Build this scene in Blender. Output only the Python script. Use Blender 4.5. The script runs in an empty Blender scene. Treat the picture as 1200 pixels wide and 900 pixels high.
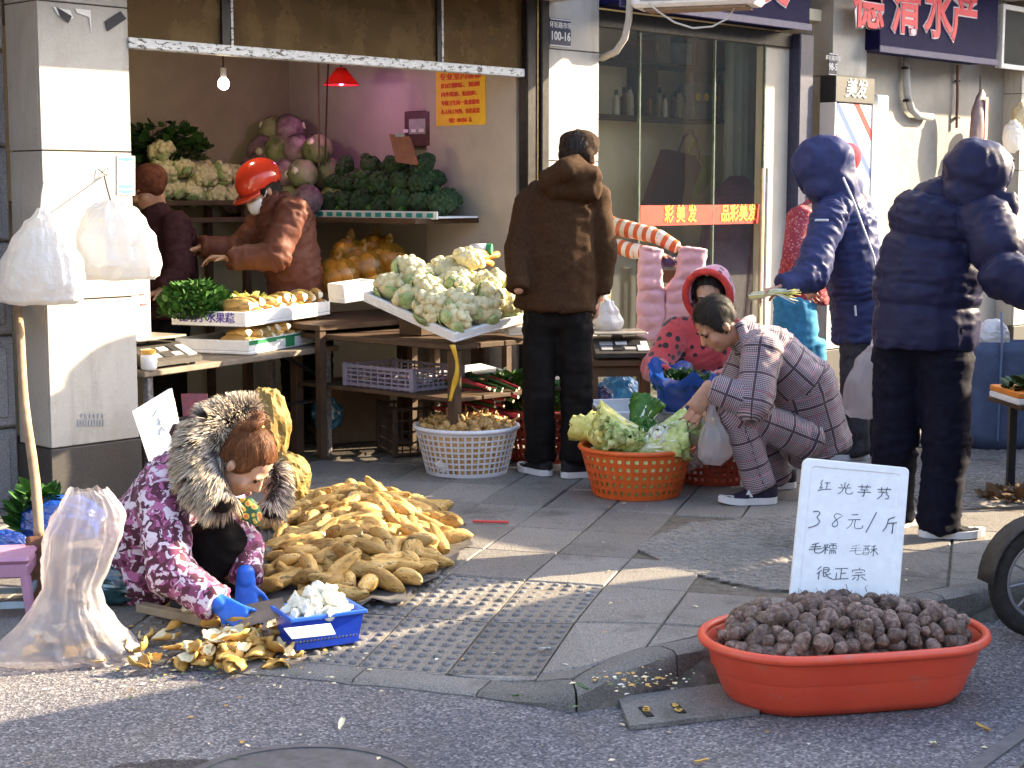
import bpy, bmesh, math, random
import numpy as np
from mathutils import Vector, Matrix, noise, Euler
random.seed(7)
R_ = math.radians
SC = bpy.context.scene
COL = SC.collection

# ------------------------------------------------------------------ camera
CAM_H, PITCH, FPX = 1.42, R_(6.75), 1900.0          # pixels of the 1200x900 photograph
cam_d = bpy.data.cameras.new("camera"); cam = bpy.data.objects.new("camera", cam_d); COL.objects.link(cam)
cam.location = (0, 0, CAM_H); cam.rotation_euler = (math.pi/2 - PITCH, 0, 0)
cam_d.sensor_width = 36; cam_d.lens = 36*FPX/1200; cam_d.clip_start = .05; cam_d.clip_end = 600
SC.camera = cam

# ------------------------------------------------------------------ sky, sun, exposure
SUN_EL = R_(23.5); SUN_AZ = math.atan2(.940, .340)      # from +y towards +x
W = bpy.data.worlds.new("World"); SC.world = W; W.use_nodes = True
wn = W.node_tree.nodes; wl = W.node_tree.links
sky = wn.new("ShaderNodeTexSky"); sky.sky_type = 'NISHITA'; sky.sun_disc = False
sky.sun_elevation = SUN_EL; sky.sun_rotation = SUN_AZ; sky.air_density = 1.0; sky.dust_density = 2.5; sky.ozone_density = 1.0
wl.new(sky.outputs[0], wn["Background"].inputs[0]); wn["Background"].inputs[1].default_value = 0.15
sun_d = bpy.data.lights.new("sun", 'SUN'); sun_d.energy = 4.6; sun_d.angle = R_(.5); sun_d.color = (1.0, .81, .54)
sun = bpy.data.objects.new("sun", sun_d); COL.objects.link(sun); sun.location = (20, 4, 12)
SUNV = Vector((math.sin(SUN_AZ)*math.cos(SUN_EL), math.cos(SUN_AZ)*math.cos(SUN_EL), math.sin(SUN_EL)))
sun.rotation_euler = SUNV.to_track_quat('Z', 'Y').to_euler()
SC.view_settings.view_transform = 'Standard'; SC.view_settings.look = 'None'
SC.view_settings.gamma = 1; SC.view_settings.use_curve_mapping = False
SC.view_settings.exposure = 2.4
SC.render.engine = 'CYCLES'; SC.cycles.use_denoising = True
SC.cycles.max_bounces = 8; SC.cycles.transparent_max_bounces = 16; SC.cycles.caustics_reflective = False; SC.cycles.caustics_refractive = False

# ------------------------------------------------------------------ pixel -> place
_c, _s = math.cos(PITCH), math.sin(PITCH)
def ray(u, v):
    a = (u-600)/FPX; b = (450-v)/FPX
    return Vector((a, _c + b*_s, b*_c - _s))
CAMP = Vector((0, 0, CAM_H))
def at(u, v, D):
    d = ray(u, v); return CAMP + d*(D/d.y)
def onz(u, v, z=0.):
    d = ray(u, v); return CAMP + d*((z-CAM_H)/d.z)
FA = R_(43.5); FD = Vector((math.sin(FA), math.cos(FA), 0)); FI = Vector((-math.cos(FA), math.sin(FA), 0))  # along the shops, into the shops
FO = Vector((-2.04, 7.1, 0))
def fc(t, d, z): return FO + FD*t + FI*d + Vector((0, 0, z))
def onf(u, v, d=0.):
    r = ray(u, v); k = (d - (CAMP-FO).dot(FI))/r.dot(FI); return CAMP + r*k
def ftd(p):
    q = Vector(p)-FO; return q.dot(FD), q.dot(FI)
FROT = Matrix((FD, FI, Vector((0, 0, 1)))).transposed()       # columns: along, inward, up

# ------------------------------------------------------------------ mesh helpers
def rotz(a): return Matrix.Rotation(a, 3, 'Z')
def frame_from(zdir, hint=(0, 0, 1)):
    z = Vector(zdir).normalized(); h = Vector(hint)
    if abs(z.dot(h.normalized())) > .98: h = Vector((1, 0, 0)) if abs(z.x) < .9 else Vector((0, 1, 0))
    x = h.cross(z).normalized(); y = z.cross(x)
    return Matrix((x, y, z)).transposed()
class MB:
    def __init__(s): s.v = []; s.f = []; s.m = []
    def add(s, vs, fs, m=0):
        o = len(s.v); s.v += [tuple(p) for p in vs]; s.f += [tuple(i+o for i in f) for f in fs]; s.m += [m]*len(fs); return s
    def box(s, c, size, rot=None, m=0, bev=0.):
        h = [x/2 for x in size]; c = Vector(c); vs = []; fs = []
        if bev <= 0:
            for sx in (-1, 1):
                for sy in (-1, 1):
                    for sz in (-1, 1): vs.append(Vector((sx*h[0], sy*h[1], sz*h[2])))
            fs = [(0, 1, 3, 2), (4, 6, 7, 5), (0, 4, 5, 1), (2, 3, 7, 6), (0, 2, 6, 4), (1, 5, 7, 3)]
        else:
            b = min(bev, min(h)*.95); idx = {}
            for a in range(3):
                for sg in [(i, j, k) for i in (-1, 1) for j in (-1, 1) for k in (-1, 1)]:
                    p = [sg[k]*(h[k] if k == a else h[k]-b) for k in range(3)]
                    idx[(a,)+sg] = len(vs); vs.append(Vector(p))
            def q(keys):
                pts = [vs[idx[k]] for k in keys]; n = (pts[1]-pts[0]).cross(pts[2]-pts[0]); ctr = sum(pts, Vector())/len(pts)
                f = [idx[k] for k in keys]; fs.append(tuple(f if n.dot(ctr) > 0 else f[::-1]))
            for a in range(3):
                b1, b2 = [k for k in range(3) if k != a]
                for sg in (-1, 1):
                    ks = []
                    for (i, j) in ((-1, -1), (1, -1), (1, 1), (-1, 1)):
                        t = [0, 0, 0]; t[a] = sg; t[b1] = i; t[b2] = j; ks.append((a,)+tuple(t))
                    q(ks)
            for a in range(3):
                b1, b2 = [k for k in range(3) if k != a]
                for i in (-1, 1):
                    for j in (-1, 1):
                        t = [0, 0, 0]; t[b1] = i; t[b2] = j; t1 = t[:]; t2 = t[:]; t1[a] = -1; t2[a] = 1
                        q([(b1,)+tuple(t1), (b1,)+tuple(t2), (b2,)+tuple(t2), (b2,)+tuple(t1)])
            for sg in [(i, j, k) for i in (-1, 1) for j in (-1, 1) for k in (-1, 1)]:
                q([(0,)+sg, (1,)+sg, (2,)+sg])
        M = rot if rot is not None else Matrix.Identity(3)
        return s.add([c + M @ p for p in vs], fs, m)
    def tube(s, pts, r, n=8, m=0, caps=True, sx=1, sy=1, hint=(0, 0, 1)):
        pts = [Vector(p) for p in pts]; k = len(pts); rs = r if isinstance(r, (list, tuple)) else [r]*k
        vs = []; fs = []; up = None
        for i, p in enumerate(pts):
            d = (pts[min(i+1, k-1)] - pts[max(i-1, 0)]).normalized()
            if up is None: Mx = frame_from(d, hint); x = Mx.col[0]
            else:
                x = (up - d*up.dot(d)); x = x.normalized() if x.length > 1e-6 else frame_from(d, hint).col[0]
            up = x; y = d.cross(x)
            for j in range(n):
                a = 2*math.pi*j/n; vs.append(p + (x*math.cos(a)*sx + y*math.sin(a)*sy)*rs[i])
        for i in range(k-1):
            for j in range(n):
                a = i*n+j; b = i*n+(j+1) % n; fs.append((a, b, b+n, a+n))
        if caps: fs.append(tuple(range(n-1, -1, -1))); fs.append(tuple(range((k-1)*n, k*n)))
        return s.add(vs, fs, m)
    def cyl(s, p0, p1, r0, r1=None, n=12, m=0): return s.tube([p0, p1], [r0, r0 if r1 is None else r1], n, m)
    def lathe(s, prof, n=24, c=(0, 0, 0), m=0, sx=1., sy=1., rot=None, cap0=False, cap1=False):
        c = Vector(c); vs = []; fs = []; k = len(prof); M = rot or Matrix.Identity(3)
        for (r, z) in prof:
            for j in range(n):
                a = 2*math.pi*j/n; vs.append(c + M @ Vector((r*math.cos(a)*sx, r*math.sin(a)*sy, z)))
        for i in range(k-1):
            for j in range(n):
                a = i*n+j; b = i*n+(j+1) % n; fs.append((a, b, b+n, a+n))
        if cap0: fs.append(tuple(range(n-1, -1, -1)))
        if cap1: fs.append(tuple(range((k-1)*n, k*n)))
        return s.add(vs, fs, m)
    def ell(s, c, rad, nu=16, nv=10, rot=None, m=0, fn=None):
        c = Vector(c); M = rot or Matrix.Identity(3); vs = []; fs = []
        if not isinstance(rad, (tuple, list, Vector)): rad = (rad,)*3
        def P(th, ph):
            p = Vector((math.sin(th)*math.cos(ph), math.sin(th)*math.sin(ph), math.cos(th)))
            q = Vector((p.x*rad[0], p.y*rad[1], p.z*rad[2]))
            if fn: q = fn(q, p)
            return c + M @ q
        vs.append(P(0, 0))
        for i in range(1, nv):
            for j in range(nu): vs.append(P(math.pi*i/nv, 2*math.pi*j/nu))
        vs.append(P(math.pi, 0)); L = len(vs)-1
        for j in range(nu): fs.append((0, 1+j, 1+(j+1) % nu)); fs.append((L, L-nu+(j+1) % nu, L-nu+j))
        for i in range(nv-2):
            for j in range(nu):
                a = 1+i*nu+j; b = 1+i*nu+(j+1) % nu; fs.append((a, a+nu, b+nu, b))
        return s.add(vs, fs, m)
    def sheet(s, rows, m=0, closed=False):
        k = len(rows); n = len(rows[0]); vs = [p for r in rows for p in r]; fs = []
        for i in range(k-1):
            for j in range(n if closed else n-1):
                a = i*n+j; b = i*n+(j+1) % n; fs.append((a, b, b+n, a+n))
        return s.add(vs, fs, m)
    def prism(s, poly, off, m=0):
        n = len(poly); off = Vector(off); poly = [Vector(p) for p in poly]
        vs = poly + [p+off for p in poly]
        nn = Vector()
        for i in range(n): nn += poly[i].cross(poly[(i+1) % n])
        fs = [tuple(range(n)), tuple(range(2*n-1, n-1, -1))] + [(i, i+n, (i+1) % n+n, (i+1) % n) for i in range(n)]
        if nn.dot(off) > 0: fs = [f[::-1] for f in fs]
        return s.add(vs, fs, m)
    def data(s, name, mats, smooth=False, loc=None):
        me = bpy.data.meshes.new(name); L = Vector(loc) if loc is not None else None
        vs = s.v if L is None else [(p[0]-L.x, p[1]-L.y, p[2]-L.z) for p in s.v]
        me.from_pydata(vs, [], s.f)
        for mm in (mats if isinstance(mats, (list, tuple)) else [mats]): me.materials.append(mm)
        if any(s.m): me.polygons.foreach_set("material_index", s.m)
        if smooth: me.polygons.foreach_set("use_smooth", [True]*len(s.f))
        me.update(); return me
    def build(s, name, mats, parent=None, smooth=False, loc=None):
        if loc is None and parent is not None:
            q = parent; loc = Vector()
            while q is not None: loc = loc + q.location; q = q.parent
            here = False
        else: here = loc is not None
        o = bpy.data.objects.new(name, s.data(name, mats, smooth, loc)); COL.objects.link(o)
        if parent is not None: o.parent = parent
        elif here: o.location = loc
        return o
def tag(o, label=None, cat=None, group=None, kind=None):
    for k, x in (("label", label), ("category", cat), ("group", group), ("kind", kind)):
        if x: o[k] = x
    return o
def thing(name, label, cat, loc=(0, 0, 0), group=None, rz=0.):
    o = bpy.data.objects.new(name, None); COL.objects.link(o); o.location = loc; o.rotation_euler = (0, 0, rz); o.empty_display_size = .1
    return tag(o, label, cat, group)
def obj(name, me, parent=None, loc=None, rot=None, sc=None):
    o = bpy.data.objects.new(name, me); COL.objects.link(o); o.parent = parent
    if loc is not None: o.location = loc
    if rot is not None: o.rotation_euler = rot
    if sc is not None: o.scale = sc if isinstance(sc, (tuple, list, Vector)) else (sc,)*3
    return o
def copy_tree(o, parent=None):
    c = o.copy(); COL.objects.link(c); c.parent = parent
    for ch in list(o.children): copy_tree(ch, c)
    return c
def shade_auto(o, ang=40):
    me = o.data; me.polygons.foreach_set("use_smooth", [True]*len(me.polygons))
    me.set_sharp_from_angle(angle=R_(ang)); return o
def fbm(p, s, o=3):
    return noise.fractal(Vector(p)*s, 1.0, 2.0, o)

# ------------------------------------------------------------------ materials
MATS = {}
def _lin(c): return tuple(c)+(1,) if len(c) == 3 else tuple(c)
class NT:
    def __init__(s, name):
        s.mat = bpy.data.materials.new(name); s.mat.use_nodes = True; s.t = s.mat.node_tree; s.n = s.t.nodes; s.l = s.t.links
        s.b = s.n["Principled BSDF"]; s.out = s.n["Material Output"]; s._c = None
    def node(s, ty, ins=None, **kw):
        x = s.n.new(ty)
        for k, v in kw.items(): setattr(x, k, v)
        for k, v in (ins or {}).items():
            if isinstance(v, bpy.types.NodeSocket): s.l.new(v, x.inputs[k])
            else: x.inputs[k].default_value = v
        return x
    def coord(s, which='Object'):
        if s._c is None: s._c = s.n.new("ShaderNodeTexCoord")
        return s._c.outputs[which]
    def mapping(s, scale=(1, 1, 1), rot=(0, 0, 0), vec=None, loc=(0, 0, 0)):
        x = s.node("ShaderNodeMapping", {'Scale': scale, 'Rotation': rot, 'Location': loc}); s.l.new(vec or s.coord(), x.inputs[0]); return x.outputs[0]
    def noise(s, scale, detail=4, rough=.6, vec=None, dist=0.):
        x = s.node("ShaderNodeTexNoise", {'Scale': scale, 'Detail': detail, 'Roughness': rough, 'Distortion': dist}); s.l.new(vec or s.coord(), x.inputs['Vector']); return x.outputs['Fac']
    def voro(s, scale, feature='F1', out='Distance', vec=None, rnd=1.):
        x = s.node("ShaderNodeTexVoronoi", {'Scale': scale, 'Randomness': rnd}, feature=feature); s.l.new(vec or s.coord(), x.inputs['Vector']); return x.outputs[out]
    def ramp(s, fac, stops, interp='LINEAR'):
        x = s.n.new("ShaderNodeValToRGB"); x.color_ramp.interpolation = interp; e = x.color_ramp.elements
        while len(e) < len(stops): e.new(.5)
        for i, (p, c) in enumerate(stops): e[i].position = p; e[i].color = _lin(c)
        s.l.new(fac, x.inputs[0]); return x.outputs[0]
    def mix(s, fac, a, b, blend='MIX'):
        x = s.n.new("ShaderNodeMix"); x.data_type = 'RGBA'; x.blend_type = blend
        for sock, v in ((x.inputs[0], fac), (x.inputs[6], a), (x.inputs[7], b)):
            if isinstance(v, bpy.types.NodeSocket): s.l.new(v, sock)
            elif isinstance(v, (int, float)): sock.default_value = v
            else: sock.default_value = _lin(v)
        return x.outputs[2]
    def math(s, op, a, b=0., c=0., clamp=False):
        x = s.n.new("ShaderNodeMath"); x.operation = op; x.use_clamp = clamp
        for i, v in enumerate((a, b, c)):
            if isinstance(v, bpy.types.NodeSocket): s.l.new(v, x.inputs[i])
            else: x.inputs[i].default_value = v
        return x.outputs[0]
    def set(s, **kw):
        al = dict(col='Base Color', rough='Roughness', metal='Metallic', spec='Specular IOR Level', coat='Coat Weight', sheen='Sheen Weight', sss='Subsurface Weight', alpha='Alpha', trans='Transmission Weight', emit='Emission Color', est='Emission Strength')
        for k, v in kw.items():
            i = s.b.inputs[al[k]]
            if isinstance(v, bpy.types.NodeSocket): s.l.new(v, i)
            elif isinstance(v, (tuple, list)): i.default_value = _lin(v)
            else: i.default_value = v
        return s
    def bump(s, h, strength=.3, dist=.01):
        x = s.node("ShaderNodeBump", {'Strength': strength, 'Distance': dist, 'Height': h}); s.l.new(x.outputs[0], s.b.inputs['Normal']); return s
def mat(name, col, rough=.6, var=.2, scale=14., bump=.0, bscale=60., metal=0., col2=None, spec=.4, rnd=0., dist=.004, **kw):
    """plain procedural surface: two tones broken up by noise, fine relief, a little per-object change"""
    if name in MATS: return MATS[name]
    n = NT(name); a = tuple(c*(1-var) for c in col); b = tuple(min(1, c*(1+var)) for c in (col2 or col))
    if col2: a = col; b = col2
    c = n.ramp(n.noise(scale, 5, .65), [(.3, a), (.7, b)])
    if rnd:
        oi = n.node("ShaderNodeObjectInfo"); r = n.math('MULTIPLY_ADD', oi.outputs['Random'], 2*rnd, 1-rnd)
        h = n.node("ShaderNodeHueSaturation", {'Hue': .5, 'Saturation': 1., 'Value': r, 'Color': c}); c = h.outputs[0]
    n.set(col=c, rough=n.math('MULTIPLY_ADD', n.noise(scale*2.3, 3), .25, rough-.12, clamp=True), metal=metal, spec=spec)
    if bump: n.bump(n.noise(bscale, 4), bump, dist)
    n.set(**kw); MATS[name] = n.mat; return n.mat
# ================================================================== setting
def m_asphalt():
    n = NT("asphalt"); sp = n.voro(125, out='Color'); f = n.node("ShaderNodeRGBToBW", {'Color': sp}).outputs[0]
    base = n.ramp(f, [(.0, (.06, .061, .074)), (.45, (.135, .134, .152)), (.75, (.23, .226, .24)), (1., (.44, .43, .42))])
    big = n.ramp(n.noise(1.3, 5), [(.3, (.85, .85, .9)), (.7, (1.35, 1.28, 1.2))])
    c = n.mix(1., base, big, 'MULTIPLY')
    dirt = n.ramp(n.noise(3.1, 6, .7), [(.52, (0, 0, 0)), (.72, (1, 1, 1))])
    c = n.mix(n.math('MULTIPLY', dirt, .35), c, (.16, .13, .095))
    sx = n.node("ShaderNodeSeparateXYZ", {0: n.coord()}); st0 = onz(215, 896, -.1); ex_ = n.math('MULTIPLY', n.math('SUBTRACT', sx.outputs[0], st0.x), 2.9); ey_ = n.math('MULTIPLY', n.math('SUBTRACT', sx.outputs[1], st0.y), 14.); rr = n.math('SQRT', n.math('ADD', n.math('MULTIPLY', ex_, ex_), n.math('MULTIPLY', ey_, ey_)))
    spill = n.ramp(n.math('ADD', rr, n.math('MULTIPLY', n.noise(14, 5), .9)), [(1.05, (1, 1, 1)), (1.15, (0, 0, 0))] if False else [(.92, (1, 1, 1)), (1., (0, 0, 0))]); c = n.mix(n.math('MULTIPLY', spill, .75), c, (.03, .022, .018))
    n.set(col=c, rough=.82, spec=.35).bump(n.math('ADD', n.voro(125), n.noise(420, 2)), .8, .008); return n.mat
def m_slab(name, c0, c1, gr=1.):
    n = NT(name); oi = n.node("ShaderNodeObjectInfo")
    sp = n.ramp(n.noise(150, 4, .75), [(.3, tuple(x*.5 for x in c0)), (.7, tuple(x*1.45 for x in c1))])
    c = n.mix(n.noise(4., 6, .7), sp, n.mix(1., sp, (.62, .58, .52), 'MULTIPLY'))
    stain = n.ramp(n.noise(2.2, 6, .75), [(.54, (0, 0, 0)), (.68, (1, 1, 1))])
    c = n.mix(n.math('MULTIPLY', stain, .62), c, (.04, .034, .03)); dust = n.ramp(n.noise(5.5, 7, .75, n.mapping(loc=(3, 7, 0))), [(.55, (0, 0, 0)), (.75, (1, 1, 1))]); c = n.mix(n.math('MULTIPLY', dust, .4), c, (.24, .205, .16))
    v = n.node("ShaderNodeHueSaturation", {'Value': n.math('MULTIPLY_ADD', oi.outputs['Random'], .36, .82), 'Color': c}).outputs[0]
    n.set(col=v, rough=.72, spec=.35)
    lines = n.noise(90, 3, .6, n.mapping((1, .12, 1), rot=(0, 0, R_(20))))
    n.bump(n.math('ADD', n.noise(260, 2), n.math('MULTIPLY', lines, 1.2*gr)), .5, .004); return n.mat
ASPH = m_asphalt(); SLAB = m_slab("paving_stone", (.165, .157, .152), (.27, .257, .245)); COBB = m_slab("cobble_stone", (.14, .135, .13), (.24, .23, .22), .2)
TACT = m_slab("tactile_stone", (.16, .148, .13), (.26, .24, .215), .3); STUD = m_slab("stud_stone", (.13, .133, .145), (.22, .222, .235), .2)
CURB = m_slab("curb_stone", (.13, .127, .128), (.22, .215, .21), .1); MORTAR = mat("mortar", (.12, .105, .085), .9, .4, 25, .4, 200)

# edge of the pavement (plan), then ground height
EDGE = [(-14, 9.4), (-3, 5.67), (-.5, 4.90), (-.105, 4.77), (.20, 4.62), (.525, 4.88), (1.79, 5.74), (3.4, 6.9), (8., 10.3), (30, 26.5)]
ROADZ = -.10
def sm(x): x = max(0., min(1., x)); return x*x*(3-2*x)
def edge_dist(x, y):
    best = 1e9; bx = 0; sg = 1
    for (x0, y0), (x1, y1) in zip(EDGE, EDGE[1:]):
        dx, dy = x1-x0, y1-y0; L2 = dx*dx+dy*dy; t = max(0, min(1, ((x-x0)*dx+(y-y0)*dy)/L2))
        px, py = x0+t*dx, y0+t*dy; d = math.hypot(x-px, y-py)
        if d < best: best = d; bx = px; sg = 1 if dx*(y-y0)-dy*(x-x0) >= 0 else -1
    return best*sg, bx
def gz(x, y):
    d, bx = edge_dist(x, y)
    if d < 0: return ROADZ
    h = .1*sm((x+.05)/.5)+.012
    return min(0, ROADZ+h)*(1-sm(d/1.1))
def onground(u, v):
    p = onz(u, v, 0)
    for _ in range(8): p = onz(u, v, gz(p.x, p.y))
    return p
tag(MB().add([(-200, -60, ROADZ), (260, -60, ROADZ), (260, 300, ROADZ), (-200, 300, ROADZ)], [(0, 1, 2, 3)]).build("road", ASPH), kind="structure")

pav = thing("pavement", None, None); pav["kind"] = "structure"
PA = R_(16); PAv = Vector((math.sin(PA), math.cos(PA))); PBv = Vector((math.cos(PA), -math.sin(PA)))
def pab(x, y): return x*PAv.x+y*PAv.y, x*PBv.x+y*PBv.y
def pxy(a, b): return a*PAv.x+b*PBv.x, a*PAv.y+b*PBv.y
def clip(poly, x0, y0, x1, y1):
    out = []
    for i in range(len(poly)):
        p, q = poly[i], poly[(i+1) % len(poly)]
        sp = (x1-x0)*(p[1]-y0)-(y1-y0)*(p[0]-x0); sq = (x1-x0)*(q[1]-y0)-(y1-y0)*(q[0]-x0)
        if sp >= 0: out.append(p)
        if sp*sq < 0: t = sp/(sp-sq); out.append((p[0]+(q[0]-p[0])*t, p[1]+(q[1]-p[1])*t))
    return out
def inpoly(x, y, P):
    r = False
    for i in range(len(P)):
        (x0, y0), (x1, y1) = P[i], P[(i+1) % len(P)]
        if (y0 > y) != (y1 > y) and x < (x1-x0)*(y-y0)/(y1-y0)+x0: r = not r
    return r
def gpoly(px): return [tuple(onz(u, v, 0).xy) for u, v in px]
COB1 = gpoly([(742, 640), (812, 612), (935, 604), (1010, 640), (1000, 690), (900, 690), (800, 668)])
COB2 = gpoly([(1050, 560), (1080, 530), (1290, 512), (1330, 590), (1150, 594), (1090, 600)])
# bedding under the slabs: one sheet following the ground
mb = MB(); rows = []
for i in range(70):
    y = 4.3+i*.16 if i < 50 else 12.3+(i-50)*1.2; rows.append([])
    for j in range(80):
        x = -5+j*.14; d, bx = edge_dist(x, y)
        rows[-1].append((x, y, (gz(x, y)-.012) if d > -.03 else ROADZ-.05))
mb.sheet(rows).build("bedding", MORTAR, pav)
# slabs
A0, B0 = pab(-.105, 4.77); SA, SB = .46, .3
rng = random.Random(3); far = MB(); nsl = 0
TAC_A = (A0+.16, A0+.16+2*SA); TAC_B = (B0-1.35, B0+.15)
for ia in range(-6, 26):
    for ib in range(-22, 26):
        off = .0
        a0, b0 = A0+.16+ia*SA, B0+.15+ib*SB+off; ca, cb = a0+SA/2, b0+SB/2
        if TAC_A[0]-.02 < ca < TAC_A[1] and TAC_B[0] < cb < TAC_B[1]: continue
        cx, cy = pxy(ca, cb)
        if abs(cx) > .36*cy+1.2 or cy > 13 or cx < -3.4: continue
        g = .004
        poly = [pxy(a0+g, b0+g), pxy(a0+g, b0+SB-g), pxy(a0+SA-g, b0+SB-g), pxy(a0+SA-g, b0+g)]
        ds = [edge_dist(*p)[0] for p in poly]
        if max(ds) < .13: continue
        if min(ds) < .135:
            for (x0, y0), (x1, y1) in zip(EDGE[1:], EDGE[2:]):
                L = math.hypot(x1-x0, y1-y0); nx, ny = -(y1-y0)/L, (x1-x0)/L
                if min(math.hypot(p[0]-(x0+x1)/2, p[1]-(y0+y1)/2) for p in poly) < L/2+.4:
                    # keep what lies inside a strip behind the kerb
                    mids = [(p[0]-x0)*(x1-x0)/L+(p[1]-y0)*(y1-y0)/L for p in poly]
                    if max(mids) > 0 and min(mids) < L: poly = clip(poly, x0+nx*.13, y0+ny*.13, x1+nx*.13, y1+ny*.13)
                if len(poly) < 3: break
            if len(poly) < 3: continue
        t, d = ftd((cx, cy, 0))
        if d > .25: continue
        ctr = (sum(p[0] for p in poly)/len(poly), sum(p[1] for p in poly)/len(poly))
        if inpoly(ctr[0], ctr[1], COB1) or inpoly(ctr[0], ctr[1], COB2): continue
        dz = rng.uniform(-.0025, .0025); tx, ty = rng.uniform(-.006, .006), rng.uniform(-.006, .006)
        def top(p, k): 
            q = (ctr[0]+(p[0]-ctr[0])*k, ctr[1]+(p[1]-ctr[1])*k)
            return (q[0], q[1], gz(*q)+dz+(q[0]-ctr[0])*tx+(q[1]-ctr[1])*ty)
        n = len(poly); v0 = [top(p, .97) for p in poly]; v1 = [(p[0], p[1], top(p, 1)[2]-.006) for p in poly]; v2 = [(p[0], p[1], top(p, 1)[2]-.035) for p in poly]
        area = sum(poly[i][0]*poly[(i+1) % n][1]-poly[(i+1) % n][0]*poly[i][1] for i in range(n))
        fs = [tuple(range(n))]
        for k in (0, n):
            for i in range(n): j = (i+1) % n; fs.append((k+i, k+n+i, k+n+j, k+j))
        if area < 0: fs = [f[::-1] for f in fs]
        if cy < 8.0 and nsl < 295 and abs(cx) < .33*cy+.1:
            nsl += 1; MB().add(v0+v1+v2, fs).build("paving_slab", SLAB, pav)
        else: far.add(v0+v1+v2, fs)
o = far.build("distant_paving_slabs", SLAB, pav); o["kind"] = "stuff"
# tactile slabs with studs
for ia in range(2):
    for ib in range(5):
        a0, b0 = TAC_A[0]+ia*SA, TAC_B[0]+ib*SB; g = .004
        P = [pxy(a0+g, b0+g), pxy(a0+g, b0+SB-g), pxy(a0+SA-g, b0+SB-g), pxy(a0+SA-g, b0+g)]
        v0 = [(x, y, gz(x, y)-.004) for x, y in P]; v1 = [(x, y, gz(x, y)-.04) for x, y in P]
        s = MB().add(v0+v1, [(3, 2, 1, 0)]+[(i, (i+1) % 4, 4+(i+1) % 4, 4+i) for i in range(4)]).build("tactile_slab", TACT, pav)
        st = MB()
        for i in range(9):
            for j in range(6):
                a, b = a0+(i+.5)*SA/9, b0+(j+.5)*SB/6; x, y = pxy(a, b); fa, fb_ = (i+.5)/9, (j+.5)/6; z = (v0[0][2]*(1-fb_)+v0[1][2]*fb_)*(1-fa)+(v0[3][2]*(1-fb_)+v0[2][2]*fb_)*fa-.001; r = .0165*rng.uniform(.85, 1.1); hh = .009*rng.uniform(.5, 1.1)
                st.lathe([(r, 0), (r*.9, hh*.6), (r*.6, hh)], 10, (x, y, z), cap1=True)
        q = st.build("stud", STUD, s, smooth=True); q["kind"] = "stuff"
# cobbled patches
for k, P in enumerate((COB1, COB2)):
    mb = MB(); xs = [p[0] for p in P]; ys = [p[1] for p in P]; y = min(ys); row = 0
    while y < max(ys):
        x = min(xs)+(row % 2)*.03
        while x < max(xs):
            jx, jy = x+rng.uniform(-.012, .012)+.02*math.sin(y*9), y+rng.uniform(-.008, .008)+.03*math.sin(x*5)
            if inpoly(jx, jy, P):
                r = rng.uniform(.019, .027); z = gz(jx, jy)-.001
                mb.lathe([(r, 0), (r*.85, .003), (r*.55, .0045+rng.uniform(0, .0015))], 7, (jx, jy, z), cap1=True, sx=rng.uniform(1.1, 1.5), sy=rng.uniform(.7, .9), rot=rotz(rng.uniform(-.5, .5)))
            x += .058
        y += .041; row += 1
    MB().prism([Vector((x, y, -.03)) for x, y in P], (0, 0, .0285)).build("cobble_bed", SLAB, pav)
    o = mb.build("cobbles", COBB, pav, smooth=True); o["kind"] = "stuff"
# kerb stones along the edge
def along(s):
    for (x0, y0), (x1, y1) in zip(EDGE[1:], EDGE[2:]):
        L = math.hypot(x1-x0, y1-y0)
        if s <= L: return (x0+(x1-x0)*s/L, y0+(y1-y0)*s/L)
        s -= L
    return (x1, y1)
s = -.0; k = 0
LENS = [.65, .66, .65, .655, .41, .335, .41, .62, .6, .58, .62, .6, .6, .62, .6, .6, .6, .6]
for L in LENS:
    N = 10; rows = []
    for i in range(N+1):
        ss = s+.004+(L-.008)*i/N; x, y = along(ss); xa, ya = along(max(0, ss-.15)); xb, yb = along(ss+.15); l = math.hypot(xb-xa, yb-ya)
        nx, ny = -(yb-ya)/l, (xb-xa)/l; d0, bx = edge_dist(x+nx*.02, y+ny*.02); h = ROADZ+.012+.1*sm((x+.05)/.5)
        w1 = .012*noise.noise(Vector((x*9, y*9, 1))); w2 = .010*noise.noise(Vector((x*11, y*11, 7)))
        rows.append([(x-nx*.0, y-ny*.0, ROADZ-.06), (x-nx*(.004+w1), y-ny*(.004+w1), (ROADZ+h)/2-.002), (x+nx*(.003+w2), y+ny*(.003+w2), h-.012), (x+nx*.022, y+ny*.022, h-.001+w2*.2), (x+nx*.075, y+ny*.075, h+.001), (x+nx*.126, y+ny*.126, gz(x+nx*.13, y+ny*.13)), (x+nx*.128, y+ny*.128, ROADZ-.06)])
    mb = MB().sheet([r[::-1] for r in rows]); n7 = 7; mb.f += [tuple(range(6, -1, -1))[::-1], tuple(range(N*n7, N*n7+7))[::-1]]; mb.m += [0, 0]
    o = mb.build("kerb_stone", CURB, pav); shade_auto(o, 50); s += L

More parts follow.
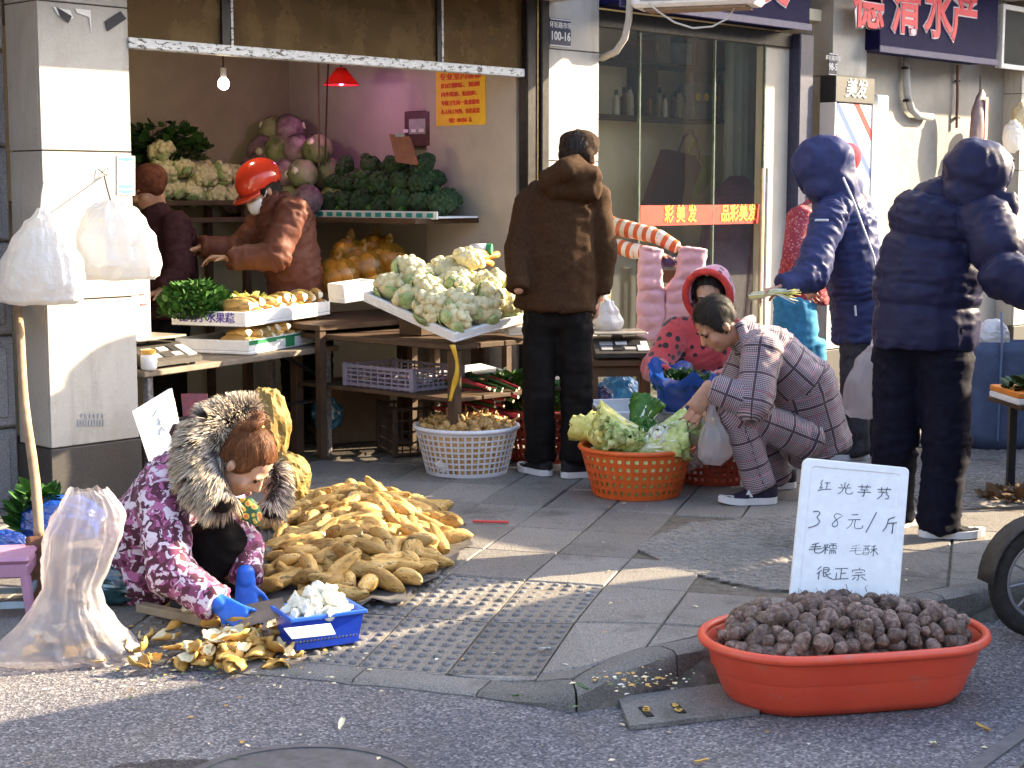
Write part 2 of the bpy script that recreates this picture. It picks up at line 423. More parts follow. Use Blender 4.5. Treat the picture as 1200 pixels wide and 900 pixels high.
# ------------------------------------------------------------------ the row of shops
def m_tile(name, c0, c1, streak=.3):
    n = NT(name); b = n.ramp(n.noise(300, 3, .7), [(.3, c0), (.7, c1)])
    st = n.ramp(n.noise(7, 5, .7, n.mapping((1, 1, .15))), [(.5, (0, 0, 0)), (.75, (1, 1, 1))])
    b = n.mix(n.math('MULTIPLY', st, streak), b, (.19, .17, .15)); big = n.ramp(n.noise(2.2, 7, .72), [(.45, (0, 0, 0)), (.7, (1, 1, 1))]); b = n.mix(n.math('MULTIPLY', big, .45), b, n.mix(1., b, (.50, .46, .40), 'MULTIPLY')); sp = n.ramp(n.noise(22, 6, .8), [(.62, (0, 0, 0)), (.68, (1, 1, 1))])
    b = n.mix(n.math('MULTIPLY', sp, .4), b, (.12, .11, .1)); n.set(col=b, rough=.55, spec=.4).bump(n.noise(120, 3), .12, .003); return n.mat
TILE = m_tile("pillar_tile", (.33, .32, .30), (.47, .46, .435), .6); GRAN = m_tile("dark_granite", (.018, .016, .016), (.085, .08, .078), .1)
ROUGH = m_slab("wall_stone", (.17, .175, .20), (.29, .295, .32), .1)
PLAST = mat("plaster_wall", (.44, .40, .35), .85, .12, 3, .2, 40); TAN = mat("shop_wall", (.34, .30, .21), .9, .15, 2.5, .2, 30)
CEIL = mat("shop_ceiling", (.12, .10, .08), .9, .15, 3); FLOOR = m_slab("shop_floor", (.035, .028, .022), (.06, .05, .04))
DSTEEL = mat("dark_steel", (.022, .020, .020), .42, .5, 30, .1, 80, metal=.5); WHITEP = None
def m_chipped():
    n = NT("chipped_paint"); f = n.ramp(n.noise(26, 6, .7, n.mapping((1, 1, 3))), [(.55, (0, 0, 0)), (.58, (1, 1, 1))])
    c = n.mix(f, n.ramp(n.noise(40, 3), [(.3, (.46, .49, .52)), (.7, (.6, .62, .64))]), (.045, .04, .04)); n.set(col=c, rough=.55).bump(f, -.4, .003); return n.mat
CHIP = m_chipped()
def m_glass(name, tint=(.9, .95, .93), op=.12, rough=.02, gc=(1, 1, 1), dc=(.35, .34, .32)):
    n = NT(name); tr = n.node("ShaderNodeBsdfTransparent", {'Color': _lin(tint)}); gl = n.node("ShaderNodeBsdfGlossy", {'Roughness': rough, 'Color': _lin(gc)})
    geo = n.node("ShaderNodeNewGeometry"); fr = n.node("ShaderNodeFresnel", {'IOR': n.math('MULTIPLY_ADD', geo.outputs['Backfacing'], 1/1.5-1.5, 1.5)}); di = n.node("ShaderNodeBsdfDiffuse", {'Color': _lin(dc)})
    m1 = n.node("ShaderNodeMixShader"); n.l.new(n.math('MULTIPLY', n.noise(6, 4), op), m1.inputs[0]); n.l.new(tr.outputs[0], m1.inputs[1]); n.l.new(di.outputs[0], m1.inputs[2])
    m2 = n.node("ShaderNodeMixShader"); n.l.new(fr.outputs[0], m2.inputs[0]); n.l.new(m1.outputs[0], m2.inputs[1]); n.l.new(gl.outputs[0], m2.inputs[2])
    n.l.new(m2.outputs[0], n.out.inputs[0]); return n.mat
GLASS = m_glass("shop_glass", (.95, .97, .94), .0); DGLASS = m_glass("brown_reflection_glass", (.42, .30, .15), .8, .12, (.5, .38, .22), (.22, .15, .075))  # brown tint, with brown diffuse standing in for reflections on the transom

shop = thing("shop_row", "row of ground-floor shops with cream tiled pillars and dark granite bases", "building", fc(0, 0, 0))
def fbox(mb, t0, t1, d0, d1, z0, z1, bev=0., m=0):
    return mb.box(fc((t0+t1)/2, (d0+d1)/2, (z0+z1)/2), (t1-t0, d1-d0, z1-z0), FROT, m, bev)
PIL = [0., 3.26, 6.25, 9.15]; PW = .455; PD = .27; ZJ = [.29, .945, 1.60, 2.24, 2.9]
for i, t0 in enumerate(PIL):
    p = fbox(MB(), t0+.012, t0+PW-.012, .012, .26 if i == 0 else .5, -.05, 3.0).build("pillar", MORTAR, shop)
    bs = fbox(MB(), t0-.008, t0+PW+.008, -.008, PD+.01 if i == 0 else .5, -.06, ZJ[0]-.004, .004).build("granite_base", GRAN, p)
    for z0, z1 in zip(ZJ, ZJ[1:]):
        fbox(MB(), t0+.001, t0+PW-.001, 0, .016, z0+.003, z1-.003, .002).build("tile_panel", TILE, p)
        fbox(MB(), t0, t0+.016, .018, PD if i == 0 else .5, z0+.003, z1-.003, .002).build("tile_panel", TILE, p)
        fbox(MB(), t0+PW-.016, t0+PW, .018, PD if i == 0 else .5, z0+.003, z1-.003, .002).build("tile_panel", TILE, p)
# rough stone wall beside the first pillar
wl_ = fbox(MB(), -3, -.002, .30, .6, -.1, 3.0).build("side_wall", MORTAR, shop)
zs = [-.06, .36, .78, 1.2, 1.62, 2.04, 2.46, 2.88]
for r, (z0, z1) in enumerate(zip(zs, zs[1:])):
    ts = [-1.4, -.75, -.28, .0] if r % 2 else [-1.5, -1.0, -.45, .0]
    for t0, t1 in zip(ts, ts[1:]):
        mb = fbox(MB(), t0+.006, t1-.006, .27, .33, z0+.006, z1-.006, .012); fbox(mb, t0+.05, t1-.05, .262, .28, z0+.05, z1-.05, .007); mb.build("stone_block", ROUGH, wl_)
# masonry above, canopy
fbox(MB(), -6, 14, .12, 8, 3.0, 6.5).build("upper_wall", PLAST, shop)
fbox(MB(), -6, 3.3, -.56, .118, 2.50, 2.58).build("shade_canopy", PLAST, shop)  # unseen, its overhang set to shade the pillar tops
fbox(MB(), 3.3, 14, -1.15, .118, 3.3, 3.38).build("shade_canopy", PLAST, shop)  # added unseen, deep enough to keep the shop signs shaded
# vegetable shop (bay 1)
T0, T1 = PIL[0]+PW, PIL[1]; DEP = 2.2
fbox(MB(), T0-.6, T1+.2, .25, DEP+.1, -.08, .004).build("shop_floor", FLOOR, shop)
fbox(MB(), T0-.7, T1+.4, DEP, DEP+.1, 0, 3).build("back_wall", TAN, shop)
fbox(MB(), T0-.7, T0-.6, .6, DEP, 0, 3).build("inner_wall", TAN, shop)
fbox(MB(), T1-.20, T1-.02, .06, .80, 0, 3).build("inner_wall", PLAST, shop)
fbox(MB(), T1-.12, T1+.02, .80, DEP, 0, 3).build("inner_wall", PLAST, shop)
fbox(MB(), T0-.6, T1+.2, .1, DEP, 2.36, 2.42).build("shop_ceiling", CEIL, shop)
fbox(MB(), T0-.005, T1-.20, -.012, .05, 2.065, 2.112, .004).build("lintel_bar", CHIP, shop)
for tm, w in ((1.0, .05), (2.40, .03)):
    fbox(MB(), tm-w/2, tm+w/2, .0, .04, 2.113, 3.0).build("mullion", DSTEEL, shop)
    fbox(MB(), tm+w/2, tm+w/2+.012, -.004, .03, 2.113, 3.0).build("mullion_trim", CHIP, shop)
for a, b in ((T0, .975), (1.037, 2.385), (2.427, T1-.20)): fbox(MB(), a, b, .016, .022, 2.113, 3.0).build("transom_pane", DGLASS, shop)
for a, b, d in ((T1-.20, T1-.125, -.03), (T1-.10, T1-.035, -.05)): fbox(MB(), a, b, d, d+.07, 0, 3, .006).build("gate_post", DSTEEL, shop)
fbox(MB(), T1-.124, T1-.112, -.034, -.02, .0, 3).build("reflection_strip", mat("golden_reflection", (.30, .22, .10), .4, .3, 40, metal=.8), shop)  # golden strip standing in for a reflection on the gate posts
# hairdresser (bay 2)
T2, T3 = PIL[1]+PW, 5.80
fbox(MB(), T2-.2, PIL[2]+1.4, .55, 2.0, -.08, .028).build("shop_floor", FLOOR, shop)
fbox(MB(), T2-.2, PIL[2]-.02, .1, .549, -.08, .03).build("shop_floor", mat("salon_floor", (.50, .46, .40), .5, .1), shop)
fbox(MB(), T2-.25, PIL[2]+1.4, 1.5, 1.6, 0, 3).build("back_wall", mat("salon_wall", (.78, .71, .54), .85, .1, 3), shop)
fbox(MB(), T2-.2, T2-.1, .6, 1.5, 0, 3).build("inner_wall", MATS["salon_wall"], shop)
fbox(MB(), PIL[2]+1.3, PIL[2]+1.4, .45, 1.5, 0, 3).build("inner_wall", mat("salon_cream", (.46, .42, .36), .8, .1, 3), shop)
fbox(MB(), T2-.2, PIL[2]+1.4, .1, 1.5, 2.62, 2.7).build("shop_ceiling", MATS["salon_wall"], shop)
fbox(MB(), T3, T3+.17, -.03, .07, 0, 2.5, .008).build("door_frame", mat("navy_frame", (.03, .035, .075), .4, .3, 30), shop)
fbox(MB(), T2, T3, .03, .075, 2.40, 2.5, .005).build("door_frame", DSTEEL, shop)
fbox(MB(), T2, T3, .03, .075, .03, .09, .005).build("door_frame", DSTEEL, shop)
tg = [ftd(onf(u, 250, .05))[0] for u in (700, 748, 835, 893)]
for a, b in zip(tg, tg[1:]):
    g = fbox(MB(), a+.004, b-.004, .047, .055, .09, 2.40).build("glass_pane", GLASS, shop)
    fbox(MB(), b-.006, b+.006, .042, .060, .09, 2.40).build("pane_edge", mat("pane_edge", (.10, .13, .11), .25, .2), shop)
fbox(MB(), tg[-1]+.02, T3, .06, .13, .03, 2.40).build("door_panel", MATS["salon_cream"], shop)
# fishmonger (bay 3): whitewashed recess, and the next bays
T4 = PIL[2]+PW
fbox(MB(), T4, PIL[3], .16, .3, -.05, 3).build("back_wall", m_tile("whitewash", (.19, .18, .168), (.28, .27, .255), .5), shop)
fbox(MB(), PIL[3]+PW, PIL[3]+6, .5, .6, -.05, 3).build("back_wall", TAN, shop)
# ================================================================== fixtures, signs, stalls
def text(name, s, size, M, m, parent, bold=0., italic=0., extr=.0015, align='CENTER', sx=1.):
    cu = bpy.data.curves.new(name, 'FONT'); cu.body = s; cu.size = size; cu.align_x = align; cu.align_y = 'CENTER'; cu.offset = bold; cu.extrude = extr; cu.shear = italic; cu.resolution_u = 3
    o = bpy.data.objects.new("tmp", cu); COL.objects.link(o); dg = bpy.context.evaluated_depsgraph_get()
    me = bpy.data.meshes.new_from_object(o.evaluated_get(dg)); bpy.data.objects.remove(o); me.name = name
    me.materials.clear(); me.materials.append(m)
    q = parent; L = Vector()
    while q is not None: L = L + q.location; q = q.parent
    S = Matrix.Diagonal((sx, 1, 1, 1)); me.transform(Matrix.Translation(-L) @ M @ S)
    o = bpy.data.objects.new(name, me); COL.objects.link(o); o.parent = parent; return o
def m4(o, x, y, z): 
    M = Matrix((x, y, z)).transposed().to_4x4(); M.translation = o; return M
def fmat(t, d, z): return m4(fc(t, d, z), FD, Vector((0, 0, 1)), -FI)
def emis(name, col, st):
    if name in MATS: return MATS[name]
    n = NT(name); n.set(col=col, emit=col, est=st); MATS[name] = n.mat; return n.mat
FOAM = mat("white_foam", (.74, .76, .78), .75, .06, 30, .25, 220, dist=.002); WOOD = mat("dark_table_wood", (.045, .024, .013), .7, .4, 9, .3, 60, col2=(.09, .05, .026))
PALEW = mat("pale_wood", (.34, .26, .17), .7, .3, 10, .3, 70); CARD = mat("cardboard", (.30, .20, .12), .85, .15, 12, .1, 60)
GREENP = mat("green_print", (.02, .22, .09), .6, .1); PURP = mat("purple_print", (.09, .06, .35), .6, .1); REDP = mat("red_print", (.55, .05, .06), .6, .2)
BLUEPR = mat("blue_print", (.08, .2, .5), .6, .2); INK = mat("black_ink", (.02, .02, .03), .6, .2); WHITEPL = mat("white_plastic", (.72, .72, .72), .4, .05)
GREYPL = mat("grey_plastic", (.30, .31, .33), .5, .15); BLACKPL = mat("black_plastic", (.025, .025, .027), .45, .3, 40)
def m_film(name, col, transp=.35, rough=.25, tl=.5, bmp=.35):
    n = NT(name); d = n.node("ShaderNodeBsdfDiffuse", {'Color': _lin(col)}); t = n.node("ShaderNodeBsdfTranslucent", {'Color': _lin(col)})
    g = n.node("ShaderNodeBsdfGlossy", {'Roughness': rough, 'Color': (1, 1, 1, 1)}); tr = n.node("ShaderNodeBsdfTransparent", {'Color': _lin(tuple(.5+.5*c for c in col))})
    def mx(f, a, b):
        x = n.node("ShaderNodeMixShader"); n.l.new(a.outputs[0], x.inputs[1]); n.l.new(b.outputs[0], x.inputs[2])
        if isinstance(f, bpy.types.NodeSocket): n.l.new(f, x.inputs[0])
        else: x.inputs[0].default_value = f
        return x
    a = mx(tl, d, t); a = mx(.12, a, g); a = mx(transp, a, tr)
    bp = n.node("ShaderNodeBump", {'Strength': bmp, 'Distance': .012, 'Height': n.noise(26, 6, .6, None, .6)}); [n.l.new(bp.outputs[0], q.inputs['Normal']) for q in (d, g)]
    n.l.new(a.outputs[0], n.out.inputs[0]); return n.mat
FILMW = m_film("white_bag_film", (.80, .80, .80), .06, .25, .35, .9); FILMC = m_film("clear_bag_film", (.74, .69, .71), .67, .12, .3, .8); FILMB = m_film("blue_bag_film", (.02, .10, .50), .06, .15, .3)
FILMT = m_film("teal_bag_film", (.01, .07, .09), .05, .15, .2); FILMLB = m_film("light_blue_film", (.08, .40, .72), .1, .2, .4); FILMP = m_film("thin_wrap_film", (.85, .87, .85), .72, .12, .4)
def bagmesh(rings, n=40, folds=9, amp=.12, seed=0, crump=.02, topfold=1.):
    """closed soft bag from (centre, rx, ry, yaw) rings, bottom to top"""
    k = len(rings); rows = []; M = 5
    for i in range((k-1)*M+1):
        f = i/M; a = min(int(f), k-2); q = f-a; q2 = q*q*(3-2*q)
        c = Vector(rings[a][0]).lerp(Vector(rings[a+1][0]), q); rx = rings[a][1]*(1-q2)+rings[a+1][1]*q2; ry = rings[a][2]*(1-q2)+rings[a+1][2]*q2
        hh = i/((k-1)*M); row = []
        for j in range(n):
            th = 2*math.pi*j/n; e = Vector((math.cos(th), math.sin(th), 0)); w = 1+amp*(.3+topfold*hh)*2.2*(noise.noise(e*folds*.33+Vector((0, 0, seed+hh*1.6))) + .55*(1-2*abs(noise.noise(e*folds*.7+Vector((0, 0, seed*3+hh*2.5))))) - .2)
            p = c+Vector((math.cos(th)*rx*w, math.sin(th)*ry*w, 0)); dv = noise.noise_vector(p*14+Vector((seed*7, 0, 0)))*crump + noise.noise_vector(p*38+Vector((seed*3, 0, 0)))*crump*.45
            row.append(p+dv)
        rows.append(row)
    mb = MB().sheet(rows, closed=True); mb.f += [tuple(range(n-1, -1, -1)), tuple(range((len(rows)-1)*n, len(rows)*n))]; mb.m += [0, 0]; return mb
# ---- stickers, posters, plates on pillar 1 and 2
st = thing("torn_sticker", "torn white and black paper scraps stuck high on the pillar", "sticker", onf(100, 20, -.004))
for pts, mm in (([(62, 8), (82, 12), (86, 22), (68, 18)], WHITEPL), ([(66, 8), (84, 19), (80, 27), (70, 18)], INK), ([(140, 14), (147, 22), (132, 26)], WHITEPL), ([(123, 25), (141, 13), (148, 22), (126, 37)], INK), ([(88, 10), (106, 12), (107, 38), (104, 20), (90, 15)], WHITEPL)):
    o = MB().prism([onf(u, v, -.003 if mm is WHITEPL else -.006) for u, v in pts], -FI*.002).build("scrap", mm, st)
st = thing("paper_notice", "white notice with pale blue print on the pillar above the white bags", "notice", onf(147, 228, -.003))
MB().prism([onf(u, v, -.002) for u, v in ((137, 182), (158, 183), (158, 229), (137, 228))], -FI*.002).build("paper", WHITEPL, st)
for v in (186, 218, 224): MB().prism([onf(u, w, -.0045) for u, w in ((139, v-1.5), (156, v-1.3), (156, v+1.7), (148, v+3), (139, v+1.5))], -FI*.001).build("print", BLUEPR, st)
st = thing("stamped_advert", "dark stencilled marks stamped low on the lit pillar", "advert", onf(110, 500, -.002))
rg = random.Random(5)
for r in range(2):
    for k in range(6 if r == 0 else 10):
        u = (95 if r == 0 else 91)+k*(5 if r == 0 else 3.3); v = 487 if r == 0 else 496
        MB().prism([onf(u, v-2.5-r*2, -.003), onf(u+1.5+rg.random()*1.5, v-3-r*2, -.003), onf(u+1.6, v+2.5+r, -.003), onf(u, v+2+r, -.003)], -FI*.0006).build("mark", GREYPL, st)
# house number plates
def plate(t, z, w, h, l1, l2, label):
    p = thing("house_number_plate", label, "number plate", fc(t, -.004, z))
    fbox(MB(), t-w/2, t+w/2, -.008, -.001, z-h/2, z+h/2, .002).build("plate", mat("plate_navy", (.045, .05, .085), .35, .1), p)
    for a, b, c, e in ((t-w/2, t+w/2, z+h/2-.006, z+h/2-.001), (t-w/2, t+w/2, z-h/2+.001, z-h/2+.006)): fbox(MB(), a+.003, b-.003, -.0095, -.0085, c-.003, e-.003).build("border", WHITEPL, p)
    text("lettering", l1, .038, fmat(t, -.009, z+h*.24), WHITEPL, p, .0004); text("lettering", l2, .068, fmat(t, -.009, z-h*.16), WHITEPL, p, .0012, sx=.9)
tp = [ftd(onf(u, 40, 0)) for u in (643, 668)]
plate((tp[0][0]+tp[1][0])/2, onf(656, 38).z, tp[1][0]-tp[0][0], .155, "环城路市场", "100-16", "small navy number plate reading 100-16 on the tiled pillar")
tp3 = ftd(onf(975, 75, 0))[0]; plate(tp3, onf(976, 75).z, .11, .15, "环城路市场", "98-5", "small pale blue number plate on the pillar beside the barber light box")
g = thing("payment_sign", "small green and white payment card stuck to the shaded side of the tiled pillar", "sign", fc(PIL[1]-.004, .13, onf(627, 165).z))
zc_ = onf(627, 166).z
Mq = m4(Vector((0, 0, 0)), -FI, Vector((0, 0, 1)), -FD)
MB().box(fc(PIL[1]-.003, .13, zc_), (.12, .115, .004), Matrix((FI, Vector((0, 0, 1)), FD)).transposed()).build("card", mat("card_green", (.03, .32, .13), .4, .1), g)
MB().box(fc(PIL[1]-.006, .13, zc_-.002), (.07, .055, .003), Matrix((FI, Vector((0, 0, 1)), FD)).transposed()).build("panel", WHITEPL, g)
MB().box(fc(PIL[1]-.006, .13, zc_-.046), (.10, .018, .003), Matrix((FI, Vector((0, 0, 1)), FD)).transposed()).build("panel", WHITEPL, g)
# yellow poster on the inner wall
def wallP(u, v, t=PIL[1]-.2):                                 # point on the plane t = const
    r = ray(u, v); k = (t-(CAMP-FO).dot(FD))/r.dot(FD); return CAMP+r*k
wt = PIL[1]-.2-.003
pc = wallP(540, 117, wt); po = thing("poster", "yellow decorating poster with red Chinese print on the white inner wall", "poster", pc)
Pw = [wallP(u, v, wt) for u, v in ((511, 84), (569, 89), (570, 148), (511, 148))]
a_, d_ = ftd(Pw[0])[1], ftd(Pw[1])[1]; zt, zb = Pw[0].z, Pw[3].z; dm = (a_+d_)/2; ww = abs(a_-d_)
MB().box(fc(wt, dm, (zt+zb)/2), (ww, zt-zb, .003), Matrix((-FI, Vector((0, 0, 1)), -FD)).transposed()).build("paper", mat("poster_yellow", (.85, .52, .02), .6, .1), po)
for i, (sx, tx) in enumerate(((1, "专业室内装修"), (.8, "旧房翻新、粉刷"), (.8, "内外墙涂、贴瓷砖、"), (.8, "专做卫生间一条龙服务"), (.8, "本人包工包料、价格优惠"), (.8, "电话：15013566   高"))):
    hh = (zt-zb); sz = .043 if i == 0 else .029
    text("lettering", tx, sz*1.05, m4(fc(wt-.004, dm, zt-hh*(.12+i*.158)), -FI, Vector((0, 0, 1)), -FD), mat("poster_red", (.75, .06, .03), .6, .1), po, .0006, sx=ww/(len(tx)*sz*1.1)*(.82 if i else .9))
# ---- shop sign boards
NAVY = mat("sign_navy", (.008, .008, .05), .6, .2, spec=.08); CHR = mat("sign_red", (.72, .05, .08), .45, .1); CHW = mat("sign_outline", (.78, .72, .76), .5, .05)
def sign(t0, t1, z0, z1, d0, d1, label, chars, size, tcs, zc, nm="shop_sign"):
    s = thing(nm, label, "shop sign", fc((t0+t1)/2, d1, z0)); fbox(MB(), t0, t1, d0, d1, z0, z1, .008).build("board", NAVY, s)
    fbox(MB(), t0-.01, t1+.01, d0-.012, d0-.001, z0-.02, z0+.03, .004).build("edge_trim", mat("sign_trim", (.06, .06, .15), .4, .2), s)
    for c, t in zip(chars, tcs):
        text("outline_letter", c, size, fmat(t, d0-.006, zc), CHW, s, size*.04, extr=.004); text("letter", c, size, fmat(t, d0-.013, zc), CHR, s, size*.02, extr=.003)
    return s
tcs = [ftd(onf(u, 30, -.12))[0] for u in (1016, 1060, 1098, 1129)]
sign(T4-.03, ftd(onf(1168, 70, -.12))[0], 2.44, 3.12, -.12, .12, "navy shop sign with pink and white Chinese characters above the whitewashed wall", "德清水产", .42, tcs, 2.74)
t_s0 = ftd(onf(735, 15, -.1))[0]
tc2 = [ftd(onf(u, 10, -.14))[0] for u in (770, 808, 848, 902)]
sign(PIL[1]+PW+.02, ftd(onf(949, 40, -.14))[0], 2.52, 3.2, -.14, .10, "dark navy sign board above the glass front of the hairdresser", "品彩美发", .40, tc2, 2.80)
# red strip on the glass
rs = thing("window_sticker", "red strip with yellow Chinese characters across the hairdresser's glass", "sticker", fc(tg[1], .045, 1.2))
zr0, zr1 = onf(835, 263, .045).z, onf(835, 240, .045).z
for a, b, tx in ((tg[1]+.012, tg[2]-.008, "彩 美 发"), (tg[2]+.008, tg[3]-.01, "品彩美发")):
    fbox(MB(), a, b, .0425, .0445, zr0, zr1).build("strip", mat("strip_red", (.42, .022, .008), .45, .08), rs)
    text("lettering", tx, (zr1-zr0)*.92, fmat((a+b)/2+(.03 if ' ' in tx else 0), .0405, (zr0+zr1)/2), mat("strip_yellow", (.50, .30, .012), .5, .05), rs, .003, sx=(.8 if ' ' in tx else .86), extr=.001)
# air conditioner with hose
ac = thing("air_conditioner", "white air-conditioner casing hung under the sign board with a pale drain hose", "air conditioner", at(820, -10, 9.6))
cc = at(818, -24, 9.6); Rk = rotz(R_(-20)); dz = Vector((0, 0, 1))
MB().box(cc+Vector((0, 0, .01)), (.74, .26, .34), Rk, 0, .02).build("casing", WHITEPL, ac)
for i in range(5): MB().box(cc+Rk @ Vector((.0, -.132, -.12+i*.05)), (.62, .006, .012), Rk).build("louvre", GREYPL, ac)
MB().box(cc+Rk @ Vector((0, 0, -.168)), (.6, .2, .014), Rk).build("bracket", mat("rusty_bracket", (.22, .15, .1), .7, .3), ac)
hp = [at(u, v, D) for u, v, D in ((742, -30, 9.7), (738, 0, 9.7), (737, 22, 9.72), (732, 45, 9.75), (722, 60, 9.8), (706, 68, 9.9), (698, 66, 10.)) ]
MB().tube(hp, .021, 10).build("drain_hose", mat("hose_plastic", (.52, .5, .46), .6, .15), ac, smooth=True)
cp = [at(u, v, 9.5) for u, v in ((760, 4), (772, 14), (790, 26), (812, 33), (835, 31), (852, 22), (862, 8), (866, -6))]
MB().tube(cp, .006, 6).build("cable", MATS["hose_plastic"], ac, smooth=True)
# barber light box
bb = thing("barber_light_box", "white barber light box with red and blue diagonal stripes and black header", "barber sign", fc(6.45, -.03, 1.25))
t0b, t1b = ftd(onf(978, 100, -.12))[0], ftd(onf(1024, 100, -.12))[0]; ztop = onf(1000, 90, -.12).z; zh = onf(1000, 121, -.12).z
fbox(MB(), t0b, t1b, -.13, -.0, zh, ztop, .006).build("header", BLACKPL, bb)
text("lettering", "美发", .14, fmat((t0b+t1b)/2, -.134, (zh+ztop)/2), WHITEPL, bb, .001, .25)
def m_pole():
    n = NT("barber_stripes"); co = n.coord(); sp = n.node("ShaderNodeSeparateXYZ", {0: n.mapping((1, 1, 1))}); w = n.math('ADD', sp.outputs[2], n.math('MULTIPLY', n.math('ADD', sp.outputs[0], sp.outputs[1]), .75))
    f = n.math('FRACT', n.math('MULTIPLY', w, 1.9)); c = n.ramp(f, [(0, (.8, .8, .82)), (.30, (.75, .08, .07)), (.46, (.8, .8, .82)), (.78, (.12, .17, .42)), (.92, (.8, .8, .82))], 'CONSTANT'); n.set(col=c, rough=.25); return n.mat
fbox(MB(), t0b+.01, t1b-.01, -.12, -.01, 1.22, zh-.001, .01).build("striped_panel", m_pole(), bb)
for tt in (t0b, t1b-.012): fbox(MB(), tt, tt+.012, -.13, -.005, 1.2, zh-.002).build("frame_rail", WHITEPL, bb)
bp = thing("white_post", "white enamelled post standing beside the barber light box", "post", fc(t1b+.14, -.06, 0)); fbox(MB(), t1b+.06, t1b+.22, -.12, .0, 0, onf(1035, 112, -.1).z, .01).build("post_body", WHITEPL, bp); fbox(MB(), t1b+.05, t1b+.23, -.13, .0, -.02, .05, .006).build("post_foot", GREYPL, bp)
# pipes on the whitewashed wall
p = thing("drain_pipe", "grey plastic drain pipe bending out of the whitewashed wall", "pipe", onf(1070, 140, .1))
MB().tube([onf(u, v, .11) for u, v in ((1063, 60), (1062, 90), (1063, 110), (1068, 128), (1076, 136), (1092, 137))], .028, 10).build("pipe_body", GREYPL, p, smooth=True)
for u, v in ((1062, 80), (1064, 118)): c = onf(u, v, .11); MB().box(c, (.075, .05, .02), FROT, 0, .004).build("clip", DSTEEL, p)
p = thing("conduit", "thin brown conduit running down the whitewashed wall from the sign", "pipe", onf(1122, 150, .12)); MB().tube([onf(1122, 76, .13), onf(1122, 110, .13), onf(1121, 150, .13)], .011, 8).build("tube", mat("rust_brown", (.12, .06, .05), .7, .3), p)
for v in (95, 138): MB().box(onf(1122, v, .14), (.045, .03, .014), FROT).build("clip", DSTEEL, p)
# framed dark window on the far pillar
wn_ = thing("framed_window", "small dark window with white frame high on the far pillar", "window", onf(1186, 82, -.05))
ts0, ts1 = ftd(onf(1173, 40, -.06))[0], ftd(onf(1225, 40, -.06))[0]; zz0, zz1 = onf(1173, 80, -.06).z, onf(1173, 4, -.06).z
fbox(MB(), ts0, ts1, -.05, -.02, zz0, zz1).build("pane", mat("dark_pane", (.03, .03, .03), .2, .2), wn_)
for a, b, c, d in ((ts0, ts0+.04, zz0, zz1), (ts1-.04, ts1, zz0, zz1), (ts0+.04, ts1-.04, zz0, zz0+.04), (ts0+.04, ts1-.04, zz1-.04, zz1)): fbox(MB(), a, b, -.075, -.015, c, d, .004).build("frame", WHITEPL, wn_)

# ---- pendant bulb and red lamp shade in the vegetable shop
bl = onf(262, 98, 1.0); b = thing("light_bulb", "bare white bulb glowing under the vegetable shop ceiling", "bulb", bl)
MB().ell(bl, (.032, .032, .034), 16, 10).build("globe", emis("bulb_glow", (1., .95, .85), 5), b, smooth=True)
MB().cyl(bl+dz*.03, bl+dz*.085, .017, .016, 12).build("socket", WHITEPL, b); MB().cyl(bl+dz*.085, Vector((bl.x, bl.y, 2.36)), .004, n=6).build("cord", INK, b)
L_ = bpy.data.lights.new("bulb_light", 'POINT'); L_.energy = 2; L_.color = (1, .80, .5); L_.shadow_soft_size = .035; lo = bpy.data.objects.new("bulb_light", L_); COL.objects.link(lo); lo.parent = b; lo.location = (0, 0, -.05)
lp = onf(400, 100, 1.15); b = thing("pendant_lamp", "red cone lamp shade hanging in the vegetable shop", "lamp", lp)
MB().lathe([(.022, .105), (.03, .10), (.06, .06), (.107, .005), (.11, 0), (.106, .003), (.058, .056), (.02, .095)], 28, lp).build("lamp_shade", m_film("red_shade", (.55, .03, .02), .02, .3, .4), b, smooth=True)
MB().cyl(lp+dz*.1, Vector((lp.x, lp.y, 2.36)), .004, n=6).build("cord", INK, b); MB().ell(lp+dz*.03, (.025, .025, .03), 12, 8).build("globe", emis("pink_bulb", (1., .55, .8), 1.), b, smooth=True)
L_ = bpy.data.lights.new("pink_light", 'POINT'); L_.energy = .6; L_.color = (1, .32, .95); L_.shadow_soft_size = .03; lo = bpy.data.objects.new("pink_light", L_); COL.objects.link(lo); lo.parent = b; lo.location = (0, 0, -.03)
for i, (u0, u1) in enumerate(((373, 374), (385, 381))):
    q = thing("power_cable", "dark cord hanging from the ceiling beside the red lamp shade", "cable", onf(u0, 190, 1.), "cords beside the red lamp"); MB().tube([onf(u0, 70, 1.), onf((u0+u1)/2, 120, 1.), onf(u1, 195, 1.)], .006, 6).build("strand", mat("cord_brown", (.10, .05, .04), .8, .2), q)
# fuse box and clipboard
wr = PIL[1]-.12
f1, f2 = wallP(472, 155, wr-.09), wallP(503, 155, wr-.09)
fb = thing("fuse_box", "dark brown electric meter box on the inner wall", "meter box", wallP(488, 172, wr))
d0, d1 = ftd(f2)[1], ftd(f1)[1]; zz0, zz1 = wallP(488, 173, wr).z, wallP(488, 131, wr).z
def wbox(t0, t1, d0, d1, z0, z1, bev=0): return fbox(MB(), t0, t1, d0, d1, z0, z1, bev)
wbox(wr-.08, wr-.002, d0, d1, zz0, zz1, .006).build("case", mat("meter_brown", (.07, .035, .025), .5, .3), fb); wbox(wr-.085, wr-.079, d0+.04, d1-.05, (zz0+zz1)/2-.03, (zz0+zz1)/2+.06).build("dial_panel", GREYPL, fb)
for i in range(3): wbox(wr-.09, wr-.084, d0+.05+i*.07, d0+.09+i*.07, (zz0+zz1)/2-.02, (zz0+zz1)/2+.0).build("switch", WHITEPL, fb)
cbp = [at(u, v, 9.55) for u, v in ((456, 157), (480, 160), (491, 194), (464, 190))]
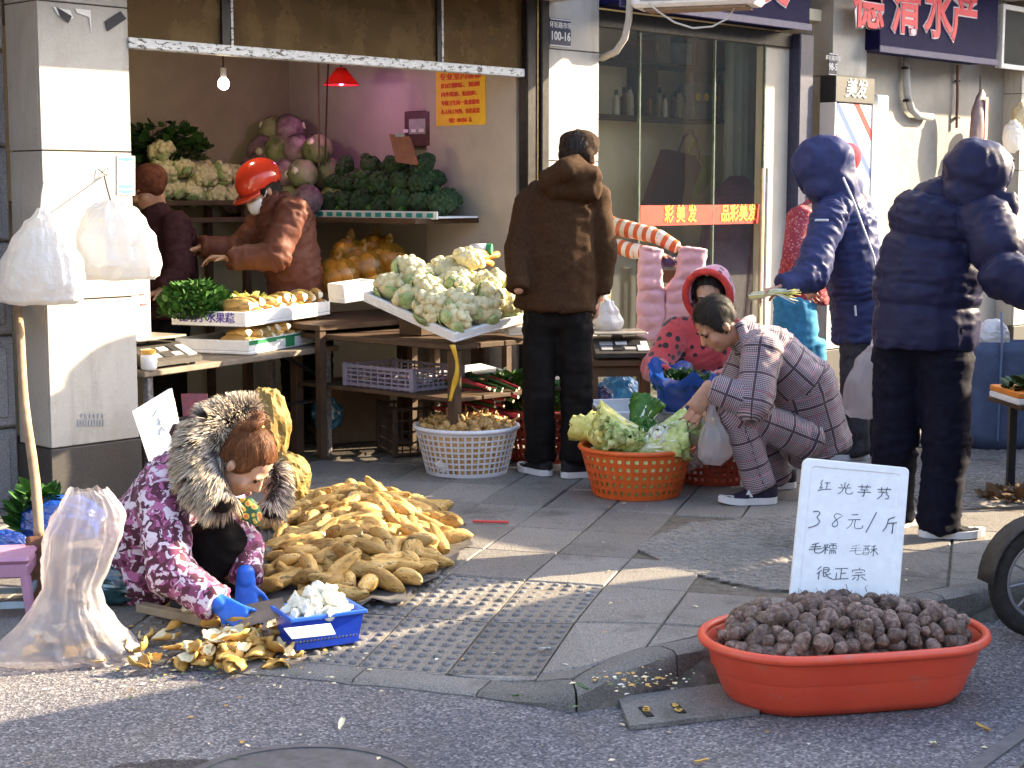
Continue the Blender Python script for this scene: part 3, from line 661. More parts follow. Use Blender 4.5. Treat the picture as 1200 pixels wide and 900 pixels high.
cb = thing("clipboard", "reddish wooden board hanging askew beside the meter box", "board", cbp[3]); MB().prism(cbp, (.004, .02, 0)).build("board", mat("red_wood", (.20, .065, .035), .55, .25), cb); MB().box(cbp[0].lerp(cbp[1], .5), (.05, .015, .02), None, 0, .003).build("clip", GREYPL, cb)

# ---- shelves inside the vegetable shop
def shelf(name, label, t0, t1, d0, d1, z, mm=WOOD, legs=True):
    s = thing(name, label, "shelf", fc((t0+t1)/2, (d0+d1)/2, 0)); fbox(MB(), t0, t1, d0, d1, z-.03, z, .003).build("board", mm, s)
    if legs:
        for t in (t0+.03, t1-.03):
            for d in (d0+.03, d1-.03): fbox(MB(), t-.02, t+.02, d-.02, d+.02, .004, z-.031).build("leg", mm, s)
    return s
SHB = 1.37; SHS = 1.27
shelf("back_shelf", "dark shelf along the back wall carrying cabbages and cauliflowers", -.10, 2.45, 1.72, 2.17, SHB)
shelf("wall_shelf", "dark shelf along the white inner wall carrying broccoli", 2.55, 3.12, .36, 2.19, SHS, legs=False)
# counter for fruit
shelf("counter", "low dark counter behind the stalls carrying bags of yellow fruit", 1.75, 2.98, .25, .95, .72)

# ---- hairdresser interior
sh = thing("salon_shelf", "dark wall shelves with bottles and boxes behind the hairdresser's glass", "shelf", fc(4.7, 1.4, 1.2))
zs_ = [onf(775, 137, 1.2).z, onf(775, 73, 1.2).z]; ta, tb = 4.36, ftd(onf(850, 100, 1.2))[0]
for z in zs_: fbox(MB(), ta, tb, 1.2, 1.5, z-.025, z, .003).build("board", WOOD, sh)
for t in (ta, (ta+tb)/2+.3, tb-.02): fbox(MB(), t, t+.02, 1.22, 1.499, zs_[0]+.001, zs_[1]-.026).build("upright", WOOD, sh)
rg = random.Random(11); zsh = zs_[0]
def bottle_mesh(h, r, col): 
    mb = MB().lathe([(r*.9, 0), (r, .01), (r, h*.62), (r*.45, h*.74), (r*.4, h*.8)], 14, cap0=True); mb.lathe([(r*.5, h*.8), (r*.5, h), (0.001, h)], 14, m=1)
    return mb.data("bottle", [mat("bottle_%d" % int(col[0]*1000+col[2]*77), col, .25, .1), BLACKPL], True)
cols = [(.5, .48, .42), (.14, .06, .03), (.32, .30, .27), (.03, .03, .03), (.25, .1, .05), (.38, .33, .22)]; bms = [bottle_mesh(.18+.03*i % .1, .026+.003*(i % 3), c) for i, c in enumerate(cols)]
for k, u in enumerate((722, 730, 738, 757, 763, 771, 779, 790, 797, 803)):
    p = onf(u, 120, 1.28+.06*(k % 2)); t = ftd(p)[0]; q = obj("salon_bottle", bms[k % 6], None, fc(t, 1.28+.05*(k % 2), zsh+.001)); tag(q, "small hair product bottle standing on the salon shelf", "bottle", "bottles on the salon shelf")
def carton(name, label, t0, t1, d0, d1, z0, z1, mm, pr=None, group=None, cat="box"):
    c = thing(name, label, cat, fc((t0+t1)/2, (d0+d1)/2, z0), group); fbox(MB(), t0, t1, d0, d1, z0, z1, .003).build("body", mm, c)
    if pr: pr(c)
    return c
tb0, tb1 = ftd(onf(815, 120, 1.2))[0], ftd(onf(844, 120, 1.2))[0]; zb1 = onf(830, 98, 1.22).z
def dots(c):
    for i in range(3):
        tt = tb0+(i+.5)*(tb1-tb0)/3; M = fmat(tt, 1.214, zsh+(zb1-zsh)*.62); mb = MB().lathe([(.033, 0), (.03, .003)], 20, cap1=True); mb.v = [tuple(M @ Vector(p)) for p in mb.v]; mb.build("yellow_dot", mat("dot_yellow", (.55, .48, .10), .5, .1), c)
carton("dye_carton", "blue grey carton with three yellow dots on the salon shelf", tb0, tb1, 1.22, 1.36, zsh+.001, zb1, mat("carton_blue", (.10, .14, .24), .5, .2), dots)
to = ftd(onf(850, 110, 1.2))[0]; carton("orange_carton", "narrow orange carton beside the blue dye carton", tb1+.01, to-.03, 1.22, 1.34, zsh+.001, zb1-.01, mat("carton_orange", (.4, .13, .04), .6, .2))
for i, (u0, u1, v, cl) in enumerate(((752, 768, 46, (.16, .07, .04)), (770, 786, 40, (.22, .2, .17)), (793, 812, 50, (.13, .17, .25)), (816, 850, 40, (.10, .045, .035)))):
    a, b = ftd(onf(u0, 60, 1.24))[0], ftd(onf(u1, 60, 1.24))[0]; carton("storage_box", ["small brown box with a red lid on the salon's top shelf", "grey box on the salon's top shelf", "blue grey box on the salon's top shelf", "wide dark red box on the salon's top shelf"][i], a, b, 1.24, 1.44, zs_[1]+.001, onf(u0, v, 1.24).z, mat("storage_%d" % i, cl, .7, .2))
# bags on the salon wall
def tote(label, pts, d, mm, hand):
    o = thing("tote_bag", label, "bag", onf(pts[-1][0], pts[-1][1], d)); P = [onf(u, v, d) for u, v in pts]
    MB().prism(P, FI*.07).build("bag_body", mm, o); MB().tube([onf(u, v, d+.03) for u, v in hand], .010, 6).build("handle", mm, o); return o
tote("yellow green paper carrier behind the dark red bag in the salon", ((800, 182), (833, 182), (833, 212), (815, 232), (803, 262), (790, 262)), 1.16, mat("bag_yellow", (.36, .33, .03), .6, .1), ((806, 182), (812, 165), (822, 182)))
tote("large dark red carrier bag with black handles in the salon", ((783, 175), (815, 182), (822, 195), (800, 262), (752, 262)), 1.05, mat("bag_darkred", (.075, .022, .012), .6, .2), ((795, 178), (802, 160), (810, 152), (816, 165), (822, 192)))
# barber chair under purple cape, curtain
kc = onf(862, 330, .55)
ch = thing("barber_chair", "barber chair covered by a dull purple cape behind the glass", "chair", (kc.x, kc.y, .03)); chz = onf(862, 206, .55).z
CAPE = mat("purple_cape", (.085, .035, .075), .75, .3, 20, .3, 40)
rr_ = []
for i in range(14):
    f = i/13; z = .35+(chz-.35)*f; row = []
    for j in range(30):
        th = 2*math.pi*j/30; w = (.25 if f < .55 else .25*math.sqrt(max(.02, 1-((f-.55)/.46)**2)))*(1+.06*math.sin(7*th+f*2)*(1.2-f)); row.append((kc.x+math.cos(th)*w*1.05, kc.y+math.sin(th)*w*.8, z))
    rr_.append(row)
mb = MB().sheet(rr_, closed=True); mb.f.append(tuple(range(13*30, 14*30))); mb.m.append(0); mb.build("cape", CAPE, ch, smooth=True)
MB().cyl((kc.x, kc.y, .03), (kc.x, kc.y, .36), .05, .05).build("pedestal", GREYPL, ch); MB().lathe([(.24, 0), (.24, .02), (.06, .05)], 24, (kc.x, kc.y, .031), cap0=True, cap1=True).build("base", GREYPL, ch)
cu_ = thing("curtain", "pale grey green curtain hanging inside the salon glass", "curtain", onf(872, 330, .5)); rows = []
ca, cb_ = ftd(onf(850, 200, .8))[0], ftd(onf(896, 200, .8))[0]
for z in (.25, 1.0, 1.8, 2.55): rows.append([fc(ca+(cb_-ca)*j/40, .8+.03*math.sin(j*.95)+.012*math.sin(j*2.3+z), z) for j in range(41)])
o = MB().sheet(rows).build("curtain_cloth", mat("curtain_cloth", (.27, .28, .25), .8, .12, 6), cu_, smooth=True); sd = o.modifiers.new("s", 'SOLIDIFY'); sd.thickness = .004
MB().tube([fc(ca-.05, .8, 2.56), fc(cb_+.05, .8, 2.56)], .012, 8).build("rail", GREYPL, cu_)
for k, u in enumerate((893, 899)):
    q = thing("mop_handle", ["pale mop pole leaning inside the hairdresser's glass", "grey broom pole leaning inside the hairdresser's glass"][k], "pole", onf(u-2, 340, -.03)); b0 = onf(u-3, 330, -.03); b0 = Vector((b0.x, b0.y, .0)) ; t0_ = onf(u, 197, .035)
    MB().cyl(b0+dz*.03, t0_, .011, n=8).build("pole", PALEW if k == 0 else GREYPL, q); MB().box(b0+dz*.02, (.16, .05, .04), FROT, 0, .01).build("head", GREYPL, q)

# ---- stall one: board table beside the pillar
E1 = Vector((.5, .866, 0)); N1 = Vector((-.866, .5, 0)); S0 = Vector((-1.70, 7.46, 0)); RT1 = Matrix((E1, N1, Vector((0, 0, 1)))).transposed(); TZ = .60
def t1(a, b, z): return S0+E1*a+N1*b+Vector((0, 0, z))
tb1_ = thing("trestle_table", "worn board table on dark metal legs beside the cream pillar", "table", t1(.75, .22, 0))
for i, b in enumerate((.075, .23, .385)): MB().box(t1(.76, b, TZ-.02), (1.52, .15, .028), RT1, 0, .004).build("plank", mat("grey_plank", (.20, .16, .12), .75, .3, 8, .3, 70), tb1_)
for a in (.06, 1.46):
    for b in (.04, .42): MB().box(t1(a, b, (TZ-.036)/2), (.035, .035, TZ-.037), RT1, 0, .003).build("leg", mat("scuffed_steel", (.045, .042, .05), .5, .6, 60, col2=(.22, .21, .22)), tb1_)
MB().tube([t1(1.44, .06, .42), t1(1.12, .06, TZ-.036)], .010, 6).build("brace", DSTEEL, tb1_); MB().tube([t1(.06, .06, .34), t1(1.44, .06, .30)], .010, 6).build("rail", DSTEEL, tb1_)
TT = TZ-.005
def foam_tray(name, label, O, A, B, H, wall=.022, group=None, mats=None, strip=None):
    """open tray from corner O along A and B"""
    A = Vector(A); B = Vector(B); a = A.normalized(); b = B.normalized(); n = a.cross(b); 
    if n.z < 0: n = -n
    o = thing(name, label, "tray", O, group); mb = MB(); Mx = Matrix((a, b, a.cross(b))).transposed(); la, lb = A.length, B.length; c = O+A/2+B/2
    mb.box(c+n*.008, (la, lb, .016), Mx, 0, .004)
    mb.box(O+A/2+b*wall/2+n*(H/2+.008), (la, wall, H-.016), Mx, 0, .004); mb.box(O+A/2+b*(lb-wall/2)+n*(H/2+.008), (la, wall, H-.016), Mx, 0, .004)
    mb.box(O+B/2+a*wall/2+n*(H/2+.008), (wall, lb-2*wall, H-.016), Mx, 0, .004); mb.box(O+B/2+a*(la-wall/2)+n*(H/2+.008), (wall, lb-2*wall, H-.016), Mx, 0, .004)
    mb.build("foam_shell", FOAM, o); return o, a, b, n, Mx
NC = Vector((-1.335, 8.2, TT+.002)); LA = Vector((.36, .93, 0)).normalized()*.92; LB = Vector((-.93, .36, 0)).normalized()*.44
tr1, a, b, n, Mx = foam_tray("foam_tray", "white foam tray with green stripes holding pale bamboo shoots, under another tray", NC, LA, LB, .072)
for s0, s1 in ((0, .3), (.41, .51), (.75, .85)): MB().box(NC+LA*(s0+s1)/2-b*.002+n*(.06 if s0 == 0 else .04), ((s1-s0)*LA.length, .003, .022 if s0 == 0 else .06), Mx).build("green_stripe", GREENP, tr1)
MB().box(NC+LA*.5-b*.002+n*.064, (.92, .003, .012), Mx).build("green_stripe", GREENP, tr1)
NU = NC+Vector((-.01, -.03, .145)); tr2, a, b, n, Mx = foam_tray("foam_tray", "white foam tray with purple lettering heaped with greens and cut bamboo shoots", NU, LA, LB, .075)
text("lettering", "昆明小水果蔬", .055, m4(NU+LB*.52-a*.002+n*.04, -b, n, -a), PURP, tr2, .001)
# cardboard box, scale, jar
bx = t1(.24, .44, TT+.001); cb_o = thing("cardboard_box", "white cardboard box with faded red print behind the weighing scale", "box", bx)
hh = .415; MB().box(bx+dz*hh/2, (.30, .26, hh), RT1, 0, .004).build("carton", mat("white_carton", (.66, .63, .62), .7, .08, 10), cb_o)
for i, (zz, w, cl) in enumerate(((.33, .2, REDP), (.28, .22, REDP), (.255, .12, BLUEPR))):
    for k in range(4): MB().box(t1(.24-.11+k*.065+i*.01, .44-.131, TT+zz), (.035 if (k+i) % 2 else .05, .002, .013), RT1).build("print", cl, cb_o)
for i, (zz, w, cl) in enumerate(((.34, .2, REDP), (.27, .22, BLUEPR))):
    for k in range(3): MB().box(t1(.24+.151, .44-.08+k*.07, TT+zz), (.002, .04, .014), RT1).build("print", cl, cb_o)
def scale(name, label, M, W=.36):
    """price-computing scale; M maps local x right, y back, z up"""
    L = M.translation; o = thing(name, label, "scale", L); R3 = M.to_3x3()
    def P(x, y, z): return M @ Vector((x, y, z))
    bd = MB(); prof = [(-.17, .012), (-.17, .035), (-.02, .10), (.16, .10), (.16, .012)]
    bd.prism([P(-W/2, y, z) for y, z in prof], R3 @ Vector((W, 0, 0))); bd.build("body", mat("scale_body", (.05, .045, .04), .5, .3), o)
    sl = math.atan2(.065, .15); R2 = R3 @ Matrix.Rotation(sl, 3, 'X')
    for i, (x, y, w, h, c) in enumerate(((-.10, .62, .07, .04, GREYPL), (.0, .64, .06, .03, WHITEPL), (.085, .64, .07, .05, BLACKPL), (-.10, .3, .06, .035, GREYPL), (-.03, .28, .05, .035, BLACKPL), (.05, .3, .06, .03, GREYPL), (.135, .45, .06, .10, WHITEPL))):
        MB().box(P(x*W/.36, -.17+.15*y, .035+.065*y+.003), (w, h, .004), R2).build("key_panel", c, o)
    MB().cyl(P(0, .06, .10), P(0, .06, .125), .03, n=12).build("stem", GREYPL, o); MB().box(P(0, .05, .132), (W*.98, .26, .012), R3, 0, .005).build("pan", mat("scale_pan", (.40, .36, .30), .4, .2, 8, metal=.6), o)
    for x in (-.14, .14):
        for y in (-.14, .13): MB().cyl(P(x, y, 0), P(x, y, .013), .014, n=8).build("foot", BLACKPL, o)
    return o
scale("weighing_scale", "grimy price scale with a steel pan on the board table", m4(t1(.235, .18, TT+.001), E1, N1, dz))
jp = t1(.03, .02, TT+.001)+E1*.02; j = thing("lidded_jar", "small white jar with orange lid at the table corner by the pillar", "jar", jp); MB().lathe([(.03, 0), (.038, .01), (.038, .065), (.03, .075)], 18, jp, cap0=True, cap1=True).build("jar_body", WHITEPL, j, smooth=True); MB().lathe([(.033, .076), (.033, .092), (.028, .096)], 18, jp, cap0=True, cap1=True).build("lid", mat("lid_orange", (.7, .36, .06), .5, .1), j)

# ---- stall two: brown table, sloping cauliflower tray
N2 = at(532, 402, 7.95); LV = Vector((-.475, .4, .175)); RV = Vector((.36, .33, .075))
lh = Vector((LV.x, LV.y, 0)).normalized(); rh = Vector((RV.x, RV.y, 0)).normalized(); RT2 = Matrix((lh, -rh, dz)).transposed() if lh.cross(-rh).z > 0 else Matrix((lh, rh, dz)).transposed()
tz2 = N2.z-.012; Q2 = Vector((N2.x, N2.y, 0))+lh*.03+rh*.03
def t2(a, b, z): return Q2+lh*a+rh*b+dz*z
tab2 = thing("produce_table", "reddish brown wooden table with a lower shelf under the cauliflower tray", "table", t2(.6, .4, 0))
for i in range(5): MB().box(t2(.62, .085+i*.17, tz2-.015), (1.24, .166, .028), RT2, 0, .004).build("plank", WOOD, tab2)
for i in range(4): MB().box(t2(.62, .12+i*.2, .385), (1.18, .19, .02), RT2, 0, .003).build("shelf_plank", WOOD, tab2)
for a in (.04, 1.2):
    for b in (.04, .82): MB().box(t2(a, b, (tz2-.03)/2), (.05, .05, tz2-.031), RT2, 0, .004).build("leg", WOOD, tab2)
ct, a, b, n, Mx = foam_tray("foam_tray", "white foam tray sloping forward under a heap of cauliflowers", N2+dz*.0, LV*1.02, RV*1.15, .05)
CTN = n
# prop under the back of the tray
pr = thing("prop_crate", "wooden prop crate lifting the back of the cauliflower tray", "crate", t2(.5, .35, tz2)); MB().box(t2(.55, .38, tz2+.045), (.16, .30, .085), RT2, 0, .004).build("crate_side", WOOD, pr); MB().box(t2(.55, .38, tz2+.0935), (.17, .31, .008), RT2).build("crate_lid", WOOD, pr)
# small trays either side
ft, a, b, n, Mx = foam_tray("foam_tray", "small white foam box standing on end behind the cauliflower tray", at(404, 356, 8.5), Vector((.17, .12, .02)), Vector((-.10, .14, .0)), .10)
ft2, a, b, n, Mx = foam_tray("foam_tray", "narrow white foam tray of reddish vegetables beside the man in brown", at(596, 394, 8.25), Vector((.14, .06, .0)), Vector((-.1, .3, .03)), .05)
# yellow tape hanging from the tray
tp_ = thing("packing_tape", "curling yellow tape hanging from the cauliflower tray", "tape", at(531, 404, 7.93)); rows = []
for i in range(16):
    f = i/15; u = 530+5*math.sin(f*4.2)+f*2; v = 404+f*66; w = 3.6*(1-.45*abs(math.sin(f*5))); rows.append([at(u-w, v, 7.93+.01*math.sin(f*9)), at(u+w, v, 7.94-.01*math.sin(f*9))])
o = MB().sheet(rows).build("tape_strip", mat("tape_yellow", (.62, .38, .03), .4, .15), tp_, smooth=True); sd = o.modifiers.new("s", 'SOLIDIFY'); sd.thickness = .0015
MB().box(at(512, 383, 8.03), (.06, .003, .02), RT2).build("tape_patch", MATS["tape_yellow"], tp_)
# crates under table two
def lattice_crate(name, label, c, R3, L, Wd, H, mm, nx=10, nz=4):
    o = thing(name, label, "crate", c); mb = MB()
    def side(p0, ax, ln):
        for i in range(nx+1): mb.box(p0+ax*(ln*i/nx)+dz*H/2, (.007, .007, H), R3)
        for k in range(nz+1): mb.box(p0+ax*ln/2+dz*(.012+(H-.024)*k/nz), ((ln if abs(ax.dot(Vector(R3.col[0]))) > .5 else .006), (ln if abs(ax.dot(Vector(R3.col[1]))) > .5 else .006), .016 if k in (0, nz) else .008), R3)
    X = Vector(R3.col[0]); Y = Vector(R3.col[1])
    side(c-X*L/2-Y*Wd/2, X, L); side(c-X*L/2+Y*Wd/2, X, L); side(c-X*L/2-Y*Wd/2, Y, Wd); side(c+X*L/2-Y*Wd/2, Y, Wd)
    w = mb.build("lattice_wall", mm, o); MB().box(c+dz*.006, (L-.02, Wd-.02, .01), R3).build("floor_panel", mm, o)
    for sx in (-1, 1):
        for sy in (-1, 1): MB().box(c+X*sx*(L/2-.005)+Y*sy*(Wd/2-.005)+dz*H/2, (.03, .03, H+.004), R3, 0, .004).build("corner_post", mm, o)
    return o
LILAC = mat("lilac_plastic", (.22, .20, .27), .5, .15)
lattice_crate("plastic_crate", "lilac grey lattice crate on the shelf under the cauliflower table", t2(.62, .25, .396), RT2, .5, .34, .12, LILAC)
lattice_crate("plastic_crate", "dark brown lattice crate on the ground behind the white basket", Vector((-.48, 8.85, .002)), rotz(R_(20)), .44, .32, .27, mat("dark_crate", (.05, .035, .025), .5, .3))
wt_ = thing("foam_board", "white foam board with green stripes lying on the dark crate", "board", Vector((-.35, 8.8, .275))); 
MB().box(Vector((-.32, 8.86, .36)), (.46, .34, .03), rotz(R_(22)) @ Matrix.Rotation(R_(-4), 3, 'Y'), 0, .006).build("lid_panel", FOAM, wt_)
for dx in (-.12, .1): MB().box(Vector((-.32, 8.86, .36))+rotz(R_(22)) @ Vector((dx, -.1715, 0)), (.12, .003, .022), rotz(R_(22)) @ Matrix.Rotation(R_(-4), 3, 'Y')).build("green_stripe", GREENP, wt_)
wt_.location.z = .345
for c_ in wt_.children: pass
# cartons and things in the dark under the tables
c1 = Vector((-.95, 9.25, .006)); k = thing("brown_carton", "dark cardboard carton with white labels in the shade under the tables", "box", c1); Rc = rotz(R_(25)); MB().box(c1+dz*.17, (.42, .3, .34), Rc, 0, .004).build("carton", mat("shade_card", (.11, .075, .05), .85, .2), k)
fy = Rc @ Vector((0, -.1525, 0))
MB().box(c1+fy+Rc @ Vector((.16, 0, .10)), (.07, .003, .08), Rc).build("label", WHITEPL, k); MB().box(c1+fy+Rc @ Vector((.17, 0, .19)), (.035, .003, .035), Rc).build("label", WHITEPL, k)
def crumple(name, label, cat, c, r, mm, seed, sq=(1, 1, 1), amp=.28, pn="film"):
    o = thing(name, label, cat, Vector((c.x, c.y, c.z-r*sq[2])))
    def fn(q, p): 
        w = Vector(p)*1.3+Vector((seed*5.1, 0, 0)); return q*(1+amp*noise.ridged_multi_fractal(w*1.2, 1., 2., 4, 1., 2.)*.45-amp*.4)
    MB().ell(c, (r*sq[0], r*sq[1], r*sq[2]), 44, 28, None, 0, fn).build(pn, mm, o, smooth=False); return o
crumple("plastic_bag", "crumpled blue plastic bag on the shop floor under the table", "bag", at(385, 484, 9.1), .10, FILMLB, 3, (.9, .8, 1.1))
crumple("plastic_bag", "bright blue crumpled bag on the ground between pillar and shovel", "bag", Vector((-1.86, 6.62, .06)), .13, FILMB, 8, (1.3, .9, .85))
crumple("plastic_bag", "small dark blue bag beside the pink stool", "bag", Vector((-2.02, 6.35, .02)), .075, FILMB, 5, (1.2, .9, .8))
crumple("plastic_bag", "dark teal bag of greens on the ground behind the crouching woman's jacket", "bag", Vector((-1.43, 5.72, .03)), .115, FILMT, 9, (1.25, .9, .75))
crumple("sack", "mustard yellow sack slumped behind the crouching woman", "sack", at(313, 500, 6.6), .15, mat("mustard_cloth", (.22, .145, .035), .7, .5, 9, .4, 30), 4, (.62, .6, 1.05), .3, "cloth")
crumple("sack", "pale yellow crumpled sack lying against the bamboo shoot heap", "sack", at(335, 560, 6.5), .13, MATS["mustard_cloth"], 6, (.75, .7, .8), .35, "cloth")
# greens poking out by the wall
# ---- left: bags on the pillar
for i, (u0, u1, v0, v1, D, lab) in enumerate(((0, 97, 243, 356, 6.95, "bulging white carrier bag hanging at the pillar's outer corner"), (90, 187, 236, 327, 7.12, "white carrier bag hanging from a hook on the pillar's front"))):
    cu_c = (u0+u1)/2; w = (u1-u0)/2*D/1900; top = at(cu_c+(0 if i == 0 else -8), v0, D); bot = at(cu_c, v1, D); H = top.z-bot.z; d_ = .075
    o = thing("carrier_bag", lab, "bag", bot, None)
    ctr = lambda f: bot.lerp(top, f)
    prof = ((0, .80, .5), (.04, .96, .8), (.18, 1., 1.), (.42, .92, .95), (.66, .68, .7), (.85, .40, .45), (.96, .17, .3), (1., .12, .25)) if i == 0 else ((0, .85, .5), (.05, .97, .8), (.2, 1., 1.), (.5, .90, .95), (.75, .76, .7), (.9, .60, .5), (.97, .40, .3), (1., .22, .2))
    bagmesh([(ctr(f), w*rx, d_*ry) for f, rx, ry in prof], 90, 9, .09, 2+i*3, .010).build("bag_film", FILMW, o, smooth=True)
    hk = onf(53 if i == 0 else 122, 212 if i == 0 else 206, -.005); MB().tube([top-dz*.01, top.lerp(hk, .5)+Vector((0, -.01, 0)), hk], .006 if i == 0 else .004, 6).build("handle", FILMW if i == 0 else INK, o)
    if i == 1: MB().tube([hk-FD*.03+dz*.03, hk-FI*.02, hk+FD*.02+dz*.035], .0025, 5).build("wire_hook", DSTEEL, o)
# shovel leaning on the wall
sv = thing("shovel", "long wooden handled shovel with rusty blade leaning against the stone wall", "shovel", onground(52, 705)); p0 = onground(48, 690)+dz*.20; p1 = onf(18, 345, .26-.03)
pts = [p0.lerp(p1, f)+Vector((.006*math.sin(f*9), 0, 0)) for f in [i/10 for i in range(11)]]
MB().tube(pts, [.019]*4+[.018]*7, 10).build("handle", mat("handle_wood", (.30, .20, .12), .65, .3, 8, .2, 60), sv, smooth=True)
rows = []; g0 = onground(52, 708)
for i in range(8):
    f = i/7; z = g0.z+.002+f*.235; rows.append([Vector((g0.x+(-.075+.15*j/8)*(1 if f > .12 else .7+f*2.5), g0.y+.05*f+.02*math.cos((j-4)/4*1.5), z)) for j in range(9)])
o = MB().sheet(rows).build("blade", mat("rust_blade", (.13, .055, .03), .75, .4, 14, .3, 80), sv, smooth=True); sd = o.modifiers.new("s", 'SOLIDIFY'); sd.thickness = .003
# pink stool
def stool(c, label, w=.26, h=.22):
    o = thing("plastic_stool", label, "stool", c); PK = mat("pink_plastic", (.42, .22, .33), .4, .1); LB_ = mat("pale_blue_plastic", (.30, .38, .44), .4, .1)
    MB().box(c+dz*(h-.012), (w, w*.9, .024), rotz(.15), 0, .012).build("seat", PK, o); MB().box(c+dz*(h-.05), (w*.97, w*.87, .05), rotz(.15), 0, .006).build("skirt", PK, o); R3 = rotz(.15)
    for sx in (-1, 1):
        for sy in (-1, 1):
            a = c+R3 @ Vector((sx*w*.43, sy*w*.38, h-.07)); b_ = c+R3 @ Vector((sx*w*.5, sy*w*.45, 0)); MB().tube([a, b_], [.020, .017], 8).build("leg", PK, o)
    for sy in (-1, 1): MB().box(c+R3 @ Vector((0, sy*w*.42, .05)), (w*.9, .014, .022), R3).build("rail", LB_, o); 
    for sx in (-1, 1): MB().box(c+R3 @ Vector((sx*w*.47, 0, .085)), (.014, w*.8, .022), R3).build("rail", LB_, o)
    return o
gs = onground(2, 722); stool(Vector((gs.x-.03, gs.y+.06, gs.z)), "low pink plastic stool with pale blue rails beside the clear bag")
# clear bag of peelings
bc = onground(80, 768); dd = bc.y
o = thing("clear_bag", "clear plastic bag half full of brown peelings standing open on the road edge", "bag", bc)
def ab(u, v): return at(u, v, dd)
rows = []; NB = 90; rgb = random.Random(77)
prof = [(78, 777, .205, .09), (78, 771, .232, .12), (78, 757, .215, .125), (79, 738, .158, .11), (81, 712, .105, .085), (84, 688, .082, .068), (90, 655, .100, .07), (98, 625, .112, .062), (105, 600, .098, .052), (106, 581, .064, .042), (104, 573, .05, .036)]
for i in range((len(prof)-1)*5+1):
    q = i/5; k = min(int(q), len(prof)-2); t = q-k; p0_, p1_ = prof[k], prof[k+1]; u, v, rx, ry = [p0_[m]+(p1_[m]-p0_[m])*t for m in range(4)]; hh = i/((len(prof)-1)*5); c = ab(u, v); row = []
    for j in range(NB):
        th = 2*math.pi*j/NB; e = Vector((math.cos(th), math.sin(th), 0)); tw = th+hh*.9
        cr = 1-2*abs(noise.noise(Vector((math.cos(tw)*2.6, math.sin(tw)*2.6, hh*1.2+3)))); cr2 = 1-2*abs(noise.noise(Vector((math.cos(tw)*6.5, math.sin(tw)*6.5, hh*2.6+9))))
        w = 1+(.08+.16*hh)*cr+(.03+.04*hh)*cr2; p = c+Vector((math.cos(th)*rx*w, math.sin(th)*ry*w, .012*noise.noise(e*3+Vector((0, 0, 5)))*(1 if hh > .97 else 0))); row.append(p+noise.noise_vector(p*16)*.008+noise.noise_vector(p*45)*.0022)
    rows.append(row)
mb = MB().sheet(rows, closed=True); mb.f.append(tuple(range(NB-1, -1, -1))); mb.m.append(0); mb.build("bag_film", FILMC, o, smooth=True)
# foam price board behind the woman
pb = thing("foam_board", "white foam price board propped under the board table behind the crouching woman", "board", at(190, 545, 7.2)); P4 = [at(u, v, D) for u, v, D in ((155, 482, 7.15), (197, 456, 7.25), (214, 540, 7.1), (178, 552, 7.05))]
MB().prism(P4, (.012, .03, .0)).build("foam_panel", FOAM, pb)
ex = (P4[1]-P4[0]).normalized(); ey = (P4[0]-P4[3]).normalized(); nz_ = ex.cross(ey); hw = [[(0, 0), (.02, .03), (.03, .0)], [(.01, .05), (.035, .06)], [(.02, .08), (.02, .04)], [(.0, -.03), (.03, -.02), (.01, -.05)], [(.02, -.06), (.035, -.08)], [(0, .1), (.03, .12)]]
for s_ in hw: MB().tube([P4[3].lerp(P4[1], .5)+ex*(x-.01)+ey*(y*.9-.02)+nz_*.002 for x, y in s_], .0018, 5).build("stroke", GREYPL, pb)
pk = thing("printed_packet", "purple and red printed packet lying under the board table", "packet", at(225, 500, 7.8)); MB().prism([at(u, v, 7.8) for u, v in ((212, 462), (242, 462), (244, 500), (216, 505))], (0, .03, 0)).build("packet_face", mat("packet_print", (.18, .10, .16), .5, .5, 30, col2=(.45, .10, .10)), pk)
# ================================================================== produce
def m_prod(name, stops, scale=20, rough=.6, bump=.3, bscale=80, stretch=(1, 1, 1), rnd=.15, spots=None, spec=.35, sss=0.):
    n = NT(name); v = n.mapping(stretch); oi = n.node("ShaderNodeObjectInfo")
    off = n.node("ShaderNodeVectorMath", {0: v}, operation='ADD'); cx = n.node("ShaderNodeCombineXYZ"); n.l.new(n.math('MULTIPLY', oi.outputs['Random'], 50.), cx.inputs[0]); n.l.new(cx.outputs[0], off.inputs[1]); v = off.outputs[0]
    c = n.ramp(n.noise(scale, 6, .68, v), stops)
    if spots: c = n.mix(n.math('MULTIPLY', n.ramp(n.noise(spots[1], 3, .7, v), [(spots[2], (0, 0, 0)), (spots[2]+.08, (1, 1, 1))]), spots[3] if len(spots) > 3 else .8), c, spots[0])
    c = n.node("ShaderNodeHueSaturation", {'Value': n.math('MULTIPLY_ADD', oi.outputs['Random'], 2*rnd, 1-rnd), 'Color': c}).outputs[0]
    n.set(col=c, rough=rough, spec=spec, sss=sss); n.bump(n.noise(bscale, 4, .7, v), bump, .004); return n.mat
SHOOT = m_prod("bamboo_shoot_husk", [(.30, (.11, .05, .015)), (.42, (.38, .215, .055)), (.55, (.58, .38, .125)), (.74, (.72, .55, .27))], 30, .6, .6, 120, (1, 1, .3), .30, ((.055, .026, .010), 60, .56, .8))
CUT = m_prod("bamboo_cut", [(.3, (.72, .64, .45)), (.7, (.82, .78, .66))], 25, .5, .15, 90, rnd=.06)
PEEL = m_prod("peeled_shoot", [(.3, (.70, .66, .52)), (.7, (.80, .79, .70))], 14, .45, .2, 60, rnd=.05, sss=.0)
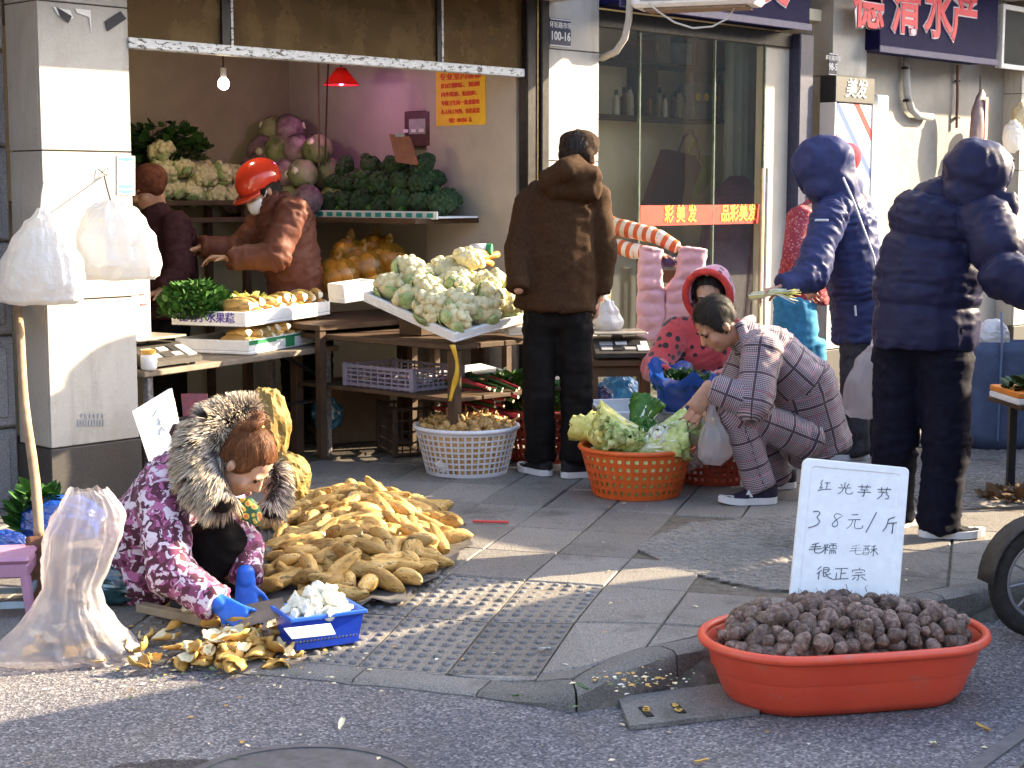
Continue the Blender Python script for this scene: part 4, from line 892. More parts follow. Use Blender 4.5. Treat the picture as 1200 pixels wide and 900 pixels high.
TARO = m_prod("taro_skin", [(.30, (.03, .018, .015)), (.44, (.10, .062, .05)), (.58, (.19, .13, .105)), (.75, (.38, .29, .24))], 55, .55, .6, 90, (1, 1, 1.8), .35, ((.42, .34, .28), 120, .62, .6))
SHL = m_prod("tuber_tan", [(.28, (.12, .055, .016)), (.45, (.34, .19, .06)), (.65, (.50, .33, .13)), (.8, (.66, .52, .30))], 40, .5, .3, 90, rnd=.25)
CURD = m_prod("cauliflower_curd", [(.3, (.50, .43, .20)), (.5, (.66, .60, .36)), (.75, (.76, .72, .52))], 24, .75, .6, 160, rnd=.1)
CLEAF = m_prod("cauliflower_leaf", [(.25, (.10, .20, .05)), (.48, (.30, .40, .16)), (.7, (.58, .60, .38))], 26, .55, .3, 60, rnd=.15)
BROC = m_prod("broccoli_green", [(.3, (.018, .04, .016)), (.55, (.04, .08, .035)), (.8, (.075, .11, .06))], 60, .85, .9, 240, rnd=.2)
CABB = m_prod("cabbage_leaf", [(.3, (.10, .14, .05)), (.5, (.26, .27, .14)), (.75, (.42, .38, .30))], 7, .5, .3, 40, (1, 1, 1), .25)
NAPA = m_prod("napa_leaf", [(.3, (.20, .34, .06)), (.5, (.50, .58, .22)), (.7, (.74, .77, .52))], 26, .5, .35, 50, rnd=.12)
NAPAY = m_prod("yellow_leaf", [(.3, (.50, .50, .10)), (.6, (.70, .66, .22)), (.8, (.78, .78, .45))], 14, .5, .35, 60, rnd=.1)
NAPAW = m_prod("napa_rib", [(.3, (.68, .72, .56)), (.7, (.80, .82, .72))], 10, .4, .2, 50, rnd=.05)
HERB = m_prod("herb_green", [(.3, (.02, .075, .012)), (.6, (.06, .17, .03)), (.85, (.14, .28, .07))], 30, .5, .2, 60, rnd=.2)
HERBD = m_prod("dark_leaf_green", [(.3, (.012, .04, .010)), (.6, (.03, .08, .02)), (.85, (.07, .13, .04))], 30, .45, .2, 60, rnd=.2)
REDST = m_prod("red_stem", [(.3, (.16, .012, .02)), (.7, (.38, .04, .06))], 18, .4, .2, 60, rnd=.2)
HUSK = m_prod("husk_peel", [(.25, (.30, .14, .03)), (.5, (.56, .33, .08)), (.8, (.74, .54, .20))], 14, .55, .4, 100, (1, 1, .3), .25, ((.16, .08, .03), 40, .64, .6))
HUSKI = m_prod("husk_inside", [(.3, (.66, .55, .30)), (.7, (.78, .72, .52))], 14, .5, .3, 60, rnd=.1)
ORNG = m_prod("orange_skin", [(.3, (.52, .22, .02)), (.7, (.70, .36, .05))], 12, .45, .2, 200, rnd=.15)
TOMA = m_prod("tomato_skin", [(.3, (.5, .06, .03)), (.7, (.65, .12, .06))], 8, .3, .1, 50, rnd=.15)

def shoot_mesh(seed, L=.19, r=.034, bend=.02, cut=False):
    rg = random.Random(seed); N = 15; n = 14; mb = MB(); rows = []; ph = rg.uniform(0, 6)
    bx, by = rg.uniform(-1, 1)*bend, rg.uniform(.2, 1)*bend
    for i in range(N):
        f = i/(N-1)
        w = (.62+.38*sm(f/.22)) if f < .3 else (1-.0*(f-.3)) if f < .5 else math.sqrt(max(.004, 1-((f-.5)/.505)**1.8))
        step = .06*((f*6.5+rg.random()*.05) % 1.)            # overlapping sheaths
        rr = r*(w*(1-.35*f*.3)+step*(1 if .1 < f < .95 else 0)); c = Vector((bx*math.sin(f*2.2), by*f*f*1.8, L*(f-.4)))
        rows.append([c+Vector((math.cos(2*math.pi*j/n)*rr*(1+.09*noise.noise(Vector((j*.9, f*7, seed)))), math.sin(2*math.pi*j/n)*rr*(.86+.08*noise.noise(Vector((j*.8, f*6, seed+9)))), .006*math.sin(2*math.pi*j/n*2+ph+f*5))) for j in range(n)])
    mb.sheet(rows, closed=True); mb.f.append(tuple(range((N-1)*n, N*n))); mb.m.append(0); mb.f.append(tuple(range(n-1, -1, -1))); mb.m.append(1)
    me = mb.data("bamboo_shoot", [SHOOT, CUT if cut or seed % 3 else SHOOT], True); me.set_sharp_from_angle(angle=R_(50)); return me
SM = [shoot_mesh(i, .130+.016*(i % 4), .0285+.003*(i % 3), .026) for i in range(7)]
rg = random.Random(21)
# heap of bamboo shoots on a sheet
HC = Vector((-.60, 6.22)); HE = gpoly([(300, 690), (330, 640), (300, 600), (345, 592), (430, 588), (500, 594), (528, 618), (536, 640), (512, 668), (470, 690), (400, 700)])
def heaph(x, y):
    if not inpoly(x, y, HE): return -1
    d = min(math.hypot(x-(x0+(x1-x0)*max(0, min(1, ((x-x0)*(x1-x0)+(y-y0)*(y1-y0))/((x1-x0)**2+(y1-y0)**2)))), y-(y0+(y1-y0)*max(0, min(1, ((x-x0)*(x1-x0)+(y-y0)*(y1-y0))/((x1-x0)**2+(y1-y0)**2))))) for (x0, y0), (x1, y1) in zip(HE, HE[1:]+HE[:1]))
    return .098*sm(d/.40)**.85
tarp = thing("plastic_sheet", "dark grey plastic sheet spread under the bamboo shoot heap", "sheet", Vector((HC.x, HC.y, gz(*HC)))); rows = []
hx = [p[0] for p in HE]; hy = [p[1] for p in HE]; cx_, cy_ = sum(hx)/len(hx), sum(hy)/len(hy)
for k in range(9):
    f = k/8; row = []
    for j in range(44):
        q = j/44*len(HE); a = int(q) % len(HE); t = q-int(q); p = Vector(HE[a]).lerp(Vector(HE[(a+1) % len(HE)]), t); e = 1.12+.05*math.sin(j*2.1)
        x, y = cx_+(p.x-cx_)*f*e, cy_+(p.y-cy_)*f*e; row.append((x, y, gz(x, y)+.004+(.012*abs(noise.noise(Vector((x*12, y*12, 0))))+(.012 if k == 8 else 0)*(math.sin(j*1.7)+1) if k > 6 else 0)))
    rows.append(row)
MB().sheet(rows, closed=True).build("sheet_film", mat("tarp_grey", (.12, .115, .11), .5, .35, 12, .2, 30), tarp, smooth=True)
def place_shoots(n, lo, hi, mind, zfac, k0):
    pts = []; tries = 0
    while len(pts) < n and tries < 9000:
        tries += 1; x, y = rg.uniform(min(hx), max(hx)), rg.uniform(min(hy), max(hy)); h = heaph(x, y)
        if h < lo or h > hi: continue
        if any((x-a)**2+((y-b)*.8)**2 < mind*mind for a, b in pts): continue
        pts.append((x, y)); e = .03; gx = (max(0, heaph(x+e, y))-max(0, heaph(x-e, y)))/(2*e); gy = (max(0, heaph(x, y+e))-max(0, heaph(x, y-e)))/(2*e)
        nrm = Vector((-gx, -gy, 1)).normalized(); ya = rg.gauss(R_(-28), R_(34))+(math.pi if rg.random() < .35 else 0) if rg.random() < .72 else rg.uniform(0, 6.28); d = Vector((math.cos(ya), math.sin(ya), 0)); d = (d-nrm*d.dot(nrm)).normalized()
        d = (d+nrm*rg.uniform(-.15, .28)).normalized(); Rm = frame_from(d, nrm) @ rotz(rg.uniform(0, 6.28)); 
        o = obj("bamboo_shoot", SM[rg.randrange(7)], None, (x, y, gz(x, y)+.03+h*zfac+rg.uniform(-.004, .008)), Rm.to_euler(), rg.uniform(.86, 1.14))
        tag(o, "brown unpeeled bamboo shoot in the heap on the pavement", "bamboo shoot", "bamboo shoots heaped on the ground")
    return len(pts)
place_shoots(110, .02, 9, .058, .45, 0); place_shoots(180, .0, 9, .046, 1., 0)
# shoots on the trays of stall one
SC_ = [shoot_mesh(40+i, .15, .031+.002*(i % 3), .012, True) for i in range(4)]
def tray_shoots(O, A, B, z, rows, lab, grp):
    a = A.normalized(); b = B.normalized()
    for (cnt, bo, zz, s0, s1) in rows:
        for i in range(cnt):
            f = s0+(s1-s0)*(i+.5+rg.uniform(-.25, .25))/cnt; d = (b+a*rg.uniform(-.35, .35)+dz*rg.uniform(-.25, .1)).normalized(); Rm = frame_from(d) @ rotz(rg.uniform(0, 6.28))
            p = O+A*f+b*(bo+rg.uniform(-.01, .012))+dz*(zz+rg.uniform(-.004, .006)); o = obj("bamboo_shoot", SC_[rg.randrange(4)], None, p, Rm.to_euler(), rg.uniform(1.02, 1.3)); tag(o, lab, "bamboo shoot", grp)
tray_shoots(NU, LA, LB, 0, [(11, .085, .058, .02, .98), (10, .11, .105, .06, 1.0), (5, .25, .06, .4, .98)], "cut bamboo shoot with pale end on the upper foam tray", "bamboo shoots on the upper foam tray")
tray_shoots(NC, LA, LB, 0, [(12, .085, .055, .03, .98), (11, .10, .095, .05, .96)], "pale bamboo shoot in the green striped lower tray", "bamboo shoots on the lower foam tray")
# leafy herbs
def leaf_tuft(mb, c, n, rx, ry, h, ls, rg, m=0, stems=True, droop=.4):
    for i in range(n):
        a = rg.uniform(0, 6.28); q = math.sqrt(rg.random()); base = c+Vector((math.cos(a)*rx*q, math.sin(a)*ry*q, h*(.15+.85*rg.random())*(1.05-.5*q*q)))
        d = Vector((math.cos(a+rg.uniform(-1, 1)), math.sin(a+rg.uniform(-1, 1)), rg.uniform(-.3, .9))).normalized(); s = d.cross(Vector((rg.uniform(-1, 1), rg.uniform(-1, 1), 1))).normalized(); L = ls*rg.uniform(.6, 1.3); w = L*.36; up = d.cross(s)
        mb.add([base, base+d*L*.35+s*w+up*L*.1, base+d*L*.7+s*w*.8, base+d*L-up*L*droop*.3, base+d*L*.7-s*w*.8, base+d*L*.35-s*w+up*L*.1, base+d*L*.5-up*L*.06], [(0, 1, 6), (1, 2, 6), (2, 3, 6), (3, 4, 6), (4, 5, 6), (5, 0, 6)], m)
        if stems and i % 3 == 0: mb.tube([c+Vector((math.cos(a)*rx*q*.6, math.sin(a)*ry*q*.6, 0)), base], [.0028, .0015], 4, 1)
def herb(name, label, c, n, rx, ry, h, ls, m1, m2, seed, cat="greens"):
    o = thing(name, label, cat, c); mb = MB(); leaf_tuft(mb, c, n, rx, ry, h, ls, random.Random(seed)); q = mb.build("leaves", [m1, m2], o, smooth=True); return o
hc = NU+LA*.10+LB*.80+dz*.03
herb("herb_bunch", "heap of bright green celery leaves on the upper foam tray", hc, 1300, .17, .19, .19, .042, HERB, HERB, 1)
herb("herb_bunch", "pale yellow green stalks beside the celery on the upper foam tray", NU+LA*.46+LB*.55+dz*.03, 260, .10, .10, .10, .06, NAPAY, NAPAW, 2)
herb("grass_tuft", "tuft of thin green grass by the wall foot", Vector((-1.98, 6.66, .02)), 160, .06, .05, .17, .09, HERB, HERB, 3, "grass")
for k in range(5): 
    p = bx+dz*(.416+.024)+E1*(.02+.05*(k % 3))+N1*(-.06+.06*(k//3)); o = thing("tomato", "small red tomato on the white cardboard box", "tomato", p-dz*.024, "tomatoes on the cardboard box"); MB().ell(p, (.028, .028, .024), 14, 9).build("fruit", TOMA, o, smooth=True); MB().lathe([(.012, .0), (.002, .004)], 5, p+dz*.023).build("calyx", HERB, o)
# cauliflower
def cauli_mesh(seed, r=.085):
    rg = random.Random(seed); mb = MB()
    for i in range(46):
        th = math.acos(1-rg.random()*1.05); ph = rg.uniform(0, 6.28); q = Vector((math.sin(th)*math.cos(ph), math.sin(th)*math.sin(ph), math.cos(th)*.72)); rr = r*rg.uniform(.20, .30)
        mb.ell(q*r*.82, rr, 9, 6, None, 0, lambda a, p, q=q: a*(1+.22*noise.noise(p*5+q*9)))
    mb.ell((0, 0, 0), (r*.85, r*.85, r*.62), 14, 8)
    return mb.data("curd", [CURD], True)
def cleaf_mesh(seed, r=.085):
    rg = random.Random(seed); mb = MB(); n = 5
    for k in range(n):
        a0 = 2*math.pi*k/n+rg.uniform(-.3, .3); top = rg.uniform(-.5, .35); rows = []
        for i in range(7):
            f = i/6; th = math.pi*(.86-(.86-.5+top*.28)*f); row = []
            for j in range(5):
                w = (j-2)/2*(.42*math.sin(min(1, f*1.3+.15)*math.pi*.62)); e = r*(1.06+.06*noise.noise(Vector((k*3+j, f*4, seed)))+.12*max(0, f-.75)*rg.uniform(.5, 1.4)); a = a0+w/ max(.35, math.sin(th)); row.append(Vector((math.sin(th)*math.cos(a)*e, math.sin(th)*math.sin(a)*e, math.cos(th)*e*.8)))
            rows.append(row)
        mb.sheet(rows)
    return mb.data("leaf", [CLEAF], True)
CM = [cauli_mesh(i) for i in range(4)]; CLM = [cleaf_mesh(i) for i in range(4)]
def cauli(p, tilt, sc, label, grp, k, loc_n=None, leaves=True):
    o = thing("cauliflower", label, "cauliflower", p, grp); o.rotation_euler = Euler((tilt[0], tilt[1], rg.uniform(0, 6.28))); o.scale = (sc,)*3
    obj("curd", CM[k % 4], o)
    if leaves: l = obj("leaf", CLM[(k*3+1) % 4], o); m = l.modifiers.new("s", 'SOLIDIFY'); m.thickness = .0025
    return o
ta_, tb_ = LV*1.02, RV*1.15; k = 0
for layer, (h, lst) in enumerate(((.085, [(.12, .14), (.12, .46), (.14, .80), (.36, .12), (.38, .45), (.38, .80), (.62, .15), (.62, .50), (.62, .82), (.87, .22), (.86, .6)]), (.140, [(.18, .28), (.18, .62), (.34, .10), (.36, .45), (.36, .78), (.56, .28), (.56, .62), (.76, .35), (.76, .70), (.92, .45)]))):
    for s_, t_ in lst:
        k += 1; p = N2+ta_*s_+tb_*t_+CTN*h+Vector((rg.uniform(-.008, .008),)*3); cauli(p, (rg.uniform(.2, .9), rg.uniform(-.5, .5)), rg.uniform(.95, 1.15), "cream cauliflower with cut green leaves in the heap on the sloping tray", "cauliflowers on the sloping tray", k)
cauli(N2+ta_*.60+tb_*.80+CTN*.225, (.3, .2), 1.0, "bare pale cauliflower topping the heap on the sloping tray", None, 2, leaves=False)
for i in range(15):
    t = ftd(onf(172+16*(i % 7)+8*(i//7), 200, 1.9))[0]; z = SHB+.07+.12*(i//7); cauli(fc(t+rg.uniform(-.04, .04), 1.84+.1*rg.random(), z-rg.random()*.05), (rg.uniform(-.2, 1.), rg.uniform(-.7, .7)), rg.uniform(.8, 1.1), "cauliflower in the dim pile on the back shelf", "cauliflowers on the back shelf", i)
herb("herb_bunch", "dark leafy greens piled on the back shelf above the cauliflowers", fc(ftd(onf(190, 180, 2.0))[0], 2.0, SHB+.22), 300, .26, .14, .24, .07, HERBD, HERBD, 6)
# broccoli
def broc_mesh(seed, r=.09):
    rg = random.Random(seed); mb = MB()
    for i in range(60):
        th = math.acos(1-rg.random()*1.1); ph = rg.uniform(0, 6.28); q = Vector((math.sin(th)*math.cos(ph), math.sin(th)*math.sin(ph), math.cos(th)*.7)); mb.ell(q*r*.84, r*rg.uniform(.15, .24), 8, 6, None, 0, lambda a, p, q=q: a*(1+.3*noise.noise(p*7+q*9)))
    mb.ell((0, 0, 0), (r*.84, r*.84, r*.6), 12, 8); mb.cyl((0, 0, -r*.1), (0, 0, -r*1.1), r*.26, r*.3, 10, 1); return mb.data("broccoli", [BROC, HERB], True)
BM = [broc_mesh(i+60) for i in range(4)]; k = 0
bt = thing("foam_tray", "thin white tray edge with teal print under the broccoli on the wall shelf", "tray", fc(2.68, .8, SHS)); fbox(MB(), 2.685, 3.0, .31, 1.58, SHS+.001, SHS+.012).build("tray_floor", FOAM, bt); fbox(MB(), 2.67, 2.684, .31, 1.58, SHS-.005, SHS+.04, .003).build("tray_edge", FOAM, bt)
for i in range(14): fbox(MB(), 2.6665, 2.6695, .34+i*.088, .34+i*.088+.05, SHS+.006, SHS+.03).build("print", mat("teal_print", (.03, .32, .30), .6, .1), bt)
for lay, (z, n_, t_) in enumerate(((.085, 7, 2.78), (.10, 7, 2.92), (.20, 6, 2.82), (.215, 5, 2.95), (.30, 4, 2.88))):
    for i in range(n_):
        k += 1; d = .36+(1.5-.36)*(i+.5*(lay % 2)+.2)/max(n_, 6); 
        if lay >= 2: d = .52+(1.45-.52)*(i+.5)/n_
        o = obj("broccoli", BM[k % 4], None, fc(t_+rg.uniform(-.015, .015), d, SHS+z), (rg.uniform(-.3, .9), rg.uniform(-1., -.1), rg.uniform(0, 6)), rg.uniform(.85, 1.1)); tag(o, "dark green broccoli head heaped on the wall shelf", "broccoli", "broccoli on the wall shelf")
# cabbages
def cabb_mesh(seed, r=.095):
    rg = random.Random(seed); mb = MB(); mb.ell((0, 0, 0), (r, r, r*.9), 28, 18, None, 0, lambda q, p: q*(1+.035*noise.noise(p*2.2+Vector((seed, 0, 0)))+.03*abs(math.sin(math.atan2(p.y, p.x)*3.5+p.z*2))))
    for k in range(4):
        a0 = rg.uniform(0, 6.28); rows = []
        for i in range(7):
            th = math.pi*(.85-.6*i/6); rows.append([Vector((math.sin(th)*math.cos(a0+w), math.sin(th)*math.sin(a0+w), math.cos(th)*.9))*r*(1.03+.05*noise.noise(Vector((i, w*3, seed+k)))+(.10*abs(w)**3)) for w in [x*.22 for x in range(-4, 5)]])
        mb.sheet(rows)
    mb.cyl((0, 0, -r*.85), (0, 0, -r*1.05), r*.22, r*.25, 10, 1); return mb.data("cabbage", [CABB, CUT], True)
KM = [cabb_mesh(i+80) for i in range(4)]
CABP = m_prod('purple_cabbage', [(.3, (.10, .05, .07)), (.5, (.26, .17, .20)), (.72, (.46, .36, .38))], 12, .5, .4, 40, rnd=.25)
for k_ in (1, 3): KM[k_].materials[0] = CABP
k = 0
for (z, t0, n_) in ((.10, 2.62, 5), (.10, 2.84, 5), (.26, 2.68, 4), (.27, 2.86, 4), (.41, 2.74, 4), (.42, 2.90, 3), (.54, 2.84, 2)):
    for i in range(n_):
        k += 1; p = fc(t0+rg.uniform(-.02, .02), 2.10-(i+(.0 if z < .2 else .35 if z < .4 else .6))*.178+rg.uniform(-.02, .02), SHS+z); o = obj("cabbage", KM[k % 4], None, p, (rg.uniform(1.2, 2.2), rg.uniform(-.6, .6), rg.uniform(0, 6)), rg.uniform(.92, 1.1)); tag(o, "round green and purple cabbage piled at the far end of the wall shelf", "cabbage", "cabbages on the wall shelf")
# cartons in front of the cabbages
for i, (u0, u1, v0, v1, mm, lab) in enumerate(((340, 362, 208, 232, mat("carton_green", (.08, .12, .05), .5, .4), "green and yellow drink carton on the back shelf"), (366, 390, 207, 243, REDP, "red and white milk carton on the back shelf"))):
    d = 1.65; a, b = ftd(onf(u0, 220, d))[0], ftd(onf(u1, 220, d))[0]; z1 = onf(u0, v0, d).z; c = thing("drink_carton", lab, "carton", fc((a+b)/2, d+.03, SHB)); fbox(MB(), a, b, d-.02, d+.05, SHB-.10, z1, .002).build("carton_body", mm, c); fbox(MB(), a+.01, b-.01, d-.024, d-.021, SHB-.02, z1-.04).build("panel", WHITEPL if i else mat("cream_panel", (.5, .45, .3), .6, .1), c)
shelf("low_shelf", "narrow step shelf under the drink cartons", 1.55, 2.5, 1.58, 1.71, SHB-.101, legs=False)
# yellow net bags of oranges on the counter
NET = m_film("yellow_net", (.62, .36, .04), .72, .3, .3)
for i, (u, v, D, r) in enumerate(((395, 325, 9.2, .12), (425, 315, 9.35, .12), (455, 305, 9.5, .11), (410, 300, 9.6, .11), (440, 292, 9.75, .10))):
    c = at(u, v, D); o = thing("fruit_bag", "yellow net bag of oranges on the low counter", "bag", Vector((c.x, c.y, c.z-.1)), "net bags of oranges"); mb = MB(); q = random.Random(i)
    for k in range(11): mb.ell(c+Vector((q.uniform(-1, 1)*r*.6, q.uniform(-1, 1)*r*.5, q.uniform(-.8, .8)*r*.6)), .042, 10, 7)
    x = mb.build("orange", ORNG, o, smooth=True); x["kind"] = "stuff"
    MB().ell(c, (r*1.05, r*.95, r*.95), 24, 16, None, 0, lambda a, p: a*(1+.10*noise.noise(p*3+Vector((i*4, 0, 0))))).build("net", NET, o, smooth=True); MB().tube([c+dz*r*.9, c+dz*r*1.15+Vector((.02, 0, 0)), c+dz*r*1.35], [.03, .012, .022], 8).build("neck", NET, o)
pk = at(566, 292, 9.0); o = thing("bottle", "small bottle with green cap lying among vegetables", "bottle", pk); MB().tube([pk+Vector((-.07, .02, 0)), pk+Vector((.02, 0, 0))], .03, 12).build("bottle_body", WHITEPL, o, smooth=True); MB().tube([pk+Vector((.021, 0, 0)), pk+Vector((.05, -.006, 0))], .031, 12).build("cap", GREENP, o)
CARR = m_prod("carrot_skin", [(.3, (.55, .20, .03)), (.7, (.68, .30, .06))], 20, .5, .2, 90, rnd=.2)
cm = MB().tube([(0, 0, -.09), (0, 0, -.05), (.003, 0, .04), (0, .003, .09)], [.018, .02, .014, .003], 10).data("carrot", [CARR], True)
for i in range(8):
    p = at(545+i*3.6, 306-(i % 3)*5, 8.9+.03*(i % 4)); o = obj("carrot", cm, None, p, (R_(90)+rg.uniform(-.2, .2), 0, rg.uniform(-1.4, -.4)), 1.); tag(o, "orange carrot in the pile behind the cauliflowers", "carrot", "carrots behind the cauliflowers")
shelf("carrot_shelf", "small dark box shelf under the carrots behind the cauliflower heap", 2.35, 2.98, .0, .24, .93)
for i in range(9):
    p = at(590+(i % 3)*7, 380-(i//3)*9, 8.4+.1*(i//3)); o = obj("red_onion", KM[0], None, p, (rg.uniform(0, 3), rg.uniform(0, 3), 0), .32); o = tag(o, "pinkish red onion in the narrow tray beside the man in brown", "onion", "onions in the narrow tray")
oni = KM[0].copy(); oni.materials.clear(); oni.materials.append(m_prod("onion_skin", [(.3, (.38, .10, .06)), (.7, (.62, .30, .20))], 14, .4, .2, 60, rnd=.2)); oni.materials.append(CUT)
for x in [q for q in bpy.data.objects if q.name.startswith("red_onion")]: x.data = oni

# ---- baskets
def basket(name, label, c, r0, r1, h, mm, nc=40, nr=5, frac=.45, cat="basket", rim=.012):
    o = thing(name, label, cat, c); mb = MB()
    def P(i, f): a = 2*math.pi*i/nc; r = r0+(r1-r0)*f; return Vector((math.cos(a)*r, math.sin(a)*r, h*f))+c
    for k in range(nr):
        f0, f1 = .06+.86*k/nr, .06+.86*(k+1)/nr
        for i in range(nc):
            q = [P(i, f0), P(i+1, f0), P(i+1, f1), P(i, f1)]; m = sum(q, Vector())/4; ins = [m+(p-m)*(1-frac) for p in q]; mb.add(q+ins, [(0, 1, 5, 4), (1, 2, 6, 5), (2, 3, 7, 6), (3, 0, 4, 7)])
    for f0, f1 in ((0, .06), (.92, 1.)): mb.sheet([[P(i, f) for i in range(nc)] for f in (f0, f1)], closed=True)
    w = mb.build("lattice_wall", mm, o); s = w.modifiers.new("s", 'SOLIDIFY'); s.thickness = .004; s.offset = 0
    MB().lathe([(r0, .002), (0.001, .004)], nc, c).build("basket_floor", mm, o); N = 48
    MB().tube([c+Vector((math.cos(2*math.pi*i/N)*r1, math.sin(2*math.pi*i/N)*r1, h)) for i in range(N+1)], rim, 8, caps=False).build("rim", mm, o, smooth=True); return o
ORB = mat("orange_basket", (.62, .11, .02), .4, .12, 20); WHB = mat("white_basket", (.62, .62, .66), .4, .08, 20); REB = mat("red_basket", (.34, .055, .03), .45, .15, 20)
def hit(u, v, D): p = at(u, v, D); return Vector((p.x, p.y, gz(p.x, p.y)+.002))
WB = hit(547, 540, 8.18); basket("round_basket", "white lattice plastic basket of brown tubers below the yellow tape", WB, .205, .262, .235, WHB, 44, 7, .28)
OB = hit(746, 560, 7.58); basket("round_basket", "orange lattice plastic basket heaped with pale napa cabbage", OB, .205, .268, .225, ORB, 40, 5, .5)
RB1 = hit(838, 545, 7.95); basket("round_basket", "red lattice basket half hidden behind the orange basket", RB1, .19, .245, .2, REB, 36, 5, .45)
RB2 = hit(640, 540, 8.6); basket("round_basket", "dull red lattice basket of greens behind the man in brown", RB2, .2, .25, .27, REB, 36, 5, .45)
# tubers
def tuber_mesh(seed):
    rg = random.Random(seed); mb = MB(); r = .025; mb.ell((0, 0, 0), (r, r, r*.92), 12, 8, None, 0, lambda q, p: q*(1+.12*noise.noise(p*2+Vector((seed, 0, 0))))); mb.tube([(0, 0, r*.8), (.004, 0, r*1.8), (rg.uniform(-.012, .012), .006, r*2.1+rg.uniform(0, .014))], [.007, .005, .0025], 6); return mb.data("arrowhead_tuber", [SHL], True)
AM = [tuber_mesh(i) for i in range(5)]; filler = []
for i in range(150):
    lay = 0 if i < 95 else 1; a, q = rg.uniform(0, 6.28), math.sqrt(rg.random())*(.235 if lay == 0 else .19); z = .215+(.045*(1-(q/.25)**2))+lay*.018
    o = obj("arrowhead_tuber", AM[i % 5], None, WB+Vector((math.cos(a)*q, math.sin(a)*q, z)), (rg.uniform(-1.6, 1.6), rg.uniform(-1.6, 1.6), rg.uniform(0, 6)), rg.uniform(.8, 1.35)); tag(o, "small tan tuber with a sprout heaped in the white basket", "tuber", "tubers in the white basket")
fl = MB().lathe([(.20, .01), (.25, .20), (.245, .215), (.15, .235), (.002, .245)], 36, WB).build("tuber_fill", SHL, None, smooth=True); tag(fl, "tan tubers packed below the surface inside the white basket", "tubers", kind="stuff")
crumple("plastic_bag", "white plastic bag with a red mark stuffed low in the white basket", "bag", WB+Vector((-.02, -.17, .06)), .07, FILMW, 12, (1.8, .35, .75))
# napa cabbage leaves in the orange basket
def ruffle_leaf(mb, base, d, up, L, Wd, seed, m=0, curl=.5, ruf=.25):
    d = Vector(d).normalized(); up = Vector(up); s = d.cross(up).normalized(); up = s.cross(d); rows = []
    for i in range(9):
        f = i/8; w = Wd*(.35+.65*math.sin(min(1., f*1.05+.1)*math.pi*.55))*(1 if f < .85 else 1-(f-.85)*2.6); c = base+d*L*f+up*L*curl*(f*f*.5)
        rows.append([c+s*w*x+up*(abs(x)**2*Wd*.5+ruf*Wd*abs(x)*(math.sin(f*23+x*6+seed)+.8*math.sin(f*41-x*9+seed*2))*.9*f+.10*Wd*noise.noise(Vector((x*3, f*8, seed)))) for x in [q/4 for q in range(-4, 5)]])
    mb.sheet(rows, m); 
    mb.tube([base-up*.002, base+d*L*.45+up*(L*curl*.1-.002), base+d*L*.85+up*L*curl*.36], [Wd*.22, Wd*.14, Wd*.03], 6, 1, sy=.35, hint=up)
def napa(name, label, c, d, L, n, m1, seed, Wd=.055, grp=None):
    o = thing(name, label, "cabbage", c, grp); q = random.Random(seed); mb = MB(); d = Vector(d).normalized()
    for i in range(n):
        a = 2*math.pi*i/n*1.618*1.0+q.uniform(-.3, .3); Mr = frame_from(d); r = Vector(Mr.col[0])*math.cos(a)+Vector(Mr.col[1])*math.sin(a); k = .25+.75*(i/n); ruffle_leaf(mb, c+r*.02*k, d+r*.25*k, -r, L*q.uniform(.8, 1.05), Wd*q.uniform(.8, 1.2), seed*7+i, 0, -.25, .3)
    x = mb.build("leaf", [m1, NAPAW], o, smooth=True); x.modifiers.new("s", 'SOLIDIFY').thickness = .002; return o
zt_ = .235
for i, (dx, dy, dr, L, n_, m1, lab) in enumerate(((-.02, -.13, (1, -.1, .12), .26, 14, NAPA, "pale green napa cabbage lying along the orange basket's front"), (.03, .02, (.9, .3, .2), .27, 14, NAPA, "napa cabbage with white ribs lying across the orange basket"), (.05, -.03, (-1, .1, .25), .26, 15, NAPAY, "yellow hearted lettuce head lying at the orange basket's rim"), (-.08, .05, (-.8, .5, .3), .24, 14, NAPAY, "yellow green curly cabbage behind the lettuce in the orange basket"), (.0, .12, (.2, .4, .5), .22, 12, HERB, "darker green leafy head at the back of the orange basket"), (.03, -.11, (-.9, -.35, .15), .22, 12, NAPA, "small ruffled cabbage drooping over the orange basket's front rim"), (.10, .05, (1, .2, .25), .22, 12, NAPA, "white ribbed cabbage half wrapped in clear film in the orange basket"))):
    napa("napa_cabbage", lab, OB+Vector((dx, dy, zt_+.02*(i % 3))), dr, L, n_+8, m1, i+3, .05)
def rosette(label, c, R, n, m1, seed, ht=.10):
    o = thing("lettuce_head", label, "lettuce", c); q = random.Random(seed); mb = MB()
    for i in range(n):
        a = i*2.4+q.uniform(-.3, .3); k = 1-i/n; d = Vector((math.cos(a)*k, math.sin(a)*k, .35+1.1*(1-k)+q.uniform(-.15, .15))); ruffle_leaf(mb, c+Vector((math.cos(a), math.sin(a), 0))*.012*k, d, Vector((-math.cos(a), -math.sin(a), .8)), R*q.uniform(.75, 1.1), R*.36*q.uniform(.8, 1.2), seed*5+i, 0, .5, .42)
    x = mb.build("leaf", [m1, NAPAW], o, smooth=True); x.modifiers.new("s", 'SOLIDIFY').thickness = .0018
